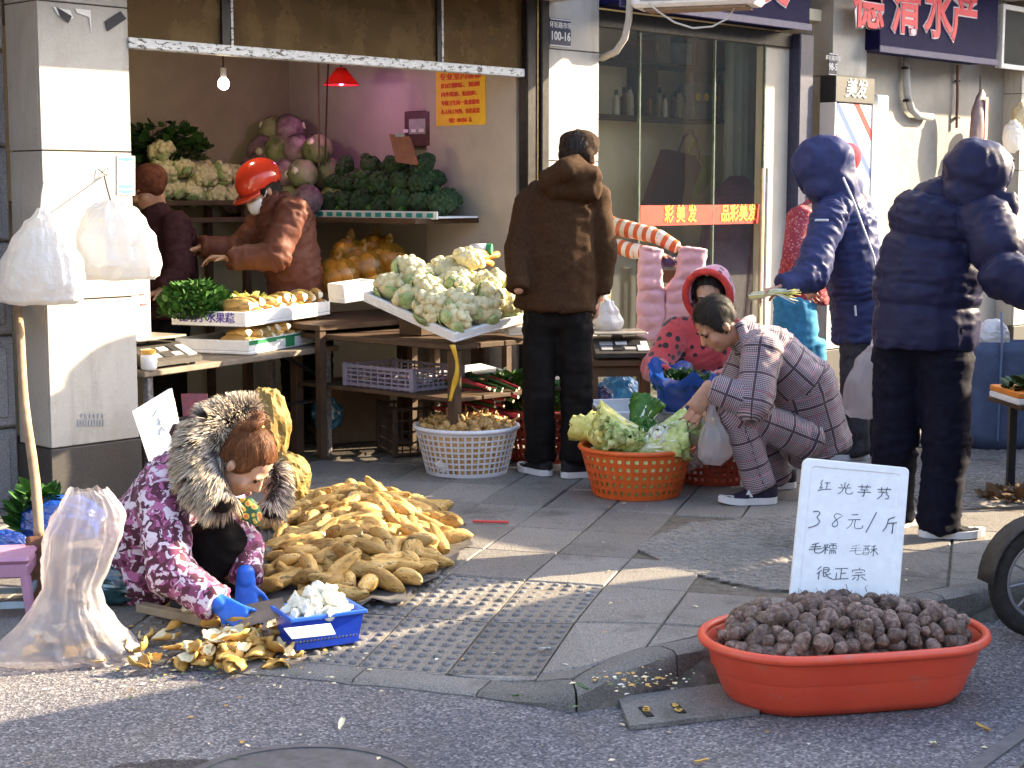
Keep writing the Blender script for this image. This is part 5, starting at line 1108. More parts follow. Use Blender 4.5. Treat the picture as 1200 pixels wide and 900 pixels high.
for i, (dx, dy, R, m1, lab) in enumerate(((-.17, -.09, .13, NAPAY, "frilly yellow lettuce spilling over the orange basket's rim"), (-.05, -.15, .12, NAPA, "small green lettuce tucked behind the orange basket's front rim"), (.10, -.13, .13, NAPAW, "white ribbed lettuce head at the orange basket's front"), (.17, -.02, .12, NAPA, "loose green lettuce on the side of the orange basket by the squatting man"), (-.12, .06, .13, NAPAY, "yellow green lettuce on top of the orange basket's heap"), (.03, .03, .13, HERB, "deep green lettuce on top of the orange basket's heap"))): rosette(lab, OB+Vector((dx, dy, zt_-.012+.015*(i > 3))), R*.82, 26, m1, 50+i)
fl = MB().lathe([(.19, .01), (.255, .19), (.2, .22), (.002, .235)], 36, OB).build("cabbage_fill", NAPA, None, smooth=True); tag(fl, "packed cabbage leaves filling the inside of the orange basket", "cabbage", kind="stuff")
o = crumple("plastic_bag", "thin clear produce bag drooping over the orange basket's rim", "bag", OB+Vector((.24, .0, .20)), .10, FILMP, 15, (.8, .6, .9))
herb("greens_bunch", "leafy greens filling the dull red basket behind the man in brown", RB2+dz*.24, 420, .2, .18, .16, .06, HERB, NAPAW, 8)
herb("greens_bunch", "dark greens heaped in the half hidden red basket", RB1+dz*.17, 200, .19, .17, .07, .06, HERBD, HERB, 9)
# amaranth bunch: red stems with white cut ends
am = at(590, 478, 8.45); o = thing("amaranth_bunch", "bunch of red stemmed amaranth with white cut ends beside the white basket", "greens", am); q = random.Random(4)
for k in range(46):
    e = at(570+q.uniform(0, 40), 452+q.uniform(0, 58), 8.3)+Vector((0, q.uniform(-.02, .05), 0)); b_ = e+Vector((-.30+q.uniform(-.06, .06), .18, .03+q.uniform(-.03, .05))); s_ = MB().tube([e, e.lerp(b_, .5)+dz*.015, b_], [.0095, .008, .005], 8, 0); s_.tube([e+(e-b_).normalized()*.0015, e+(e-b_).normalized()*.001], .0085, 8, 1); s_.build("stem", [REDST if k % 3 else HERBD, CUT], o, smooth=False)
mb = MB(); leaf_tuft(mb, at(540, 470, 8.6), 260, .16, .12, .12, .06, q, 0, False); mb.build("leaves", [HERBD], o, smooth=True)
mb = MB(); leaf_tuft(mb, at(597, 458, 8.55), 260, .09, .08, .10, .045, q, 0, False); mb.build("leaves", [HERB], o, smooth=True)
# foam box with greens behind the orange basket, blue bowl bag
fbx = at(705, 497, 8.0); ft3, a, b, n, Mx = foam_tray("foam_box", "white foam box with green stripes behind the orange basket", Vector((fbx.x, fbx.y, .24)), Vector((.46, .10, 0)), Vector((-.06, .30, .03)), .09)
MB().box(Vector((fbx.x, fbx.y, .24))+Vector((.06, .008, .022)), (.13, .004, .03), Mx).build("green_stripe", GREENP, ft3); MB().box(Vector((fbx.x, fbx.y, .24))+Vector((.40, .083, .022)), (.1, .004, .03), Mx).build("green_stripe", GREENP, ft3)
st_ = thing("low_crate", "dark low crate carrying the white foam box", "crate", Vector((fbx.x+.2, fbx.y+.2, .0)))
for i in range(4): MB().box(Vector((fbx.x+.2, fbx.y+.21, .035+i*.057)), (.40, .26, .04), Mx, 0, .004).build("slat", WOOD, st_)
for sx in (-.18, .18):
    for sy in (-.11, .11): MB().box(Vector((fbx.x+.2+sx, fbx.y+.21+sy, .118)), (.03, .03, .235), Mx).build("post", WOOD, st_)
# scale on a little table behind
tcx = at(725, 420, 8.75); t3 = thing("small_table", "small brown wooden table under the second weighing scale", "table", Vector((tcx.x, tcx.y, 0))); tz3 = at(725, 418, 8.75).z
MB().box(Vector((tcx.x, tcx.y, tz3-.02)), (.34, .3, .035), rotz(.1), 0, .005).build("top", mat("mid_wood", (.16, .09, .045), .6, .3, 9, .2, 60), t3); 
for sx in (-1, 1):
    for sy in (-1, 1): MB().box(Vector((tcx.x+sx*.14, tcx.y+sy*.12, (tz3-.04)/2)), (.04, .04, tz3-.04), rotz(.1)).build("leg", MATS["mid_wood"], t3)
MB().box(Vector((tcx.x, tcx.y, tz3-.07)), (.27, .24, .05), rotz(.1)).build("apron", MATS["mid_wood"], t3)
scale("weighing_scale", "dark price scale on the small table by the hairdresser", m4(Vector((tcx.x, tcx.y, tz3)), Vector((math.cos(.1), math.sin(.1), 0)), Vector((-math.sin(.1), math.cos(.1), 0)), dz), .3)
c = at(712, 373, 8.85); o = thing("carrier_bag", "white carrier bag of greens standing on the second scale", "bag", c-dz*.07); bagmesh([(c-dz*.075, .07, .06), (c-dz*.03, .085, .07), (c+dz*.04, .06, .05), (c+dz*.09, .03, .025)], 36, 6, .1, 6, .008).build("bag_film", FILMW, o, smooth=True); MB().tube([c+dz*.085, c+dz*.15+Vector((-.03, 0, 0))], [.018, .01], 8).build("handle", FILMW, o)
# light blue bags behind
crumple("plastic_bag", "sky blue plastic bag bulging behind the small table", "bag", at(725, 470, 9.0), .13, FILMLB, 21, (1.1, .8, 1.1)); crumple("plastic_bag", "deep blue plastic bag under the small table", "bag", at(705, 468, 8.85), .07, FILMB, 22, (.9, .8, 1.0))
crumple("plastic_bag", "pale blue plastic bag beside the foam box", "bag", at(690, 478, 8.5), .05, FILMLB, 23, (.9, .8, .9))
# ---- tub of taro
TC = Vector((1.005, 4.785, ROADZ+.003)); TR = R_(12); tub = thing("oval_tub", "red oval plastic tub full of taro on the road by the kerb", "tub", TC)
TUBM = (lambda n: (n.set(col=n.mix(n.math("MULTIPLY", n.ramp(n.noise(9, 8, .8, n.mapping((1, 1, 2.2))), [(.56, (0, 0, 0)), (.66, (1, 1, 1))]), .38), n.ramp(n.noise(4, 5), [(.3, (.58, .06, .028)), (.7, (.68, .085, .04))]), (.34, .22, .16)), rough=n.math("MULTIPLY_ADD", n.noise(20, 5), .4, .2)).bump(n.noise(30, 6, .8), .08, .004), n.mat)[1])(NT("red_tub"))
def stad(L, Wd, n=56):
    r = Wd/2; s = L/2-r; out = []
    for i in range(n):
        a = 2*math.pi*i/n; out.append((math.cos(a)*r+(s if math.cos(a) >= 0 else -s)*min(1, abs(math.cos(a))*4), math.sin(a)*r))
    return out
def ring(L, Wd, z): return [TC+rotz(TR) @ Vector((x, y, z)) for x, y in stad(L, Wd)]
rows = [ring(.62, .30, .0), ring(.70, .37, .003), ring(.745, .41, .03), ring(.80, .452, .10), ring(.803, .455, .104), ring(.818, .468, .112), ring(.845, .49, .175), ring(.855, .50, .186)]
mb = MB().sheet(rows, closed=True); mb.f.append(tuple(range(55, -1, -1))); mb.m.append(0); mb.sheet([ring(.60, .30, .012), ring(.73, .40, .03), ring(.835, .48, .18), ring(.848, .492, .187)][::-1], closed=True)
mb.build("tub_wall", TUBM, tub, smooth=True); MB().tube(ring(.872, .516, .189)+[ring(.872, .516, .189)[0]], .015, 10, caps=False).build("rim", TUBM, tub, smooth=True)
def taro_mesh(seed):
    rg = random.Random(seed); mb = MB(); r = .0225; e = rg.uniform(1.0, 1.7)
    mb.ell((0, 0, 0), (r, r*rg.uniform(.85, 1.), r*e), 16, 14, None, 0, lambda q, p: Vector((q.x*(1-.22*p.z), q.y*(1-.22*p.z), q.z))*(1+.12*noise.noise(p*1.5+Vector((seed*3, 0, 0)))+.028*math.sin(p.z*18)+.02*noise.noise(p*6+Vector((seed, 0, 0)))))
    for k in range(3): 
        a = rg.uniform(0, 6.28); p = Vector((math.cos(a)*r*.9, math.sin(a)*r*.9, rg.uniform(-.3, .8)*r)); mb.tube([p, p*1.35+Vector((0, 0, .01)), p*1.5+Vector((rg.uniform(-.012, .012), 0, rg.uniform(.0, .025)))], [.0012, .0009, .0004], 4)
    return mb.data("taro", [TARO], True)
TM = [taro_mesh(i) for i in range(11)]; pts = []; tries = 0
def insta(x, y, L, Wd): r = Wd/2; s = L/2-r; return math.hypot(max(0, abs(x)-s), y) < r
def tubh(x, y):
    r = .24; s = .42-r; q = math.hypot(max(0, abs(x)-s*1.0), y)/r; return .178+.07*(1-q*q)*(1-.35*(x/.42)**2)+.02*math.exp(-((x-.02)**2)/.02)
while len(pts) < 290 and tries < 40000:
    tries += 1; x, y = rg.uniform(-.42, .42), rg.uniform(-.24, .24)
    if not insta(x, y, .765, .40): continue
    md = .0325 if len(pts) < 165 else .029; top = len(pts) >= 165
    if any((x-a)**2+(y-b)**2 < md*md for a, b, t in pts if t == top): continue
    pts.append((x, y, top)); p = TC+rotz(TR) @ Vector((x, y, tubh(x, y)-.012+(.030 if top else 0)+rg.uniform(-.010, .012)))
    o = obj("taro", TM[rg.randrange(11)], None, p, (rg.uniform(.3, 2.6), rg.uniform(-.8, .8), rg.uniform(0, 6.3)), rg.uniform(.68, 1.3)); tag(o, "small hairy brown taro corm heaped in the red tub", "taro", "taro in the red tub")
rows = []
for f in (1., .9, .7, .45, .2): rows.append([TC+rotz(TR) @ Vector((x*f, y*f, tubh(x*f, y*f)-.03)) for x, y in stad(.80, .44)])
fl = MB().sheet(rows, closed=True); fl.f.append(tuple(range(4*56, 5*56))); fl.m.append(0); fl = fl.build("taro_fill", TARO, None, smooth=True); tag(fl, "dark taro packed under the surface of the red tub", "taro", kind="stuff")
# ---- handwritten foam price board
PBc = [at(u, v, D) for u, v, D in ((942, 536, 5.10), (1066, 548, 5.10), (1053, 712, 4.93), (924, 716, 4.93))]
pb = thing("price_board", "white foam price board with handwritten blue Chinese characters standing in the taro tub", "price board", PBc[3].lerp(PBc[2], .5))
ex = (PBc[1]-PBc[0]).normalized(); ey = (PBc[0]-PBc[3]).normalized(); en = ex.cross(ey).normalized(); ey = en.cross(ex); PW_ = (PBc[1]-PBc[0]).length; PH_ = (PBc[0]-PBc[3]).length
def pbp(x, y, z=0.): return PBc[3].lerp(PBc[2], x).lerp(PBc[0].lerp(PBc[1], x), y)+en*z
def rrect(x0, x1, y0, y1, r, z):
    out = []
    for cx, cy, a0 in ((x1-r, y1-r*.72, 0), (x0+r, y1-r*.72, 90), (x0+r, y0+r*.72, 180), (x1-r, y0+r*.72, 270)):
        for k in range(5): a = R_(a0+k*22.5); out.append(pbp(cx+math.cos(a)*r, cy+math.sin(a)*r*.72, z))
    return out
rows = [rrect(0, 1, 0, 1, .05, -.022), rrect(0, 1, 0, 1, .05, -.003), rrect(.01, .99, .007, .993, .045, 0), rrect(.075, .925, .05, .95, .04, 0), rrect(.085, .915, .057, .943, .035, -.0035)]
mb = MB().sheet(rows, closed=True); mb.f += [tuple(range(80, 100)), tuple(range(19, -1, -1))]; mb.m += [0, 0]
shade_auto(mb.build("foam_panel", FOAM, pb), 35)
PEN = mat("pen_blue", (.05, .08, .13), .5, .2)
HW = {
 '红': [[(.3, .95), (.12, .6), (.34, .62), (.05, .2), (.35, .35)], [(.02, .08), (.4, .2)], [(.5, .72), (.85, .76)], [(.66, .74), (.6, .22)], [(.38, .18), (.98, .26)]],
 '光': [[(.5, .98), (.48, .55)], [(.2, .82), (.32, .62)], [(.8, .9), (.66, .64)], [(.05, .5), (.95, .56)], [(.42, .52), (.32, .2), (.05, .02)], [(.6, .54), (.58, .12), (.75, .05), (1.1, .1), (1.08, .25)]],
 '芋': [[(.05, .8), (.95, .86)], [(.3, 1.), (.32, .68)], [(.7, 1.02), (.64, .7)], [(.22, .56), (.8, .6)], [(.02, .36), (.98, .42)], [(.52, .58), (.5, .0), (.36, .08)]],
 '艿': [[(.02, .8), (1., .88)], [(.3, 1.), (.32, .66)], [(.72, 1.02), (.66, .7)], [(.42, .6), (.36, .3), (.06, .0)], [(.1, .58), (.85, .64), (.62, .4), (.9, .36), (.82, .0), (.62, .1)]],
 '3': [[(.15, .92), (.5, 1.), (.7, .82), (.35, .6), (.72, .42), (.55, .12), (-.1, -.05)]],
 '8': [[(.85, .85), (.5, .95), (.3, .75), (.6, .5), (.7, .2), (.4, .05), (.2, .25), (.55, .55), (.95, .8)]],
 '元': [[(.3, .92), (.75, .96)], [(.05, .6), (.95, .66)], [(.42, .62), (.3, .25), (.0, .05)], [(.6, .62), (.52, .15), (.75, .05), (1.15, .12), (1.15, .3)]],
 '/': [[(.75, 1.2), (.1, -.1)]],
 '斤': [[(.75, 1.), (.3, .82)], [(.34, .82), (.24, .35), (.0, .05)], [(.3, .56), (1., .64)], [(.7, .58), (.66, -.08)]],
 '毛': [[(.7, 1.), (.2, .82)], [(.12, .62), (.85, .7)], [(.02, .4), (.92, .5)], [(.48, .9), (.4, .3), (.5, .1), (.9, .1), (1., .3)]],
 '糯': [[(.1, .9), (.16, .7)], [(.4, .95), (.32, .72)], [(0, .6), (.45, .64)], [(.24, .95), (.22, .05)], [(.22, .55), (.02, .25)], [(.24, .55), (.42, .35)], [(.55, .95), (.98, .98)], [(.5, .8), (.5, .62)], [(.5, .8), (1.02, .84), (.98, .66)], [(.76, .96), (.75, .6)], [(.5, .5), (1.02, .54)], [(.56, .36), (.55, .05)], [(.56, .36), (.98, .4), (.96, .08)], [(.7, .38), (.7, .1)], [(.84, .38), (.83, .12)]],
 '酥': [[(.02, .9), (.5, .94)], [(.06, .68), (.06, .1)], [(.06, .68), (.46, .7), (.46, .1), (.06, .1)], [(.2, .9), (.18, .45)], [(.34, .9), (.34, .5)], [(.08, .28), (.44, .3)], [(.9, .98), (.6, .86)], [(.55, .62), (1.02, .68)], [(.78, .9), (.76, .0)], [(.76, .6), (.55, .28)], [(.78, .6), (1.1, .15)]],
 '很': [[(.3, 1.), (.08, .75)], [(.34, .72), (.05, .42)], [(.2, .55), (.18, .0)], [(.48, .9), (.85, .94), (.82, .55), (.48, .52)], [(.5, .72), (.82, .75)], [(.48, .9), (.46, .12), (.66, .25)], [(.95, .45), (.7, .32)], [(.6, .48), (.8, .15), (1.1, .02)]],
 '正': [[(.08, .88), (.92, .92)], [(.5, .9), (.48, .1)], [(.5, .52), (.82, .55)], [(.2, .55), (.18, .1)], [(0, .06), (1., .12)]],
 '宗': [[(.5, 1.05), (.55, .92)], [(.1, .85), (.08, .68)], [(.1, .85), (.95, .9), (.85, .7)], [(.28, .62), (.75, .66)], [(.1, .42), (.95, .48)], [(.52, .44), (.5, .0), (.4, .08)], [(.3, .3), (.12, .08)], [(.7, .32), (1.05, .02)]],
}
def write(txt, x0, y0, w, h, gap, slope, rad):
    for i, chx in enumerate(txt):
        if chx == ' ': continue
        for s_ in HW[chx]:
            P_ = [pbp(x0+i*gap+(x)*w, y0+(y-.5)*h+slope*i, -.0018) for x, y in s_]
            Q_ = []
            for k in range(len(P_)-1):
                for t in (0, .5): Q_.append(P_[k].lerp(P_[k+1], t))
            Q_.append(P_[-1]); Q_ = [Q_[0]]+[(Q_[k-1]+Q_[k]*2+Q_[k+1])/4 for k in range(1, len(Q_)-1)]+[Q_[-1]]
            MB().tube(Q_, rad, 5).build("pen_stroke", PEN, pb, smooth=True)
write("红光芋艿", .16, .825, .13, .085, .185, -.008, .0013); write("38元/斤", .12, .60, .13, .11, .17, -.004, .0016); write("毛糯 毛酥", .13, .405, .13, .075, .125, -.002, .0013); write("很正宗", .22, .245, .14, .085, .16, -.006, .0013)
# ---- blue basket of peeled shoots, lid, cleaver, board
bk = onground(370, 765); BC = Vector((bk.x, bk.y+.09, 0)); BR = R_(28); BC.z = gz(BC.x, BC.y)+.008; BLU = mat("blue_basket", (.015, .06, .50), .35, .12, 20)
o = thing("square_basket", "blue plastic basket heaped with white peeled bamboo shoots", "basket", BC); R3 = rotz(BR)
def bq(x, y, z): return BC+R3 @ Vector((x, y, z))
bw, bd_, bh = .125, .09, .105
for (p0, p1) in (((-1, -1), (1, -1)), ((1, -1), (1, 1)), ((1, 1), (-1, 1)), ((-1, 1), (-1, -1))):
    mb = MB(); nx, nz = 18, 6
    for k in range(nz):
        for i in range(nx):
            def Q(a, f): s_ = .86+.14*f; x = (p0[0]+(p1[0]-p0[0])*a)*bw*s_; y = (p0[1]+(p1[1]-p0[1])*a)*bd_*s_; return bq(x, y, bh*f)
            q = [Q(i/nx, k/nz), Q((i+1)/nx, k/nz), Q((i+1)/nx, (k+1)/nz), Q(i/nx, (k+1)/nz)]; m = sum(q, Vector())/4; fr = .62 if 0 < k < nz-1 else .0
            if k == 1: mb.add(q+[m+(p-m)*.6 for p in q], [(0, 1, 5, 4), (1, 2, 6, 5), (2, 3, 7, 6), (3, 0, 4, 7)])
            else: mb.add(q, [(0, 1, 2, 3)])
    w = mb.build("lattice_wall", BLU, o); s_ = w.modifiers.new("s", 'SOLIDIFY'); s_.thickness = .003
MB().box(bq(0, 0, .004), (bw*1.7, bd_*1.7, .006), R3).build("basket_floor", BLU, o)
for sx, sy, l, ax in ((0, -1, 2*bw+.02, 0), (0, 1, 2*bw+.02, 0), (-1, 0, 2*bd_+.0, 1), (1, 0, 2*bd_+.0, 1)): MB().box(bq(sx*(bw+.004), sy*(bd_+.004), bh+.002), ((l, .012, .014) if ax == 0 else (.012, l, .014)), R3, 0, .003).build("rim", mat("blue_rim", (.03, .12, .55), .3, .1), o)
PMs = []
for i in range(5):
    q = random.Random(i+300); mb = MB(); mb.ell((0, 0, 0), (.020, .017, .032), 9, 7, None, 0, lambda a, p: Vector((a.x*(1-.35*p.z), a.y*(1-.3*p.z), a.z))*(1+.22*noise.cell(p*1.6+Vector((i*3., 0, 0)))+.1*noise.noise(p*3))); PMs.append(mb.data("peeled_shoot", [PEEL], False))
for i in range(52):
    lay = i//22; q = 1-.3*lay; p = bq(rg.uniform(-1, 1)*bw*.86*q, rg.uniform(-1, 1)*bd_*.82*q, bh+.002+lay*.026+rg.uniform(-.004, .008)); x = obj("peeled_shoot", PMs[i % 5], None, p, (rg.uniform(0, 6), rg.uniform(0, 6), rg.uniform(0, 6)), rg.uniform(.85, 1.15)); tag(x, "white peeled bamboo shoot piece heaped in the blue basket", "bamboo shoot", "peeled shoots in the blue basket")
MB().box(bq(0, 0, bh*.55), (bw*1.75, bd_*1.7, bh*.8), R3, 0, .01).build("shoot_fill", PEEL, o)
td = thing("scale_ticket", "white card tucked under the rim of the blue basket", "card", bq(-.09, -.11, .07)); MB().prism([bq(-.16, -.105, .085), bq(-.0, -.106, .082), bq(.0, -.150, .058), bq(-.15, -.150, .062)], (0, 0, .003)).build("card_face", WHITEPL, td)
lb = thing("chopping_board", "dirty wooden board on the ground in front of the crouching woman", "board", onground(290, 725)); c = onground(288, 722); MB().box(c+Vector((0, .04, .012)), (.34, .22, .02), rotz(.35), 0, .004).build("board_plank", mat("dirty_board", (.22, .14, .08), .8, .35, 10, .3, 60), lb)
pl_ = thing("timber_plank", "long pale timber plank on the ground beside the crouching woman", "plank", onground(200, 735)); a_ = onground(165, 716); b_ = onground(262, 742); MB().box(a_.lerp(b_, .5)+dz*.022, ((b_-a_).length, .05, .03), frame_from(dz, (b_-a_).cross(dz)) if False else rotz(math.atan2((b_-a_).y, (b_-a_).x)), 0, .004).build("timber", PALEW, pl_)
# ---- peelings
def peel_mesh(seed):
    q = random.Random(seed); rows = []; L = q.uniform(.055, .09); r = q.uniform(.022, .036); span = q.uniform(.9, 2.3)
    for i in range(6):
        f = i/5; rr = r*(1-.45*f*f); wv = (1-.75*f**3)*(1+.25*noise.noise(Vector((f*4, seed, 0)))); rows.append([Vector((math.cos(span*x*wv)*rr-r+.008*noise.noise(Vector((x*2, f*3, seed+4))), math.sin(span*x*wv)*rr, L*(f-.4)*(1+.3*noise.noise(Vector((x*2, 0, seed))))+.016*noise.noise(Vector((x*3, f*3, seed))))) for x in [k/4 for k in range(-4, 5)]])
    mb = MB().sheet(rows); return mb.data("peel", [HUSK, HUSKI], True)
PLM = [peel_mesh(i) for i in range(8)]
def add_peel(p, lab, grp, sc=1.):
    o = obj("husk_peel", PLM[rg.randrange(8)], None, p, (rg.uniform(1.1, 2.0), rg.uniform(-.5, .5)+(math.pi/2 if rg.random() < .5 else -math.pi/2), rg.uniform(0, 6.3)), sc*rg.uniform(.7, 1.2)); m = o.modifiers.new("s", 'SOLIDIFY'); m.thickness = .0025; m.material_offset = 1 if rg.random() < .75 else 0; tag(o, lab, "peel", grp)
for i in range(74):
    u = 272+rg.gauss(0, 34); v = 765+rg.gauss(0, 12)+(u-272)*-.03; p = onground(max(205, min(342, u)), max(738, min(790, v))); k = math.exp(-((u-275)/45)**2)
    add_peel(p+dz*(.016+rg.random()*.055*k), "curled yellow brown bamboo husk in the pile of peelings", "peelings piled on the road edge")
for u, v in ((116, 782), (165, 788), (180, 780), (172, 757), (190, 757), (215, 780), (198, 712), (235, 705), (318, 780), (342, 776), (336, 755), (150, 752), (160, 772), (205, 735), (225, 727)): add_peel(onground(u, v)+dz*.018, "loose bamboo husk lying on the ground around the peelings", "scattered peelings")
for u, v in ((30, 772), (60, 760), (82, 772), (100, 765), (125, 768), (50, 770), (70, 752), (95, 750), (110, 758), (38, 760)): add_peel(onground(u, v)+Vector((0, .04, .03)), "bamboo husk inside the clear plastic bag", "peelings inside the clear bag", 1.15)
# litter
def m_lit(): return [HUSKI, HUSK, mat("leaf_scrap", (.10, .16, .06), .7, .3), mat("paper_scrap", (.6, .6, .58), .7, .1)]
ml = m_lit(); mb = MB()
for i in range(420):
    if i < 200: u, v = 250+rg.gauss(0, 95), 775+rg.gauss(0, 22)
    elif i < 300: u, v = 760+rg.gauss(0, 40), 800+rg.gauss(0, 8)
    else: u, v = rg.uniform(0, 1200), rg.uniform(590, 898)
    p = onground(u, v)+dz*.004; s_ = rg.uniform(.0025, .008); a = rg.uniform(0, 6.3); 
    mb.add([p+Vector((math.cos(a)*s_*1.8, math.sin(a)*s_*1.8, .002)), p+Vector((math.cos(a+1.6)*s_, math.sin(a+1.6)*s_, .004)), p-Vector((math.cos(a)*s_*1.6, math.sin(a)*s_*1.6, -.001)), p+Vector((math.cos(a-1.6)*s_, math.sin(a-1.6)*s_, .002))], [(0, 1, 2, 3)], rg.choice((0, 0, 1, 1, 2, 3)))
tag(mb.build("litter", ml), "tiny scraps of husk, leaf and paper strewn over the road and pavement", "litter", kind="stuff")
for u, v, k in ((1098, 872, 0), (398, 856, 0), (632, 762, 3), (813, 895, 1), (690, 810, 2), (1160, 858, 1), (600, 817, 2)):
    p = onground(min(u, 1190), v); o = thing("litter_scrap", ["curled pale husk scrap alone on the asphalt", "", "", ""][0] if k == 0 else "small flat scrap lying alone on the asphalt" if k != 3 else "pale splinter lying on the paving beside the tactile slabs", "scrap", p, "lone scraps on the road" if k != 3 else None)
    ruffle = MB(); ruffle_leaf(ruffle, p+dz*.004, (rg.uniform(-1, 1), rg.uniform(-1, 1), .1), (0, 0, 1), .045, .009, u, 0, .3, .2); ruffle.build("scrap_leaf", [ml[k], ml[k]], o, smooth=True)
rs_ = thing("red_straw", "red plastic straw lying on the pavement by the shoot heap", "straw", onground(575, 613)); MB().tube([onground(554, 613)+dz*.008, onground(596, 614)+dz*.008], .006, 8).build("straw_tube", mat("straw_red", (.6, .06, .05), .4, .1), rs_)
# drain cover and manhole
dcx = onz(775, 832, ROADZ); dp = thing("drain_cover", "worn concrete drain cover with two leaf-filled slots beside the tub", "drain cover", dcx); P4 = [onz(u, v, ROADZ+.002) for u, v in ((724, 822), (842, 806), (890, 838), (738, 856))]
MB().prism(P4, (0, 0, .014)).build("slab", CURB, dp)
for u, v in ((757, 834), (795, 830)): c = onz(u, v, ROADZ+.018); MB().box(c, (.022, .085, .004), rotz(R_(12)), 0, .0).build("slot", mat("slot_dark", (.02, .017, .013), .9, .3), dp); [MB().box(c+Vector((rg.uniform(-.008, .008), rg.uniform(-.035, .035), .004)), (.016, .011, .003), rotz(rg.uniform(0, 3))).build("slot_leaf", HUSK, dp) for _ in range(5)]
mc = onz(352, 925, ROADZ); mh = thing("manhole_cover", "grey iron manhole cover at the road surface", "manhole cover", mc); MB().lathe([(.33, 0.), (.33, .006), (.30, .008), (.30, .004), (.001, .005)], 64, mc).build("cover", mat("iron_grey", (.12, .12, .13), .55, .3, 20, .2, 60, metal=.4), mh)
rl = thing("drain_channel", "dark iron channel strip set in the road beside the tub", "channel", onz(1170, 870, ROADZ)); a_, b_ = onz(1135, 905, ROADZ+.002), onz(1260, 815, ROADZ+.002); c = a_.lerp(b_, .5); MB().box(c+dz*.002, ((b_-a_).length, .045, .006), rotz(math.atan2((b_-a_).y, (b_-a_).x))).build("strip", MATS["iron_grey"], rl); MB().box(c+dz*.003+rotz(math.atan2((b_-a_).y, (b_-a_).x)) @ Vector((0, -.09, 0)), ((b_-a_).length, .012, .005), rotz(math.atan2((b_-a_).y, (b_-a_).x))).build("strip", CURB, rl)
# ================================================================== people
def limb(mb, p0, p1, r0, r1, side=None, sx=1., sy=1., f0=False, f1=False, n=16):
    """tapered capsule; side gives the wide axis of its section, f0/f1 leave an end flat"""
    p0, p1 = Vector(p0), Vector(p1); d = (p1-p0); L = d.length; d = d/L if L > 1e-6 else Vector((0, 0, 1))
    x = Vector(side) if side is not None else Vector(frame_from(d).col[0]); x = x-d*x.dot(d); x = x.normalized() if x.length > 1e-5 else Vector(frame_from(d).col[0]); y = d.cross(x)
    prof = []
    if not f0: prof += [(r0*math.cos(a), -r0*math.sin(a)*min(1, .8)) for a in (R_(80), R_(60), R_(40), R_(20))]
    prof += [(r0+(r1-r0)*k/4, L*k/4) for k in range(5)]
    if not f1: prof += [(r1*math.cos(a), L+r1*math.sin(a)*.8) for a in (R_(20), R_(40), R_(60), R_(80))]
    rows = [[p0+d*z+x*math.cos(2*math.pi*j/n)*r*sx+y*math.sin(2*math.pi*j/n)*r*sy for j in range(n)] for r, z in prof]
    o = len(mb.v); mb.sheet(rows, closed=True); k = len(rows); mb.f += [tuple(o+j for j in range(n-1, -1, -1)), tuple(o+(k-1)*n+j for j in range(n))]; mb.m += [0, 0]
def remesh(mb, vox, it=4, fac=.5):
    me = mb.data("tmp", []); o = bpy.data.objects.new("tmp", me); COL.objects.link(o)
    m = o.modifiers.new("r", 'REMESH'); m.mode = 'VOXEL'; m.voxel_size = vox
    s = o.modifiers.new("s", 'SMOOTH'); s.iterations = it; s.factor = fac
    dg = bpy.context.evaluated_depsgraph_get(); me2 = bpy.data.meshes.new_from_object(o.evaluated_get(dg)); bpy.data.objects.remove(o); bpy.data.meshes.remove(me); return me2
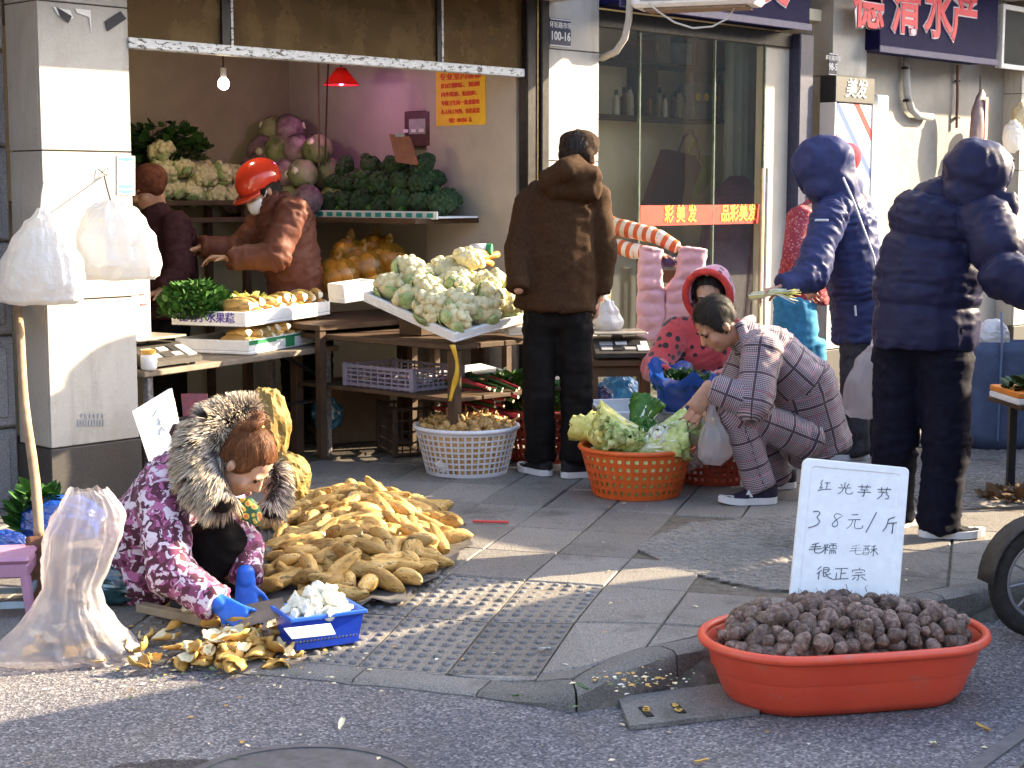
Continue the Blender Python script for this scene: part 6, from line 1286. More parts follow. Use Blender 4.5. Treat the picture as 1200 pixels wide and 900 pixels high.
def cloth(name, prims, m, parent, vox=.013, it=5, wr=.006, puff=None, uv=False, seed=0, fl=9., fh=26., folds=1.):
    """garment: union of limbs -> one skin, creased across its bones. prims: (p0,p1,r0,r1,side,sx,sy,f0,f1)"""
    mb = MB(); bones = []
    for p in prims:
        p = list(p)+[None, 1., 1., False, False][len(p)-4:]; limb(mb, *p[:9]); bones.append((Vector(p[0]), Vector(p[1]), (p[2]+p[3])/2))
    me = remesh(mb, vox, it); N = len(me.vertices); V = np.empty(N*3); me.vertices.foreach_get("co", V); V = V.reshape(-1, 3); NR = np.empty(N*3); me.vertices.foreach_get("normal", NR); NR = NR.reshape(-1, 3)
    D = np.empty((len(bones), N)); T = np.empty((len(bones), N)); SL = np.empty((len(bones), N))
    for i, (a, b, r) in enumerate(bones):
        A = np.array(a); Bv = np.array(b)-A; L2 = max(1e-9, Bv@Bv); t = np.clip(((V-A)@Bv)/L2, 0, 1); T[i] = t; SL[i] = ((V-A)@Bv)/math.sqrt(L2); D[i] = np.linalg.norm(V-A-t[:, None]*Bv, axis=1)/max(r, .02)
    near = D.argmin(0); W_ = np.exp(-(D-D.min(0))*7); W_ /= W_.sum(0)
    ax = np.array([np.array((b-a).normalized()) for a, b, r in bones]); disp = np.zeros(N)
    for v in range(N):
        p = Vector(V[v]); tot = 0.
        for i in np.nonzero(W_[:, v] > .12)[0]:
            d = Vector(ax[i]); q = p*fl+d*(d.dot(p)*(fh-fl)); jt = min(T[i, v], 1-T[i, v]); amp = .45+.9*math.exp(-(jt/.16)**2)*folds
            n1 = noise.noise(q+Vector((seed*3.1, i*1.7, 0))); n2 = noise.noise(p*11+Vector((seed, 0, 5)))
            n3 = noise.noise(p*27+d*(d.dot(p)*14)+Vector((seed, 3, i))); h = wr*amp*(1.-2.4*abs(n1))+wr*.9*n2+wr*.45*amp*(.5-1.8*abs(n3))
            if puff and i in puff[0]: ph = (SL[i, v]+puff[3] if len(puff) > 3 else SL[i, v])/puff[1]; h += puff[2]*(abs(math.sin(math.pi*ph+.15*noise.noise(p*6)))**.40-.78)
            tot += W_[i, v]*h
        disp[v] = tot
    V2 = V+NR*disp[:, None]; me.vertices.foreach_set("co", V2.ravel())
    if uv:
        ul = me.uv_layers.new(name="UVMap"); fr = [frame_from(b-a) for a, b, r in bones]; np_ = len(me.polygons); uvd = np.empty(len(me.loops)*2)
        for poly in me.polygons:
            vs = poly.vertices; i = int(np.bincount([near[k] for k in vs]).argmax()); a, b, r = bones[i]; F = fr[i]; X, Y = Vector(F.col[0]), Vector(F.col[1]); a0 = None
            for li, k in zip(poly.loop_indices, vs):
                q = Vector(V[k])-a; an = math.atan2(q.dot(Y), q.dot(X)); 
                if a0 is None: a0 = an
                while an-a0 > math.pi: an -= 2*math.pi
                while an-a0 < -math.pi: an += 2*math.pi
                uvd[li*2] = an*r*1.05; uvd[li*2+1] = SL[i, k]
        ul.data.foreach_set("uv", uvd)
    q = parent; L = Vector()
    while q is not None: L = L+q.location; q = q.parent
    me.transform(Matrix.Translation(-L)); me.materials.clear(); me.materials.append(m); me.polygons.foreach_set("use_smooth", [True]*len(me.polygons)); me.name = name
    return obj(name, me, parent)
def skinned(name, mb, vox, it, m, parent):
    me = remesh(mb, vox, it); q = parent; L = Vector()
    while q is not None: L = L+q.location; q = q.parent
    me.transform(Matrix.Translation(-L)); me.materials.clear(); me.materials.append(m); me.polygons.foreach_set("use_smooth", [True]*len(me.polygons)); return obj(name, me, parent)
def hframe(f, u):
    f = Vector(f).normalized(); u = Vector(u); u = (u-f*u.dot(f)).normalized(); return Matrix((f.cross(u), f, u)).transposed()   # x right, y forward, z up
def head(mb, c, H, s=1.):
    def P(x, y, z): return Vector(c)+H @ Vector((x, y, z))*s
    mb.ell(P(0, -.012, .035), (.077*s, .095*s, .085*s), 20, 14, H); mb.ell(P(0, .022, -.035), (.062*s, .073*s, .082*s), 18, 12, H); mb.ell(P(0, .058, -.085), (.034*s, .032*s, .028*s), 12, 8, H)
    for q in (-1, 1): mb.ell(P(q*.035, .060, -.030), (.028*s, .028*s, .028*s), 10, 8, H); mb.ell(P(q*.077, -.008, -.012), (.010*s, .020*s, .032*s), 10, 8, H); mb.ell(P(q*.030, .078, .020), (.028*s, .014*s, .010*s), 10, 6, H)
    limb(mb, P(0, .088, .010), P(0, .106, -.026), .010*s, .0145*s); mb.ell(P(0, .090, -.058), (.024*s, .012*s, .010*s), 10, 6, H)
def face(c, H, parent, s=1., brows=(.03, .02, .015)):
    def P(x, y, z): return Vector(c)+H @ Vector((x, y, z))*s
    for q in (-1, 1):
        MB().ell(P(q*.031, .0835, .003), (.014*s, .006*s, .0055*s), 12, 8, H).build("eye", mat("eye_dark", (.02, .015, .012), .25, .2), parent, smooth=True)
        MB().ell(P(q*.033, .0905, .0245), (.020*s, .005*s, .0045*s), 12, 6, H).build("eyebrow", mat("brow_%d" % int(brows[0]*999), brows, .8, .2), parent, smooth=True)
    MB().ell(P(0, .100, -.0585), (.021*s, .006*s, .006*s), 12, 6, H).build("mouth", mat("lip", (.36, .12, .09), .5, .15), parent, smooth=True)
def hand(mb, w, d, n, s=1., curl=.5, thumb=1, spread=1.):
    """palm, four fingers and a thumb; d fingers' way, n palm side, thumb = +-1 its side"""
    d = Vector(d).normalized(); n = Vector(n); n = (n-d*n.dot(d)).normalized(); x = d.cross(n)*thumb; w = Vector(w)
    limb(mb, w-d*.03*s, w+d*.082*s, .026*s, .034*s, x, 1.32, .48)
    for i, (o, L) in enumerate(((.035, .074), (.012, .084), (-.0115, .078), (-.0345, .060))):
        b = w+d*.082*s+x*o*s*1.02; dd = (d+x*o*4.5*spread).normalized(); seg = L*s/2.6; r = .0079*s; p = b-d*.012*s
        for k in range(3):
            a = curl*(.35+.75*k); e = (dd*math.cos(a)+n*math.sin(a)).normalized(); q = p+e*seg*(1.25 if k == 0 else .9); limb(mb, p, q, r, r*.88, n=8); p = q; r *= .9
    b = w+d*.022*s+x*.026*s; e = (d*.62+x*.72+n*.35).normalized(); q = b+e*.042*s; limb(mb, b, q, .0125*s, .0105*s, n=8); e2 = (e+d*.5+n*curl*.5).normalized(); limb(mb, q, q+e2*.03*s, .0102*s, .0085*s, n=8)
def shoe(an, toe, parent, m_up, m_sole, L=.27, zg=0., name="shoe", h=.085):
    t = Vector((toe[0], toe[1], 0)).normalized(); s = Vector((-t.y, t.x, 0)); base = Vector((an[0], an[1], zg)); rows = []; rowsU = []
    o = obj(name, None, parent) if False else None
    N = 15; outl = []
    for i in range(N):
        f = i/(N-1); y = -.075+L*f; w = .036+.012*math.sin(math.pi*min(1, f*1.05))+(.006 if f > .55 else 0); w *= math.sqrt(max(.02, 1-max(0, (f-.72)/.285)**2)) if f > .72 else (math.sqrt(max(.05, 1-max(0, (.12-f)/.125)**2)) if f < .12 else 1); hh = h*(1.05 if f < .3 else 1.05-.62*sm((f-.3)/.5)); hh *= 1 if f < .9 else .86; outl.append((y, w, hh))
    us = MB(); r = []
    for y, w, hh in outl:
        lift = .012*max(0, (y-.10)/.1)**2*1.0; row = []
        for k in range(9):
            a = math.pi*k/8; row.append(base+t*y+s*math.cos(a)*w*(1 if abs(math.cos(a)) > .3 else .85)+dz*(.026+lift+math.sin(a)**.7*(hh-.026)))
        r.append(row)
    us.sheet(r); us.f += [tuple(range(8, -1, -1)), tuple(range((N-1)*9, N*9))]; us.m += [0, 0]
    up = us.build(name, m_up, parent, smooth=True)
    so = MB(); lo = [base+t*y+s*w*1.06*sg+dz*(.001+.012*max(0, (y-.10)/.1)**2) for sg, seq in ((1, outl), (-1, outl[::-1])) for y, w, hh in seq]; n = len(lo); hi = [p+dz*.03 for p in lo]
    so.add(lo+hi, [tuple(range(n)), tuple(range(2*n-1, n-1, -1))]+[(i, i+n, (i+1) % n+n, (i+1) % n) for i in range(n)]); so.build("sole", m_sole, up)
def m_cloth(name, c, var=.25, rough=.8, scale=30, bump=.6, bs=380, c2=None, sheen=.0):
    return mat(name, c, rough, var+.1, scale, bump, bs, col2=c2, dist=.002, sheen=sheen, spec=.12)
def m_skin(name, c):
    n = NT(name); k = n.ramp(n.noise(22, 4), [(.3, tuple(x*.82 for x in c)), (.7, tuple(min(1, x*1.12) for x in c))]); k = n.mix(n.math('MULTIPLY', n.ramp(n.noise(9, 3), [(.5, (0, 0, 0)), (.75, (1, 1, 1))]), .35), k, (c[0], c[1]*.62, c[2]*.58)); n.set(col=k, rough=.5, spec=.4, sss=.12).bump(n.noise(160, 3), .12, .002); n.b.inputs['Subsurface Radius'].default_value = (.01, .004, .002); return n.mat
SKIN = m_skin("skin", (.46, .25, .16)); SKIN2 = m_skin("skin_pale", (.55, .33, .23)); SHOEB = m_cloth("black_shoe", (.018, .016, .02), .3, .5); SOLEW = mat("white_sole", (.62, .62, .64), .5, .1)
def body(parent, hc, H, arms, legs, tor, skin=SKIN, hs=1., hands=(), vox=.0075):
    """one continuous figure under the clothes"""
    mb = MB(); head(mb, hc, H, hs); nk = Vector(hc)+H @ Vector((0, -.012, -.05))*hs; limb(mb, nk, tor[0], .050, .055)
    for a, b in zip(tor, tor[1:]): limb(mb, a, b, .07, .06)
    for s_, e, w in arms: limb(mb, tor[0], s_, .055, .045); limb(mb, s_, e, .040, .034); limb(mb, e, w, .034, .026)
    for h_, k, an in legs: limb(mb, tor[-1], h_, .055, .05); limb(mb, h_, k, .05, .042); limb(mb, k, an, .042, .032)
    for hd in hands: hand(mb, *hd)
    return skinned("body", mb, vox, 2, skin, parent)
def hair_cap(parent, c, H, m, s=1., short=False, bun=None, name="hair", low=-.05, front=.055):
    mb = MB(); C = Vector(c)
    def P(x, y, z): return C+H @ Vector((x, y, z))*s
    mb.ell(P(0, -.020, .045), (.086*s, .098*s, .088*s), 20, 14, H); mb.ell(P(0, -.05, .02 if short else -.01), (.074*s, .062*s, (.06 if short else .085)*s), 16, 10, H)
    for q in (-1, 1): mb.ell(P(q*.052, -.01, .02), (.034*s, .055*s, .06*s), 12, 8, H)
    me = remesh(mb, .008, 3); bm = bmesh.new(); bm.from_mesh(me); Hi = H.inverted()
    kill = [v for v in bm.verts if (lambda q: q.y > front+.008+.5*max(0, q.z-.045) and q.z < .15)((Hi @ (v.co-C))/s)]; bmesh.ops.delete(bm, geom=kill, context='VERTS')
    for v in bm.verts: q = Hi @ (v.co-C); v.co += v.normal*.006*noise.noise(Vector((q.x*80, q.y*14, q.z*14)))
    bm.to_mesh(me); bm.free(); L = Vector(); q = parent
    while q is not None: L = L+q.location; q = q.parent
    rgh = random.Random(len(me.polygons)); sb = MB(); crown = C+H @ Vector((0, -.045, .13))*s
    for k in range(2600):
        f = me.polygons[rgh.randrange(len(me.polygons))]; b = f.center+f.normal*.001; d = (b-crown); d = d-f.normal*d.dot(f.normal); d = (d.normalized() if d.length > 1e-4 else Vector((1, 0, 0)))*(-1 if bun else 1); g = (d+f.normal*rgh.uniform(.12, .35)+noise.noise_vector(b*30)*.25).normalized(); l = rgh.uniform(.016, .032); w = g.cross(f.normal).normalized()*.0009
        sb.add([b-w, b+w, b+g*l*.6+w*.8, b+g*l*.6-w*.8, b+g*l-f.normal*.003], [(0, 1, 2, 3), (3, 2, 4)])
    me.transform(Matrix.Translation(-L)); me.materials.clear(); me.materials.append(m); me.polygons.foreach_set("use_smooth", [True]*len(me.polygons)); h = obj(name, me, parent); h.modifiers.new("s", 'SOLIDIFY').thickness = .006
    st_ = sb.build("hair_strands", m, h); st_["kind"] = "stuff"
    return h
def m_hair(name, a, b):
    n = NT(name); v = n.mapping((1, 1, 1)); w = n.noise(140, 3, .6, n.mapping((1.4, 1.4, .12))); n.set(col=n.ramp(w, [(.3, a), (.7, b)]), rough=.6, spec=.25).bump(w, .5, .004); return n.mat
HAIRB = m_hair("hair_black", (.008, .007, .007), (.035, .026, .022)); HAIRR = m_hair("hair_auburn", (.05, .018, .008), (.22, .085, .03))
def hood_shell(parent, c, H, r, m, name="hood", open_y=.45, vox=.011, wr=.006, prims=None, cut=True, seed=0):
    mb = MB(); C = Vector(c); mb.ell(C, r, 26, 18, H)
    for p in (prims or []): limb(mb, *p)
    me = remesh(mb, vox, 4); bm = bmesh.new(); bm.from_mesh(me); Hi = H.inverted()
    for v in bm.verts: v.co += v.normal*(wr*1.7*(1-2.6*abs(noise.noise(v.co*8.5+Vector((seed, 0, 0)))))+wr*.7*(.5-1.6*abs(noise.noise(v.co*22+Vector((0, seed, 0))))))
    edge_pts = [C+H @ Vector((r[0]*.93*math.cos(a)*math.sqrt(max(0, 1-open_y**2)), r[1]*open_y, r[2]*.95*math.sin(a)*math.sqrt(max(0, 1-open_y**2)))) for a in [R_(-70+i*320/20) for i in range(21)]]; MB().tube(edge_pts, .011, 8).build("hood_rim", m, parent, smooth=True)
    if cut: bmesh.ops.delete(bm, geom=[v for v in bm.verts if (lambda q: q.y > r[1]*open_y and q.z < r[2]*.85 and q.z > -r[2]*.95 and abs(q.x) < r[0]*1.1)(Hi @ (v.co-C))], context='VERTS')
    bm.to_mesh(me); bm.free(); L = Vector(); q = parent
    while q is not None: L = L+q.location; q = q.parent
    me.transform(Matrix.Translation(-L)); me.materials.clear(); me.materials.append(m); me.polygons.foreach_set("use_smooth", [True]*len(me.polygons)); o = obj(name, me, parent); o.modifiers.new("s", 'SOLIDIFY').thickness = .012; return o
def ring_tube(parent, name, pts, r, m): return MB().tube(pts, r, 10).build(name, m, parent, smooth=True)

# ---- the man in brown, back to us
BRN = m_cloth("brown_wool", (.030, .014, .006), .3, .85, 60, .5, 380, c2=(.055, .028, .013)); BLK = m_cloth("black_trousers", (.007, .006, .006), .3, .8, 20, .3, 300)
P = thing("person", "man in dark brown coat and cap standing with his back to the street", "person", hit(655, 553, 8.1)); D = 8.1
hc = at(679, 184, 8.10); H = hframe((.30, .93, -.20), (0, .1, 1))
shl, shr = at(622, 236, D), at(697, 231, D); ell_, wrl = at(606, 298, 8.05), at(608, 340, 7.96); elr, wrr = at(707, 292, 8.12), at(703, 344, 8.14)
tor = [at(662, 238, 8.1), at(656, 320, 8.1), at(652, 375, 8.1)]; hl, hr = at(633, 385, D), at(673, 385, D); kl, kr = at(631, 462, 8.06), at(676, 462, 8.08); al, ar = at(634, 540, 8.1), at(674, 543, 8.02)
body(P, hc, H, [(shl, ell_, wrl), (shr, elr, wrr)], [(hl, kl, al), (hr, kr, ar)], tor, hands=[(at(702, 350, 8.14), (-.2, .1, -1), (-1, 0, 0), .95, .6, -1)])
X = Vector((1, 0, 0)); J = [(at(650, 364, D), at(654, 300, D), .205, .195, X, 1, .72, True, False), (at(654, 300, D), at(660, 240, D), .195, .178, X, 1, .7), (at(630, 232, D), at(690, 228, D), .082, .078), (shl, ell_, .080, .068), (ell_, wrl, .068, .056, None, 1, 1, False, True), (shr, elr, .078, .068), (elr, wrr, .068, .056, None, 1, 1, False, True), (at(664, 232, 8.08), at(670, 208, 8.05), .12, .085, X, 1.05, .8)]
cloth("coat", J, BRN, P, .0105, 6, .006, seed=1, fh=15)
cloth("hood", [(at(640, 212, 7.98), at(664, 199, 7.95), .052, .062), (at(664, 199, 7.95), at(697, 206, 7.99), .062, .045), (at(668, 198, 8.0), at(678, 208, 8.0), .082, .085), (at(650, 220, 8.0), at(694, 222, 8.0), .06, .06)], BRN, P, .012, 5, .006, seed=2)
cloth("trousers", [(hl+dz*.06, hr+dz*.06, .10, .10), (hl, kl, .090, .076), (kl, al, .077, .074, None, 1, 1, False, True), (hr, kr, .090, .078), (kr, ar, .078, .072, None, 1, 1, False, True)], BLK, P, .013, 5, .009, seed=3)
shoe(al, (-.55, .8), P, SHOEB, SOLEW, .26, gz(al.x, al.y)+.002); shoe(ar, (.85, .35), P, SHOEB, SOLEW, .26, gz(ar.x, ar.y)+.002)
hair_cap(P, hc, H, HAIRB, 1.0, True)
def hq(x, y, z): return hc+H @ Vector((x, y, z))
cloth("cap", [(hq(0, -.03, .045), hq(0, .03, .06), .098, .094, H.col[0], 1., .82), (hq(0, -.03, .075), hq(0, .05, .085), .096, .090, H.col[0], 1., .5), (hq(-.05, -.055, .0), hq(.05, -.055, .0), .045, .045), (hq(-.05, .11, .05), hq(.05, .11, .05), .016, .016)], m_cloth("brown_cap", (.030, .017, .011), .5, .9, 60, .9, 160), P, .008, 3, .005, seed=31)

# ---- crouching woman with fur hood
def m_camo():
    n = NT("pink_camouflage"); v = n.mapping((1, 1, 1)); c = n.ramp(n.noise(14, 2, .5, v, 1.2), [(0, (.20, .04, .105)), (.5, (.42, .125, .28))], 'CONSTANT')
    for sc, th, cl, ds in ((16, .565, (.62, .52, .60), 1.4), (18, .515, (.075, .010, .03), 1.6), (22, .60, (.66, .58, .66), 1.2)):
        v2 = n.mapping((1, 1, 1), loc=(sc*.37, sc*.11, sc*.7)); c = n.mix(n.ramp(n.noise(sc, 2, .5, v2, ds), [(0, (0, 0, 0)), (th, (1, 1, 1))], 'CONSTANT'), c, cl)
    n.set(col=c, rough=.75, sheen=.1).bump(n.noise(300, 2), .2, .0015); return n.mat
CAMO = m_camo(); P = thing("person", "woman crouching in a pink camouflage jacket with fur hood and blue gloves", "person", hit(200, 690, 5.75))
hc = at(287, 541, 5.58); fw = Vector((.97, -.26, 0)); H = hframe(fw*.60-dz*.80, fw*.80+dz*.60)
pel, wst, chs = at(180, 672, 5.80), at(172, 622, 5.80), at(214, 572, 5.70); sA, eA, wA = at(190, 590, 5.56), at(200, 672, 5.42), at(253, 707, 5.32); sB, eB, wB = at(262, 588, 5.88), at(287, 640, 5.72), at(288, 680, 5.58)
kA, aA = at(262, 630, 5.62), at(222, 706, 5.62); kB, aB = at(280, 622, 5.86), at(252, 690, 5.86)
body(P, hc, H, [(sA, eA, wA), (sB, eB, wB)], [(pel, kA, aA), (pel+Vector((0, .15, 0)), kB, aB)], [at(236, 560, 5.66), chs, wst, pel], SKIN2, .98)
face(hc, H, P, .98); Y = Vector((.3, 1, 0))
cloth("jacket", [(pel, wst, .165, .165, Y, 1.1, .95), (wst, chs, .165, .165, Y, 1.15, .85), (at(200, 580, 5.60), at(250, 582, 5.86), .10, .09), (sA, eA, .088, .080), (eA, wA, .080, .060, None, 1, 1, False, True), (sB, eB, .072, .062), (eB, wB, .062, .055, None, 1, 1, False, True), (chs, at(240, 552, 5.66), .13, .085)], CAMO, P, .012, 6, .010, seed=5)
cloth("trousers", [(at(195, 665, 5.68), kA, .088, .078), (kA, aA, .078, .062, None, 1, 1, False, True), (at(195, 660, 5.92), kB, .085, .075), (kB, aB, .075, .06, None, 1, 1, False, True)], BLK, P, .013, 5, .008, seed=6)
for a in (aA, aB): shoe(a, (.8, -.5), P, m_cloth("brown_shoe", (.05, .026, .014), .3), mat("dark_sole", (.03, .025, .02), .7, .2), .25, gz(a.x, a.y)+.002)
GLV = mat("blue_glove", (.02, .13, .62), .4, .15, 20, .2, 60)
for w, d, n_, th in ((at(259, 709, 5.305), (.84, -.32, -.44), (.25, .90, -.3), -1), (at(288, 682, 5.54), (.05, -.25, -.97), (0, .95, -.3), 1)):
    mb = MB(); hand(mb, w, d, n_, .98, .35, th, 1.5); limb(mb, Vector(w)-Vector(d).normalized()*.035, Vector(w), .032, .026); skinned("glove", mb, .005, 1, GLV, P)
hair_cap(P, hc, H, HAIRR, 1.0, False, True, front=.040)
def strand_tuft(o, m, n=900, l0=.018, l1=.04, seed=3):
    rgh = random.Random(seed); sb = MB(); me = o.data; off = Vector(); q = o.parent
    while q is not None: off = off+q.location; q = q.parent
    for k in range(n):
        f = me.polygons[rgh.randrange(len(me.polygons))]; b_ = f.center+off; g = (f.normal*.5+noise.noise_vector(b_*25)*1.2).normalized(); w = g.cross(f.normal+Vector((.01, .02, .03))).normalized()*.0009; l = rgh.uniform(l0, l1)
        sb.add([b_-w, b_+w, b_+g*l*.5+w*.8, b_+g*l*.5-w*.8, b_+g*l-dz*l*.3], [(0, 1, 2, 3), (3, 2, 4)])
    x = sb.build("hair_strands", m, o); x["kind"] = "stuff"
mb = MB(); bc = hc+H @ Vector((0, -.085, .105)); kn = [bc+H @ Vector((.042*math.cos(a), .012*math.sin(2*a), .036*math.sin(a))) for a in [R_(i*30) for i in range(13)]]
[limb(mb, p_, q_, .019, .019, n=8) for p_, q_ in zip(kn, kn[1:])]; limb(mb, bc+H @ Vector((-.05, -.01, -.01)), bc+H @ Vector((-.035, -.03, -.05)), .014, .006, n=8); limb(mb, bc, hc+H @ Vector((0, -.04, .09)), .03, .035)
bo = skinned("hair_bun", mb, .006, 1, HAIRR, P); strand_tuft(bo, HAIRR)
MB().ell(hc+H @ Vector((.0, -.062, .118)), (.032, .013, .014), 12, 8, H).build("hair_tie", mat("yellow_tie", (.72, .6, .2), .5, .2), P, smooth=True)
SCF = NT("scarf_print"); c_ = SCF.ramp(SCF.voro(40, out='Distance'), [(.15, (.65, .16, .06)), (.35, (.62, .42, .06)), (.5, (.03, .10, .04)), (.8, (.02, .07, .03))], 'CONSTANT'); SCF.set(col=c_, rough=.7)
cloth("scarf", [(at(270, 592, 5.56), at(290, 592, 5.54), .022, .026), (at(290, 592, 5.54), at(303, 604, 5.52), .026, .024), (at(286, 602, 5.52), at(300, 612, 5.50), .022, .014)], SCF.mat, P, .008, 3, .006)
# fur
def fur(parent, name, paths, n, L, seed):
    rg = random.Random(seed); mb = MB(); cols = []
    for (pts, rad, share, lf) in paths:
        pts = [Vector(p) for p in pts]; cen = sum(pts, Vector())/len(pts)
        for i in range(int(n*share)):
            f = rg.random()*(len(pts)-1); a = min(int(f), len(pts)-2); t = f-a; c = pts[a].lerp(pts[a+1], t); d = (pts[a+1]-pts[a]).normalized(); F = frame_from(d); th = rg.uniform(0, 6.283); r = rad[a]*(1-t)+rad[a+1]*t
            nr = Vector(F.col[0])*math.cos(th)+Vector(F.col[1])*math.sin(th); b = c+nr*r; fl_ = (c-hc).normalized(); g = (nr*.95+fl_*.75+Vector((-.15, 0, -.55))+noise.noise_vector(b*22)*.32).normalized(); l = L*lf*rg.uniform(.65, 1.2); s = g.cross(Vector((rg.uniform(-1, 1), rg.uniform(-1, 1), rg.uniform(-1, 1)))).normalized()*.00105
            q1 = b+g*l*.5; q2 = b+g*l*.85-dz*l*.10; q3 = b+g*l-dz*l*.22
            mb.add([b-s, b+s, q1+s*1.1, q1-s*1.1, q2+s*.7, q2-s*.7, q3], [(0, 1, 2, 3), (3, 2, 4, 5), (5, 4, 6)])
            k = .5+.5*noise.noise(b*26+Vector((9, 0, 0))); tone = rg.random(); root = (.03, .024, .022); mid = (.20, .17, .16) if tone < .35 else (.52, .47, .43); tip = (.68, .56, .40) if tone > .2 else (.08, .06, .05)
            if k < .30: mid = (.03, .024, .022)
            cols += [root, root, mid, mid, tip, tip, tip]
    o = mb.build(name, MATS["fur"], parent); ca = o.data.color_attributes.new("tone", 'FLOAT_COLOR', 'POINT'); ca.data.foreach_set("color", [x for c in cols for x in (*c, 1.)]); return o
n = NT("fur"); at_ = n.node("ShaderNodeAttribute"); at_.attribute_name = "tone"; n.set(col=at_.outputs['Color'], rough=.55, spec=.3); MATS["fur"] = n.mat
nearp = [at(300, 482, 5.72), at(272, 487, 5.68), at(246, 502, 5.62), at(236, 532, 5.56), at(240, 562, 5.50), at(262, 590, 5.44)]; farp = [at(322, 548, 5.80), at(328, 574, 5.74), at(316, 600, 5.66)]
mb = MB(); [limb(mb, a, b, r0, r1) for a, b, r0, r1 in zip(nearp, nearp[1:], (.03, .045, .06, .068, .062), (.045, .06, .068, .062, .04))]; [limb(mb, a, b, .032, .032) for a, b in zip(farp, farp[1:])]; limb(mb, at(228, 520, 5.72), at(248, 545, 5.68), .07, .08)
skinned("hood_lining", mb, .012, 3, m_cloth("dark_lining", (.016, .012, .012), .3), P)
cloth("hood", [(at(212, 506, 5.72), at(222, 548, 5.68), .035, .062), (at(222, 548, 5.68), at(236, 572, 5.62), .06, .05)], m_cloth("brown_hood", (.06, .03, .03), .3), P, .012, 4, .006)
fur(P, "fur_trim", [(nearp, (.03, .045, .06, .068, .062, .04), .86, 1.), (farp, (.03, .032, .03), .14, .75)], 19000, .054, 3)
cl = thing("cleaver", "broad grey steel cleaver held in the blue gloves", "cleaver", at(300, 722, 5.30)); bl_ = [at(u, v, d) for u, v, d in ((276, 712, 5.32), (331, 701, 5.30), (336, 721, 5.24), (279, 737, 5.24))]; MB().prism(bl_, (.0, .002, .003)).build("blade", mat("dull_steel", (.20, .16, .13), .45, .3, 14, .2, 60, metal=.5), cl); MB().tube([at(276, 720, 5.30), at(256, 716, 5.33)], .012, 8).build("handle", PALEW, cl)

# ---- man in checked suit squatting
def m_plaid():
    n = NT("glen_check"); uv = n.node("ShaderNodeSeparateXYZ", {0: n.coord('UV')}); u, v = uv.outputs[0], uv.outputs[1]
    def st(x, p, w, o=0.): return n.math('LESS_THAN', n.math('FRACT', n.math('ADD', n.math('MULTIPLY', x, 1/p), o+20)), w)
    fu, fv = st(u, .0085, .5), st(v, .0085, .5); bu, bv = st(u, .088, .5), st(v, .088, .5)
    chk = n.math('MULTIPLY', n.math('ADD', fu, fv), .5); stripe = n.mix(bu, n.mix(1., fu, fu), chk)
    dark = n.mix(n.math('MULTIPLY', bv, .8), fv, chk)
    base = n.ramp(n.math('MULTIPLY', n.math('ADD', dark, chk), .5), [(.0, (.44, .37, .41)), (.5, (.165, .125, .155)), (1., (.035, .022, .036))])
    rl = n.math('MAXIMUM', st(u, .088, .035, .52), st(v, .088, .035, .52)); c = n.mix(n.math('MULTIPLY', rl, .8), base, (.42, .10, .15)); dl = n.math('MAXIMUM', st(u, .128, .085), st(v, .128, .085)); c = n.mix(n.math('MULTIPLY', dl, .92), c, (.035, .016, .03))
    n.set(col=c, rough=.8, sheen=.15).bump(n.noise(400, 2), .25, .0015); return n.mat
PLAID = m_plaid(); P = thing("person", "man squatting in a grey and pink checked quilted suit beside the orange basket", "person", hit(910, 592, 7.45))
hc = at(840, 380, 7.42); fw = Vector((-.97, -.22, 0)); H = hframe(fw*.72-dz*.69, fw*.69+dz*.72); pel, mid, chs = at(947, 508, 7.55), at(940, 450, 7.52), at(902, 415, 7.50)
sA, eA, wA = at(893, 412, 7.33), at(884, 474, 7.22), at(834, 455, 7.25); sB, eB, wB = at(882, 405, 7.66), at(858, 455, 7.62), at(828, 468, 7.50); hA, kA, aA = at(945, 515, 7.42), at(862, 482, 7.30), at(892, 572, 7.33); hB, kB, aB = at(952, 510, 7.70), at(874, 474, 7.72), at(915, 565, 7.72)
body(P, hc, H, [(sA, eA, wA), (sB, eB, wB)], [(hA, kA, aA), (hB, kB, aB)], [at(880, 402, 7.5), chs, mid, pel], SKIN, 1.0, hands=[(at(828, 458, 7.24), (-.55, -.2, -.80), (-.3, .85, -.2), 1., .45, 1), (at(822, 472, 7.49), (-.5, -.2, -.85), (-.4, -.8, .2), 1., .6, -1)])
face(hc, H, P); Yv = Vector((.1, 1, 0)); hair_cap(P, hc, H, HAIRB, 1.0, True, front=.045)
cloth("jacket", [(at(962, 528, 7.55), mid, .150, .158, Yv, 1.12, 1., True, False), (mid, chs, .158, .150, Yv, 1.15, .9), (at(890, 408, 7.36), at(884, 402, 7.64), .085, .08), (sA, eA, .092, .084), (eA, wA, .082, .060, None, 1, 1, False, True), (sB, eB, .085, .075), (eB, wB, .075, .058, None, 1, 1, False, True), (chs, at(874, 396, 7.48), .12, .085)], PLAID, P, .0115, 6, .008, uv=True, seed=8)
cloth("collar", [(at(868, 382, 7.40), at(876, 402, 7.36), .024, .028), (at(872, 378, 7.44), at(868, 382, 7.40), .022, .024), (at(872, 378, 7.44), at(880, 375, 7.55), .022, .024)], PLAID, P, .009, 3, .003, uv=True, seed=2)
cloth("trousers", [(hA, kA, .098, .082), (kA, aA, .082, .070, None, 1, 1, False, True), (hB, kB, .095, .08), (kB, aB, .08, .068, None, 1, 1, False, True), (pel, pel+Vector((.0, .02, -.05)), .145, .135, Yv, 1.1, 1)], PLAID, P, .012, 6, .007, uv=True, seed=9)
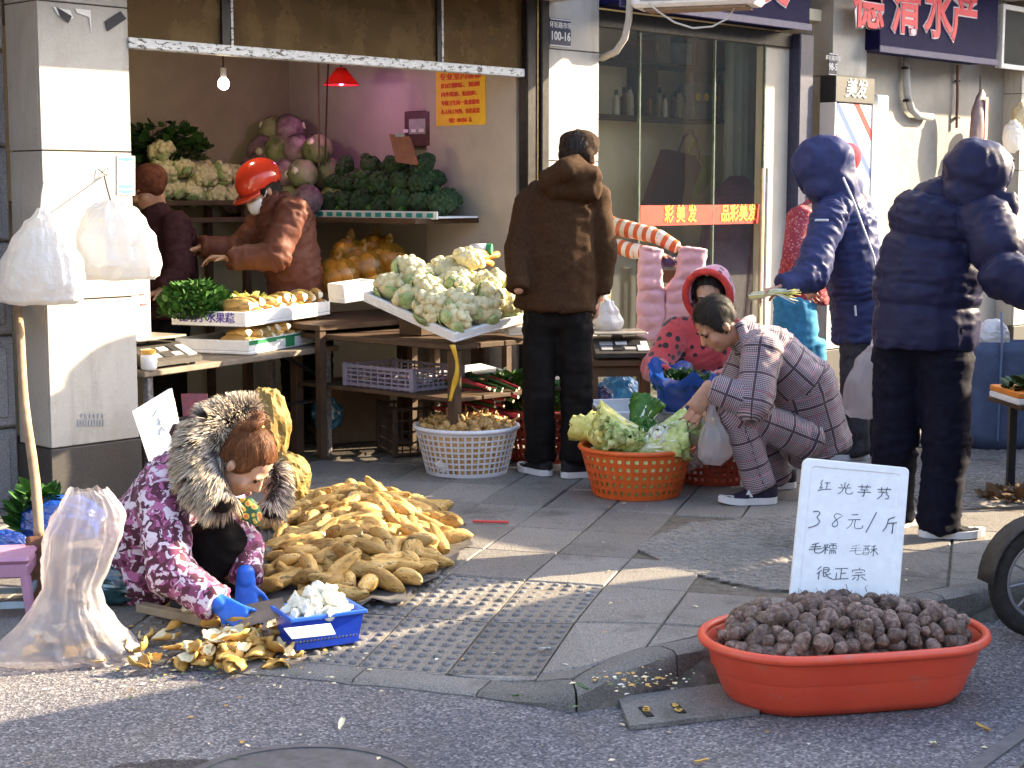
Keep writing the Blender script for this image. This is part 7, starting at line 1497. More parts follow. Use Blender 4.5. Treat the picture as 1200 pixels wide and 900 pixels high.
for a in (aA, aB):
    shoe(a, (-1, -.12), P, m_cloth("navy_shoe", (.022, .018, .035), .3, .6), SOLEW, .275, gz(a.x, a.y)+.002)
    MB().tube([a+dz*.03, Vector((a.x, a.y, .07))], .042, 12).build("sock", m_cloth("navy_sock", (.02, .02, .05), .3), P)
lg = Vector((aA.x-.06, aA.y-.052, .052)); MB().prism([lg+Vector((-.022, 0, -.012)), lg+Vector((.016, 0, -.012)), lg+Vector((-.004, .004, .022))], (0, -.002, 0)).build("shoe_mark", SOLEW, P)
# produce bag in his hand
c = at(838, 515, 7.24); o = thing("produce_bag", "thin clear produce bag dangling from the squatting man's hand", "bag", at(838, 545, 7.24)); bagmesh([(at(834, 545, 7.24), .04, .035), (at(836, 535, 7.24), .072, .05), (at(838, 515, 7.24), .065, .045), (at(836, 492, 7.24), .03, .025), (at(834, 474, 7.24), .012, .012)], 40, 7, .16, 8, .010).build("bag_film", FILMC, o, smooth=True)

# ---- woman in red spotted hooded jacket
def m_dots(name, base, dot, sc=17, th=.42):
    n = NT(name); d = n.voro(sc, rnd=.55); c = n.mix(n.ramp(d, [(0, (1, 1, 1)), (th, (0, 0, 0))], 'CONSTANT'), n.ramp(n.noise(60, 3), [(.3, tuple(x*.8 for x in base)), (.7, base)]), dot); n.set(col=c, rough=.9, sheen=.5).bump(n.noise(260, 3), .5, .003); return n.mat
RED = m_dots("red_spotted", (.56, .055, .06), (.018, .010, .012), 21, .34); PNK = m_dots("pink_spotted", (.72, .30, .42), (.03, .01, .012), 21, .33)
P = thing("person", "seated woman in a red jacket with black spots and a pink hood", "person", hit(835, 520, 8.55)); hc = at(832, 347, 8.42); H = hframe((-.30, -.90, -.30), (-.1, -.25, .95))
pel, chs = at(835, 468, 8.55), at(822, 408, 8.47); sA, eA, wA = at(793, 388, 8.42), at(768, 432, 8.30), at(776, 440, 8.12); sB, eB, wB = at(856, 388, 8.46), at(868, 440, 8.30), at(835, 450, 8.15); kA, aA, kB, aB = at(800, 470, 8.2), at(803, 535, 8.3), at(858, 470, 8.2), at(850, 535, 8.3)
body(P, hc, H, [(sA, eA, wA), (sB, eB, wB)], [(pel, kA, aA), (pel, kB, aB)], [at(830, 385, 8.45), chs, pel], SKIN2, .95, hands=[(wA, (.5, -.5, -.6), (.3, .2, -.8), .9, .5, 1)]); face(hc, H, P, .95)
cloth("jacket", [(pel, chs, .165, .165, X, 1.1, .8, True, False), (chs, at(830, 380, 8.45), .165, .10, X, 1.1, .8), (sA, sB, .075, .075), (sA, eA, .082, .072), (eA, wA, .07, .058, None, 1, 1, False, True), (sB, eB, .08, .07), (eB, wB, .07, .055, None, 1, 1, False, True)], RED, P, .012, 5, .007, seed=12)
cloth("trousers", [(pel, kA, .095, .08), (kA, aA, .08, .06, None, 1, 1, False, True), (pel, kB, .095, .08), (kB, aB, .08, .06, None, 1, 1, False, True)], BLK, P, .014, 4, .006)
for a in (aA, aB): shoe(a, (-.1, -1), P, SHOEB, MATS["dark_sole"], .24, gz(a.x, a.y)+.002)
hair_cap(P, hc, H, HAIRB, .98, front=.035); hood_shell(P, hc+H @ Vector((0, -.015, .02)), H, (.122, .135, .142), PNK, open_y=.38, wr=.005)
ring = [hc+H @ Vector((.118*math.cos(a), .052, .02+.135*math.sin(a))) for a in [R_(-55+i*290/18) for i in range(19)]]; ring_tube(P, "hood_edge", ring, .018, m_cloth("red_edge", (.55, .06, .05), .2))
st2 = thing("low_stool", "dark low wooden stool under the woman in red", "stool", Vector((pel.x, pel.y, .0))); MB().box(Vector((pel.x, pel.y, .19)), (.3, .24, .03), None, 0, .005).build("seat", WOOD, st2)
for sx in (-.12, .12):
    for sy in (-.09, .09): MB().box(Vector((pel.x+sx, pel.y+sy, .087)), (.03, .03, .174)).build("leg", WOOD, st2)
# her blue bag of greens
gc = at(800, 458, 8.02); o = thing("blue_bag", "open blue plastic bag full of dark greens held by the woman in red", "bag", gc-dz*.1); rows = []
for i in range(9):
    f = i/8; row = []
    for j in range(40):
        a = 2*math.pi*j/40; r = .085+.085*math.sin(f*1.5)+.02*noise.noise(Vector((math.cos(a)*3, math.sin(a)*3, f*4))); z = -.10+.18*f+.05*f*noise.noise(Vector((math.cos(a)*2, math.sin(a)*2, 7)))+(.06*f if math.cos(a-2.6) > .2 else 0); row.append(gc+Vector((math.cos(a)*r, math.sin(a)*r*.75, z)))
    rows.append(row)
mb = MB().sheet(rows, closed=True); mb.f.append(tuple(range(39, -1, -1))); mb.m.append(0); mb.build("bag_film", FILMB, o, smooth=True)
herb("greens_bunch", "dark green leaves heaped in the open blue bag", gc+dz*.0, 420, .12, .09, .10, .045, HERBD, HERB, 31)
pd = thing("upturned_bucket", "dark plastic bucket holding up the blue bag of greens", "bucket", Vector((gc.x, gc.y, 0.))); MB().lathe([(.10, .003), (.13, gc.z-.105), (.135, gc.z-.1)], 24, Vector((gc.x, gc.y, 0)), cap0=True, cap1=True).build("bucket_wall", GREYPL, pd, smooth=False)

# ---- person in blue hooded jacket reaching left
BLUEJ = m_cloth("blue_nylon", (.026, .032, .095), .25, .5, 12, .15, 300, c2=(.042, .05, .13)); GREYT = m_cloth("grey_trousers", (.05, .047, .055), .3, .8)
P = thing("person", "person in a blue hooded jacket with white piping reaching out a bunch of stalks", "person", hit(1000, 545, 8.6)); D = 8.6
hc = at(966, 200, 8.52); H = hframe((-.86, .28, -.46), (-.35, 0, .9)); chs, wst, hem = at(990, 262, 8.58), at(1004, 335, 8.6), at(1008, 398, 8.6); sA, eA, wA = at(972, 252, 8.40), at(950, 322, 8.24), at(917, 337, 8.18); sB, eB, wB = at(1005, 250, 8.75), at(1000, 320, 8.75), at(985, 365, 8.7); hA, kA, aA = at(1003, 400, 8.54), at(1001, 470, 8.55), at(1003, 532, 8.58); hB, kB, aB = at(1015, 400, 8.68), at(1016, 470, 8.70), at(1020, 528, 8.76)
body(P, hc, H, [(sA, eA, wA), (sB, eB, wB)], [(hA, kA, aA), (hB, kB, aB)], [at(985, 240, 8.56), chs, wst, hem], SKIN2, 1., hands=[(wA, (-.95, -.1, -.25), (0, -.35, -.9), 1., .75, -1)]); Yb = Vector((.25, 1, 0))
cloth("jacket", [(hem, wst, .158, .165, Yb, 1., .9, True, False), (wst, chs, .168, .172, Yb, 1.1, .92), (at(978, 244, 8.46), at(1000, 246, 8.70), .09, .09), (sA, eA, .092, .082), (eA, wA, .08, .058, None, 1, 1, False, True), (sB, eB, .085, .075), (eB, wB, .075, .06, None, 1, 1, False, True), (chs, at(976, 228, 8.54), .15, .11, Yb, 1.05, .9)], BLUEJ, P, .0100, 5, .012, seed=15)
hood_shell(P, hc+H @ Vector((0, .0, .02)), H, (.118, .160, .160), BLUEJ, open_y=.86, wr=.006, seed=4, prims=[(hc+H @ Vector((0, -.03, -.04)), at(986, 242, 8.57), .115, .15), (hc+H @ Vector((0, .05, -.05)), hc+H @ Vector((0, -.08, .05)), .115, .105), (hc+H @ Vector((0, -.06, .05)), hc+H @ Vector((0, -.10, .09)), .085, .06)])
cloth("trousers", [(hA+dz*.08, hB+dz*.08, .10, .10), (hA, kA, .085, .078), (kA, aA, .078, .075, None, 1, 1, False, True), (hB, kB, .085, .078), (kB, aB, .078, .075, None, 1, 1, False, True)], GREYT, P, .013, 5, .008)
for a in (aA, aB): shoe(a, (-.9, -.2), P, SHOEB, SOLEW, .26, gz(a.x, a.y)+.002)
PIP = mat("white_piping", (.62, .62, .66), .5, .1)
def proj(u, v, D, o): return at(u, v, D)
ring_tube(P, "piping", [at(u, v, d) for u, v, d in ((988, 208, 8.35), (1000, 235, 8.36), (1012, 268, 8.385), (1024, 300, 8.40), (1029, 335, 8.40))], .0055, PIP)
MB().box(at(963, 258, 8.285), (.07, .008, .012), rotz(-.1), 0, .003).build("chest_logo", PIP, P); MB().tube([at(1002, 358, 8.41), at(1003, 370, 8.41)], .006, 6).build("zip_pull", PIP, P)
sk = thing("stalk_bunch", "bunch of pale yellow stalks held out by the person in blue", "vegetables", at(905, 345, 8.16)); q = random.Random(6)
for k in range(22):
    a = at(880+q.uniform(-3, 6), 347+q.uniform(-4, 4), 8.16); b_ = at(908, 342+q.uniform(-3, 3), 8.13); c = at(932+q.uniform(-6, 8), 346+q.uniform(-9, 10), 8.12+q.uniform(-.03, .03)); MB().tube([a, b_, b_.lerp(c, .6), c], [.005, .0045, .003, .0012], 5).build("stalk", NAPAY if k % 3 else NAPAW, sk, smooth=True)
o = thing("carrier_bag", "grey white carrier bag hanging between the blue jacket and the navy coat", "bag", at(1012, 490, 7.6)); bagmesh([(at(1010, 489, 7.7), .06, .05), (at(1010, 478, 7.7), .095, .07), (at(1012, 450, 7.7), .085, .06), (at(1016, 425, 7.7), .05, .04), (at(1022, 405, 7.7), .018, .018)], 40, 7, .14, 11, .008).build("bag_film", FILMC, o, smooth=True); MB().tube([at(1022, 406, 7.7), at(1026, 392, 7.68)], .01, 6).build("handle", FILMW, o)

# ---- woman in floral coat behind
FLOR = NT("floral_coat"); c_ = FLOR.ramp(FLOR.voro(70, out='Distance'), [(.1, (.62, .45, .42)), (.3, (.42, .07, .08)), (.6, (.28, .03, .05))]); FLOR.set(col=c_, rough=.8)
P = thing("person", "person in a red floral coat and blue apron mostly hidden behind the blue jacket", "person", hit(965, 530, 9.3)); hc = at(990, 196, 9.45); H = hframe((-.8, -.2, -.5), (-.3, 0, .9)); chs, wst, hem = at(958, 262, 9.38), at(946, 320, 9.35), at(940, 352, 9.35); sA, eA, wA = at(940, 255, 9.25), at(932, 300, 9.15), at(945, 330, 9.05); hA, kA, aA = at(940, 372, 9.35), at(940, 440, 9.33), at(942, 508, 9.35)
body(P, hc, H, [(sA, eA, wA)], [(hA, kA, aA)], [at(975, 235, 9.4), chs, wst, hem], SKIN2, .95, hands=[(wA, (.3, -.2, -.8), (.5, .5, 0), .9, .5, 1)])
cloth("coat", [(hem, wst, .165, .16, X, 1, .8, True, False), (wst, chs, .16, .16, X, 1, .8), (chs, at(978, 228, 9.4), .15, .09), (sA, eA, .085, .075), (eA, wA, .072, .058, None, 1, 1, False, True)], FLOR.mat, P, .014, 4, .006)
cloth("apron", [(at(932, 350, 9.28), at(930, 410, 9.28), .12, .14, X, 1., .7, True, True), (at(940, 400, 9.3), at(944, 470, 9.33), .13, .14, X, 1, .7, True, True)], m_cloth("sky_blue_apron", (.05, .26, .46), .15, .7), P, .014, 4, .008)
cloth("trousers", [(hA, kA, .09, .08), (kA, aA, .08, .07, None, 1, 1, False, True)], m_cloth("navy_trousers", (.016, .018, .045), .3), P, .014, 4, .006); shoe(aA, (-.9, -.2), P, SHOEB, SOLEW, .24, gz(aA.x, aA.y)+.002)
mb = MB(); mb.ell(hc+H @ Vector((0, -.015, .045)), (.098, .112, .095), 20, 12, H); skinned("knit_hat", mb, .01, 2, m_cloth("red_knit", (.42, .05, .07), .3, .9, 40, .6, 200), P)

# ---- big navy padded coat at right
NAVYC = m_cloth("navy_down", (.014, .014, .042), .25, .45, 9, .2, 200, c2=(.022, .023, .06)); DKT = m_cloth("dark_blue_trousers", (.006, .006, .016), .3, .8)
P = thing("person", "person in a quilted navy down coat and dark trousers bending over the next stall", "person", hit(1090, 632, 6.65)); hc = at(1150, 216, 6.60); H = hframe((.80, .30, -.52), (.45, .1, .88)); hem, wst, chs = at(1083, 412, 6.65), at(1088, 335, 6.66), at(1104, 258, 6.66)
sA, eA, wA = at(1158, 262, 6.50), at(1178, 322, 6.36), at(1222, 345, 6.30); sB, eB, wB = at(1100, 232, 6.88), at(1165, 300, 6.95), at(1205, 320, 6.9); hA, kA, aA = at(1107, 418, 6.62), at(1110, 520, 6.60), at(1098, 622, 6.60); hB, kB, aB = at(1054, 418, 6.70), at(1048, 520, 6.72), at(1046, 608, 6.78)
body(P, hc, H, [(sA, eA, wA), (sB, eB, wB)], [(hA, kA, aA), (hB, kB, aB)], [at(1120, 238, 6.64), chs, wst, hem+dz*.08], SKIN, 1.)
cloth("coat", [(hem, wst, .212, .222, X, 1, .80, True, False), (wst, chs, .222, .205, X, 1, .80), (chs, at(1126, 232, 6.63), .19, .10, X, 1, .8), (sA, eA, .105, .098), (eA, wA, .095, .075, None, 1, 1, False, True), (sB, eB, .095, .09), (eB, wB, .09, .07, None, 1, 1, False, True), (at(1112, 240, 6.74), sA, .11, .11)], NAVYC, P, .0098, 4, .008, puff=((0, 1, 2, 3, 4), .19, .042), seed=18)
hood_shell(P, hc+H @ Vector((0, -.025, .02)), H, (.118, .150, .142), NAVYC, open_y=.42, wr=.007, seed=7, prims=[(hc+H @ Vector((0, -.04, -.05)), at(1132, 236, 6.62), .115, .15), (hc+H @ Vector((0, .04, -.06)), hc+H @ Vector((0, -.10, .05)), .11, .10), (at(1118, 226, 6.64), at(1172, 242, 6.56), .09, .09), (hc+H @ Vector((0, -.07, .05)), hc+H @ Vector((0, -.12, .085)), .085, .055)])
cloth("trousers", [(hA+dz*.1, hB+dz*.1, .13, .13), (hA, kA, .108, .096), (kA, aA, .094, .082, None, 1, 1, False, True), (hB, kB, .105, .094), (kB, aB, .092, .08, None, 1, 1, False, True)], DKT, P, .013, 5, .010, seed=19)
shoe(aA, (1, -.05), P, SHOEB, SOLEW, .27, gz(aA.x, aA.y)+.002); shoe(aB, (.6, .7), P, SHOEB, SOLEW, .27, gz(aB.x, aB.y)+.002)

# ---- stallholder in red helmet
BRJ = m_cloth("brown_nylon", (.10, .036, .024), .25, .55, 10, .2, 300, c2=(.14, .056, .04)); P = thing("person", "stallholder in a red helmet, white mask and brown jacket leaning over the greens", "person", Vector((at(345, 400, 9.25).x, 9.25, .004))); hc = at(306, 222, 9.0); H = hframe((-.72, -.42, -.55), (-.3, -.2, .9))
chs, wst, hem = at(334, 262, 9.05), at(345, 320, 9.12), at(348, 372, 9.15); sA, eA, wA = at(343, 246, 8.90), at(322, 300, 8.80), at(268, 302, 8.76); sB, eB, wB = at(318, 244, 9.2), at(282, 292, 9.15), at(236, 290, 9.02); hA = at(345, 380, 9.1); kA = Vector((hA.x, hA.y-.02, .48)); aA = Vector((hA.x, hA.y, .10)); hB = hA+Vector((.12, .14, 0)); kB = kA+Vector((.12, .14, 0)); aB = aA+Vector((.12, .14, 0))
body(P, hc, H, [(sA, eA, wA), (sB, eB, wB)], [(hA, kA, aA), (hB, kB, aB)], [at(326, 246, 9.03), chs, wst, hem], SKIN, .98, hands=[(wA, (-1, -.15, .0), (0, -.2, -1), 1., .6, 1), (wB, (-.9, -.3, -.3), (.1, -.2, -1), 1., .6, -1)]); face(hc, H, P, .98)
Yh = Vector((.5, 1, 0)); cloth("jacket", [(hem, wst, .17, .172, Yh, 1, .85, True, False), (wst, chs, .172, .17, Yh, 1.05, .85), (chs, at(318, 240, 9.02), .15, .09), (sA, eA, .088, .080), (eA, wA, .078, .058, None, 1, 1, False, True), (sB, eB, .085, .075), (eB, wB, .075, .055, None, 1, 1, False, True)], BRJ, P, .0105, 5, .013, seed=22)
cloth("collar", [(at(318, 240, 8.94), at(336, 232, 9.02), .035, .04), (at(310, 246, 8.96), at(318, 240, 8.94), .03, .035)], BRJ, P, .010, 3, .004)
cloth("trousers", [(hA, kA, .09, .08), (kA, aA, .08, .07, None, 1, 1, False, True), (hB, kB, .09, .08), (kB, aB, .08, .07, None, 1, 1, False, True)], BLK, P, .015, 4, .006)
for a in (aA, aB): shoe(a, (-.7, -.6), P, SHOEB, MATS["dark_sole"], .26, .006)
hair_cap(P, hc, H, HAIRB, .98)
HLM = mat("helmet_red", (.58, .045, .02), .18, .08, 6, coat=.4); mb = MB(); mb.ell(hc+H @ Vector((0, -.015, .055)), (.120, .138, .115), 26, 18, H); me = remesh(mb, .010, 2); bm = bmesh.new(); bm.from_mesh(me); Hi = H.inverted(); bmesh.ops.delete(bm, geom=[v for v in bm.verts if (Hi @ (v.co-hc)).z < .022-.35*max(0, -(Hi @ (v.co-hc)).y-.02)], context='VERTS'); bm.to_mesh(me); bm.free(); me.transform(Matrix.Translation(-P.location)); me.materials.append(HLM); me.polygons.foreach_set("use_smooth", [True]*len(me.polygons)); hel = obj("helmet", me, P); hel.modifiers.new("s", 'SOLIDIFY').thickness = .008
br = MB(); br.sheet([[hc+H @ Vector((math.sin(a)*(.118+k*.01), .0+math.cos(a)*(.125+k*.055), .025-.018*k+.01*math.cos(a))) for a in [R_(-70+i*10) for i in range(15)]] for k in (0, 1)]); b_ = br.build("helmet_peak", HLM, P, smooth=True); b_.modifiers.new("s", 'SOLIDIFY').thickness = .006
mk = MB(); mk.sheet([[hc+H @ Vector((math.sin(a)*(.070-.006*k), .035+math.cos(a)*(.078+.012*math.sin(k*.9)), -.022-.024*k)) for a in [R_(-80+i*13.3) for i in range(13)]] for k in range(4)]); mk.build("face_mask", mat("mask_white", (.70, .72, .74), .7, .08), P, smooth=True).modifiers.new("s", 'SOLIDIFY').thickness = .003
ring_tube(P, "mask_strap", [hc+H @ Vector((-.070, .03, -.03)), hc+H @ Vector((-.082, -.0, .0))], .003, MATS["mask_white"])
# ---- helper in brown hat behind the pillar
P = thing("person", "helper in a brown knitted hat half hidden behind the cream pillar", "person", Vector((at(182, 400, 9.1).x, 9.1, .004))); hc = at(176, 222, 9.1); H = hframe((-.75, -.45, -.35), (-.2, 0, 1)); chs, hem = at(196, 278, 9.15), at(200, 370, 9.2); sA, eA, wA = at(205, 262, 9.05), at(212, 320, 8.95), at(190, 340, 8.85); hA = at(198, 385, 9.2); kA = Vector((hA.x, hA.y, .48)); aA = Vector((hA.x, hA.y, .1))
body(P, hc, H, [(sA, eA, wA)], [(hA, kA, aA)], [at(186, 256, 9.12), chs, hem], SKIN, 1., hands=[(wA, (-.8, -.3, -.3), (0, 0, -1), 1., .5, 1)]); face(hc, H, P)
cloth("jacket", [(hem, chs, .17, .165, X, 1, .8, True, False), (chs, at(182, 250, 9.11), .15, .085), (sA, eA, .085, .075), (eA, wA, .075, .058, None, 1, 1, False, True)], m_cloth("plum_jacket", (.045, .018, .022), .35), P, .014, 4, .008); cloth("trousers", [(hA, kA, .12, .10), (kA, aA, .10, .09, None, 1, 1, False, True)], BLK, P, .015, 4, .006); shoe(aA, (-.7, -.6), P, SHOEB, MATS["dark_sole"], .26, .006)
mb = MB(); mb.ell(hc+H @ Vector((0, -.012, .05)), (.098, .112, .095), 20, 12, H); limb(mb, hc+H @ Vector((-.06, -.02, .0)), hc+H @ Vector((.06, -.02, .0)), .05, .05); skinned("knit_hat", mb, .009, 3, m_cloth("brown_knit", (.10, .035, .022), .4, .9, 40, .8, 160), P)

# ---- person in striped jumper in the doorway, holding the pink waistcoat
def m_strp():
    n = NT("striped_jumper"); uv = n.node("ShaderNodeSeparateXYZ", {0: n.coord('UV')}); f = n.math('LESS_THAN', n.math('FRACT', n.math('ADD', n.math('MULTIPLY', uv.outputs[1], 1/.062), 10)), .5); n.set(col=n.mix(f, (.66, .60, .54), (.52, .10, .03)), rough=.85).bump(n.noise(220, 2), .4, .002); return n.mat
P = thing("person", "person in an orange and white striped jumper leaning out of the hairdresser's doorway", "person", Vector((at(684, 385, 10.4).x, 10.4, .03))); D = 10.15; hc = at(692, 252, 10.15); H = hframe((.6, -.55, -.5), (.2, -.1, .95)); chs, hem = at(690, 300, 10.3), at(684, 380, 10.4); sA, eA, wA = at(716, 264, 10.15), at(768, 276, 9.98), at(794, 290, 9.92); sB, eB, wB = at(708, 285, 10.1), at(742, 294, 9.98), at(770, 297, 9.88)
hA = at(684, 385, 10.4); kA = Vector((hA.x, hA.y, .5)); aA = Vector((hA.x, hA.y, .13))
body(P, hc, H, [(sA, eA, wA), (sB, eB, wB)], [(hA, kA, aA)], [at(694, 280, 10.25), chs, hem], SKIN2, 1., hands=[(wA, (.9, -.1, -.35), (-.2, -.3, -1), .95, .5, -1), (wB, (.9, -.1, -.35), (-.2, -.3, -1), .95, .5, -1)], vox=.008); face(hc, H, P); hair_cap(P, hc, H, HAIRB)
cloth("jumper", [(sA, eA, .056, .048), (eA, wA, .048, .040, None, 1, 1, False, True), (sB, eB, .054, .048), (eB, wB, .048, .040, None, 1, 1, False, True), (hem, chs, .16, .16, X, 1, .75, True, False), (chs, at(696, 276, 10.25), .15, .08)], m_strp(), P, .012, 4, .004, uv=True)
cloth("trousers", [(hA, kA, .12, .10), (kA, aA, .10, .09, None, 1, 1, False, True)], BLK, P, .015, 4, .006); shoe(aA, (.5, -.8), P, SHOEB, SOLEW, .26, .032)
V = thing("padded_waistcoat", "pale pink padded waistcoat draped over a chair outside the hairdresser", "waistcoat", hit(785, 440, 9.85)); PKQ = m_cloth("pink_quilt", (.66, .36, .40), .12, .45, 8, .15, 200, c2=(.72, .44, .47)); D = 9.82
rows = []
for side, (uc0, uc1, ut0, ut1) in (("left_panel", (746, 779, 748, 776)), ("right_panel", (779, 829, 794, 828))):
    for dd_, nm in ((0, side),):
        rows = []
        for i in range(46):
            f = i/45; v = 400-f*108; sh = sm((f-.55)/.25); u0 = uc0+(ut0-uc0)*sh; u1 = uc1+(ut1-uc1)*sh; row = []
            for j in range(25):
                g = j/24; u = u0+(u1-u0)*g; q = abs(math.sin(math.pi*f*7.2))**.5; q2 = abs(math.sin(math.pi*(g*1.0)))**.5; p = at(u, v, D-.026*q*q2-.012*q2); row.append(p+noise.noise_vector(p*11)*.018+noise.noise_vector(p*30)*.006)
            rows.append(row)
        w_ = MB().sheet(rows).build(nm, PKQ, V, smooth=True); w_.modifiers.new("s", 'SOLIDIFY').thickness = .02
ck = thing("wooden_chair", "dark wooden chair under the pale pink waistcoat", "chair", hit(785, 460, 9.95)); cq = at(785, 420, 9.95)
MB().box(Vector((cq.x, 9.97, .44)), (.40, .34, .03), None, 0, .006).build("seat", WOOD, ck)
for sx in (-.17, .17):
    for sy in (-.14, .14): MB().box(Vector((cq.x+sx, 9.97+sy, .213)), (.035, .035, .424)).build("leg", WOOD, ck)
for sx in (-.17, .17): MB().box(Vector((cq.x+sx, 10.1, .70)), (.03, .03, .50)).build("back_post", WOOD, ck)
MB().box(Vector((cq.x, 10.1, .90)), (.37, .02, .08)).build("back_rail", WOOD, ck)
crumple("dark_purse", "small dark purple purse held above the pink waistcoat", "purse", at(784, 306, 9.86), .045, mat("purse_purple", (.06, .03, .10), .3, .3), 33, (1.2, .7, .8), .2, "purse_body")
# ================================================================== right edge and what stands outside the frame
WOV = mat("woven_blue", (.075, .095, .16), .55, .2, 12, .4, 260); c = onz(1172, 528, 0); o = thing("woven_bag", "large blue grey woven shopping bag standing on the pavement", "bag", Vector((c.x, c.y+.15, 0))); zt = at(1160, 402, c.y).z
rows = []
for i in range(9):
    f = i/8; row = []
    for j in range(36):
        a = 2*math.pi*j/36; k = 4; x = abs(math.cos(a))**(2/k)*(1 if math.cos(a) > 0 else -1)*(.235-.02*f); y = abs(math.sin(a))**(2/k)*(1 if math.sin(a) > 0 else -1)*(.13-.03*f); p = Vector((c.x+.04+x, c.y+.15+y, .002+(zt-.002)*f)); row.append(p+noise.noise_vector(p*7)*.018)
    rows.append(row)
mb = MB().sheet(rows, closed=True); mb.f.append(tuple(range(35, -1, -1))); mb.m.append(0); q = mb.build("bag_wall", WOV, o, smooth=True); q.modifiers.new("s", 'SOLIDIFY').thickness = .003
for sx in (-.05, .12): MB().tube([Vector((c.x+.04+sx, c.y+.02, .05)), Vector((c.x+.04+sx+.01, c.y+.035, zt)), Vector((c.x+.06+sx, c.y+.10, zt+.16))], .012, 6, sx=1.4, sy=.5).build("strap", mat("strap_blue", (.14, .2, .33), .5, .1), o)
crumple("white_bag", "white plastic bag poking out of the woven shopping bag", "bag", Vector((c.x-.02, c.y+.15, zt+.02)), .09, FILMW, 41, (1, .7, 1.1))
# seedling table at the frame's edge
c = onz(1200, 582, 0); tz4 = at(1190, 473, c.y).z; o = thing("stall_table", "low black legged table carrying seedlings", "table", Vector((c.x+.2, c.y+.15, 0)))
MB().box(Vector((c.x+.28, c.y+.14, tz4-.012)), (.72, .40, .02), rotz(.1), 0, .003).build("top", WOOD, o)
for sx in (.02, .56):
    for sy in (.0, .28): MB().box(Vector((c.x+sx, c.y+sy, (tz4-.022)/2)), (.035, .035, tz4-.023)).build("leg", BLACKPL, o)
tr = thing("seedling_tray", "orange and white tray of green seedlings on the black legged table", "tray", Vector((c.x+.2, c.y+.12, tz4))); MB().box(Vector((c.x+.26, c.y+.12, tz4+.017)), (.70, .34, .03), rotz(.1), 0, .005).build("tray_base", FOAM, tr); MB().box(Vector((c.x+.26, c.y+.12, tz4+.047)), (.70, .34, .028), rotz(.1), 0, .005).build("tray_rim", mat("tray_orange", (.66, .22, .03), .5, .1), tr)
herb("seedlings", "dark green seedlings growing in the orange tray", Vector((c.x+.14, c.y+.08, tz4+.05)), 160, .2, .14, .07, .055, HERBD, HERB, 44)
herb("leaf_litter", "brown fallen stalks heaped at the foot of the black legged table", Vector((c.x+.02, c.y-.05, 0)), 220, .22, .14, .03, .05, mat("dry_stalk", (.14, .08, .04), .8, .4), HUSK, 45, "litter")
# hanging cured carcass
cc = onf(1147, 148, -.05); o = thing("cured_fish", "greyish pink cured fish hanging by the whitewashed wall", "fish", onf(1147, 190, -.05))
H_ = (onf(1147, 104, -.05)-onf(1147, 192, -.05)).length; mb = MB(); mb.ell(cc, (.115, .05, H_/2), 24, 18, FROT, 0, lambda q, p: Vector((q.x*(1-.25*p.z)+.03*p.z*p.z, q.y*(1+.3*noise.noise(p*2)), q.z))*(1+.06*noise.noise(p*4))); mb.build("fish_body", mat("cured_skin", (.17, .12, .12), .5, .4, 14, .5, 60, col2=(.30, .2, .2)), o, smooth=True); MB().tube([cc+dz*H_*.48, cc+dz*(H_*.48+.12)], .006, 6).build("hook_cord", INK, o)
MB().box(cc+FROT @ Vector((.02, -.052, .02)), (.05, .006, H_*.7), FROT, 0, .002).build("belly_cut", mat("cured_flesh", (.36, .2, .18), .45, .3, 18), o)
for i, (u, v) in enumerate(((1187, 160), (1196, 140))): crumple("hanging_bag", ["white plastic bag hanging on the far pillar", "yellowish plastic bag hanging on the far pillar"][i], "bag", onf(u, v, -.12), .10, FILMW if i == 0 else mat("cream_bag", (.6, .5, .3), .5, .2), 50+i, (.8, .6, 1.3))
# cargo tricycle: its front wheel and mudguard show
wc = at(1222, 679, 5.42); wr_ = wc.z-(ROADZ+.002); o = thing("cargo_tricycle", "muddy cargo tricycle parked by the kerb, front wheel showing", "tricycle", Vector((wc.x, wc.y, ROADZ)))
WA = Vector((.25, -1, 0)).normalized(); FW = frame_from(WA, (0, 0, 1)); TYR = mat("tyre_rubber", (.02, .018, .017), .8, .4, 40, .4, 120); RIM = mat("rim_grey", (.22, .22, .25), .4, .2, metal=.5)
wh = obj("wheel", None, o); N = 40; circ = lambda r, off=0.: [wc+FW @ Vector((math.cos(2*math.pi*i/N)*r, math.sin(2*math.pi*i/N)*r, off)) for i in range(N+1)]
MB().tube(circ(wr_-.032), .032, 10, caps=False).build("tyre", TYR, wh, smooth=True, loc=None).location = (0, 0, 0); MB().tube(circ(wr_-.068), .010, 8, caps=False).build("rim", RIM, wh, smooth=True)
for i in range(10): a = 2*math.pi*i/10; MB().cyl(wc+FW @ Vector((math.cos(a)*.015, math.sin(a)*.015, 0)), wc+FW @ Vector((math.cos(a+.15)*(wr_-.07), math.sin(a+.15)*(wr_-.07), 0)), .004, n=6).build("spoke", RIM, wh)
MB().cyl(wc-WA*.04, wc+WA*.04, .022, n=14).build("hub", RIM, wh)
rows = []
for i in range(15): a = R_(25+i*11); rows.append([wc+FW @ Vector((math.cos(a)*(wr_+.012)*1, math.sin(a)*(wr_+.012), w)) for w in (-.05, -.025, 0, .025, .05)])
MB().sheet(rows).build("mudguard", mat("muddy_guard", (.035, .03, .028), .7, .5, 20, .4, 60), o, smooth=True).modifiers.new("s", 'SOLIDIFY').thickness = .004
fd = Vector((.8, .6, 0)); MB().tube([wc-WA*.055, wc-WA*.055+dz*.5+fd*.12], .016, 8).build("fork", DSTEEL, o); MB().tube([wc+WA*.055, wc+WA*.055+dz*.5+fd*.12], .016, 8).build("fork", DSTEEL, o); Rf = rotz(math.atan2(fd.y, fd.x))
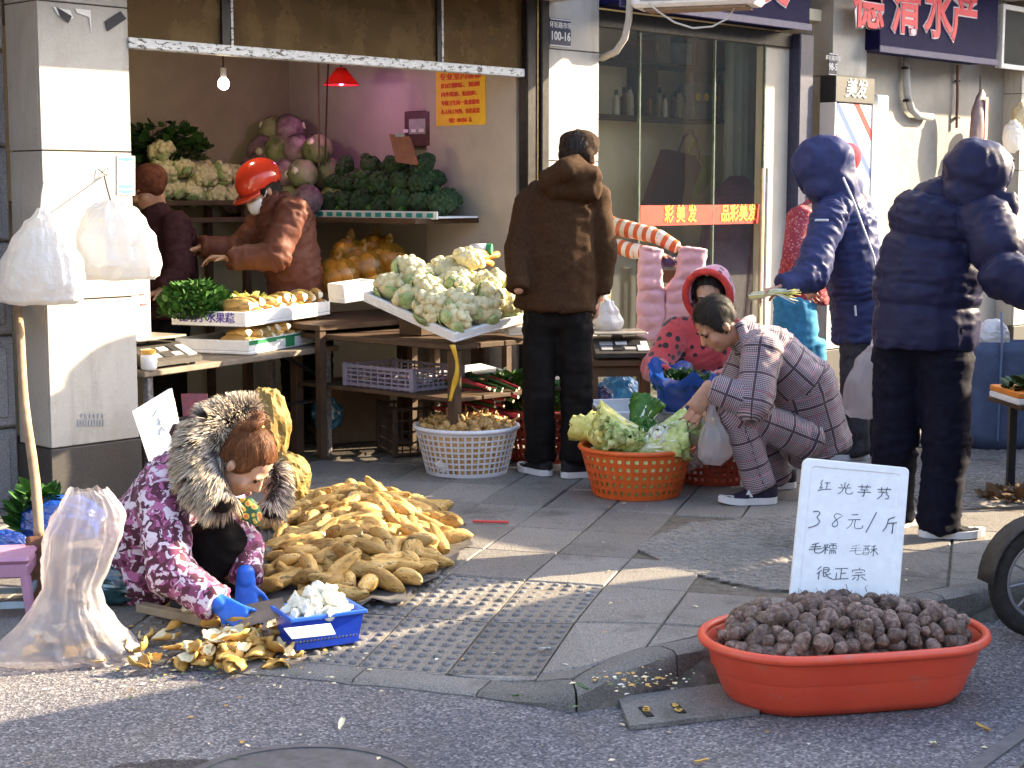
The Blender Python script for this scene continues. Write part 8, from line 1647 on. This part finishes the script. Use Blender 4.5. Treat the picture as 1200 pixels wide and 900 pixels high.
MB().box(wc+fd*1.35+dz*.35, (1.5, .85, .40), Rf, 0, .02).build("cargo_box", mat("trike_blue", (.05, .08, .16), .5, .3), o); MB().tube([wc+dz*.5+fd*.12, wc+fd*.62+dz*.12], .022, 8).build("frame_tube", DSTEEL, o); MB().box(wc+fd*.45+dz*.38, (.28, .22, .08), Rf, 0, .02).build("saddle", BLACKPL, o)
# unseen van added to keep the street in shade
vd = Vector((.81, .59, 0)).normalized(); vc = Vector((4.35, 6.15, ROADZ)); Rv = rotz(math.atan2(vd.y, vd.x)); VAN = mat("van_grey", (.42, .43, .45), .3, .1, coat=.3)
o = thing("unseen_shade_van", "unseen grey van added along the kerb to shade the street", "van", vc)
def vq(x, y, z): return vc+Rv @ Vector((x, y, z))
MB().prism([vq(x, -.82, z) for x, z in ((-2.1, .32), (2.1, .32), (2.2, .75), (2.0, 1.0), (1.35, 1.12), (.85, 2.02), (-2.05, 2.05), (-2.15, 1.0))], Rv @ Vector((0, 1.64, 0))).build("body_shell", VAN, o)
for x in (-1.35, 1.4):
    for y in (-.75, .75): MB().tube([vq(x, y-.09, .31), vq(x, y+.09, .31)], .31, 28).build("wheel", TYR, o)
for x0, x1 in ((-1.9, -.9), (-.7, .2), (.35, .85)): MB().box(vq((x0+x1)/2, -.824, 1.52), (x1-x0, .012, .5), Rv, 0, .004).build("window", MATS["dark_pane"], o)
# unseen stall with tarpaulins, added to shade the pavement
sc_ = Vector((4.55, 8.75, 0)); Rs = rotz(FA*0+R_(46)); o = thing("unseen_shade_stall", "unseen stall with a sagging tarpaulin added to shade the pavement", "stall", sc_)
def sq(x, y, z): return sc_+Rs @ Vector((x, y, z))
for x in (-1.1, 1.1):
    for y in (-.9, .9): MB().cyl(sq(x, y, 0), sq(x, y, 1.68), .025, n=8).build("pole", DSTEEL, o)
TRP = mat("tarpaulin", (.07, .10, .16), .6, .2, 6, .2, 30)
MB().sheet([[sq(-1.15+2.3*i/6, -.95+1.9*j/6, 1.70+.08*math.sin(math.pi*j/6)-.05*math.sin(math.pi*i/6)) for i in range(7)] for j in range(7)]).build("roof_tarp", TRP, o, smooth=True)
MB().sheet([[sq(-1.12+2.24*i/8, .93+.03*math.sin(i*1.7), z) for i in range(9)] for z in (.05, 1.0, 1.68)]).build("side_tarp", TRP, o, smooth=True); MB().sheet([[sq(1.12+.03*math.sin(i*1.7), -.9+1.8*i/8, z) for i in range(9)] for z in (.05, 1.0, 1.68)]).build("side_tarp", TRP, o, smooth=True)
MB().box(sq(0, 0, .7), (2.0, 1.2, .04), Rs).build("counter", WOOD, o)
# houses across the street and at its end, seen only in the glass
HSE = mat("render_wall", (.30, .27, .23), .85, .15, 2, .1, 20)
for i, (x, y, w, d, h, lab) in enumerate(((-14, -16, 16, 8, 8.5, "beige terraced house across the street, out of view"), (6, -17, 18, 8, 7.5, "grey terraced house across the street, out of view"), (40, -6, 8, 44, 9.5, "pale house closing the far end of the street, out of view"), (48, 40, 8, 44, 10.5, "tall house beyond the street's far end, out of view"))):
    o = thing("terraced_house", lab, "house", (x, y, ROADZ)); MB().box((x, y, ROADZ+h/2), (w, d, h)).build("wall", HSE, o); MB().box((x, y, ROADZ+h+.15), (w+.4, d+.4, .3)).build("roof", mat("roof_grey", (.1, .09, .09), .8, .2), o)
    for k in range(6):
        for r in range(2):
            if y < -5: MB().box((x-w/2+w*(k+.5)/6, y+d/2+.01, 2.2+r*3.0), (1.3, .06, 1.6)).build("window", MATS["dark_pane"], o)
            else: MB().box((x-w/2-.01, y-d/2+d*(k+.5)/6, 2.2+r*3.0), (.06, 1.8, 1.6)).build("window", MATS["dark_pane"], o)
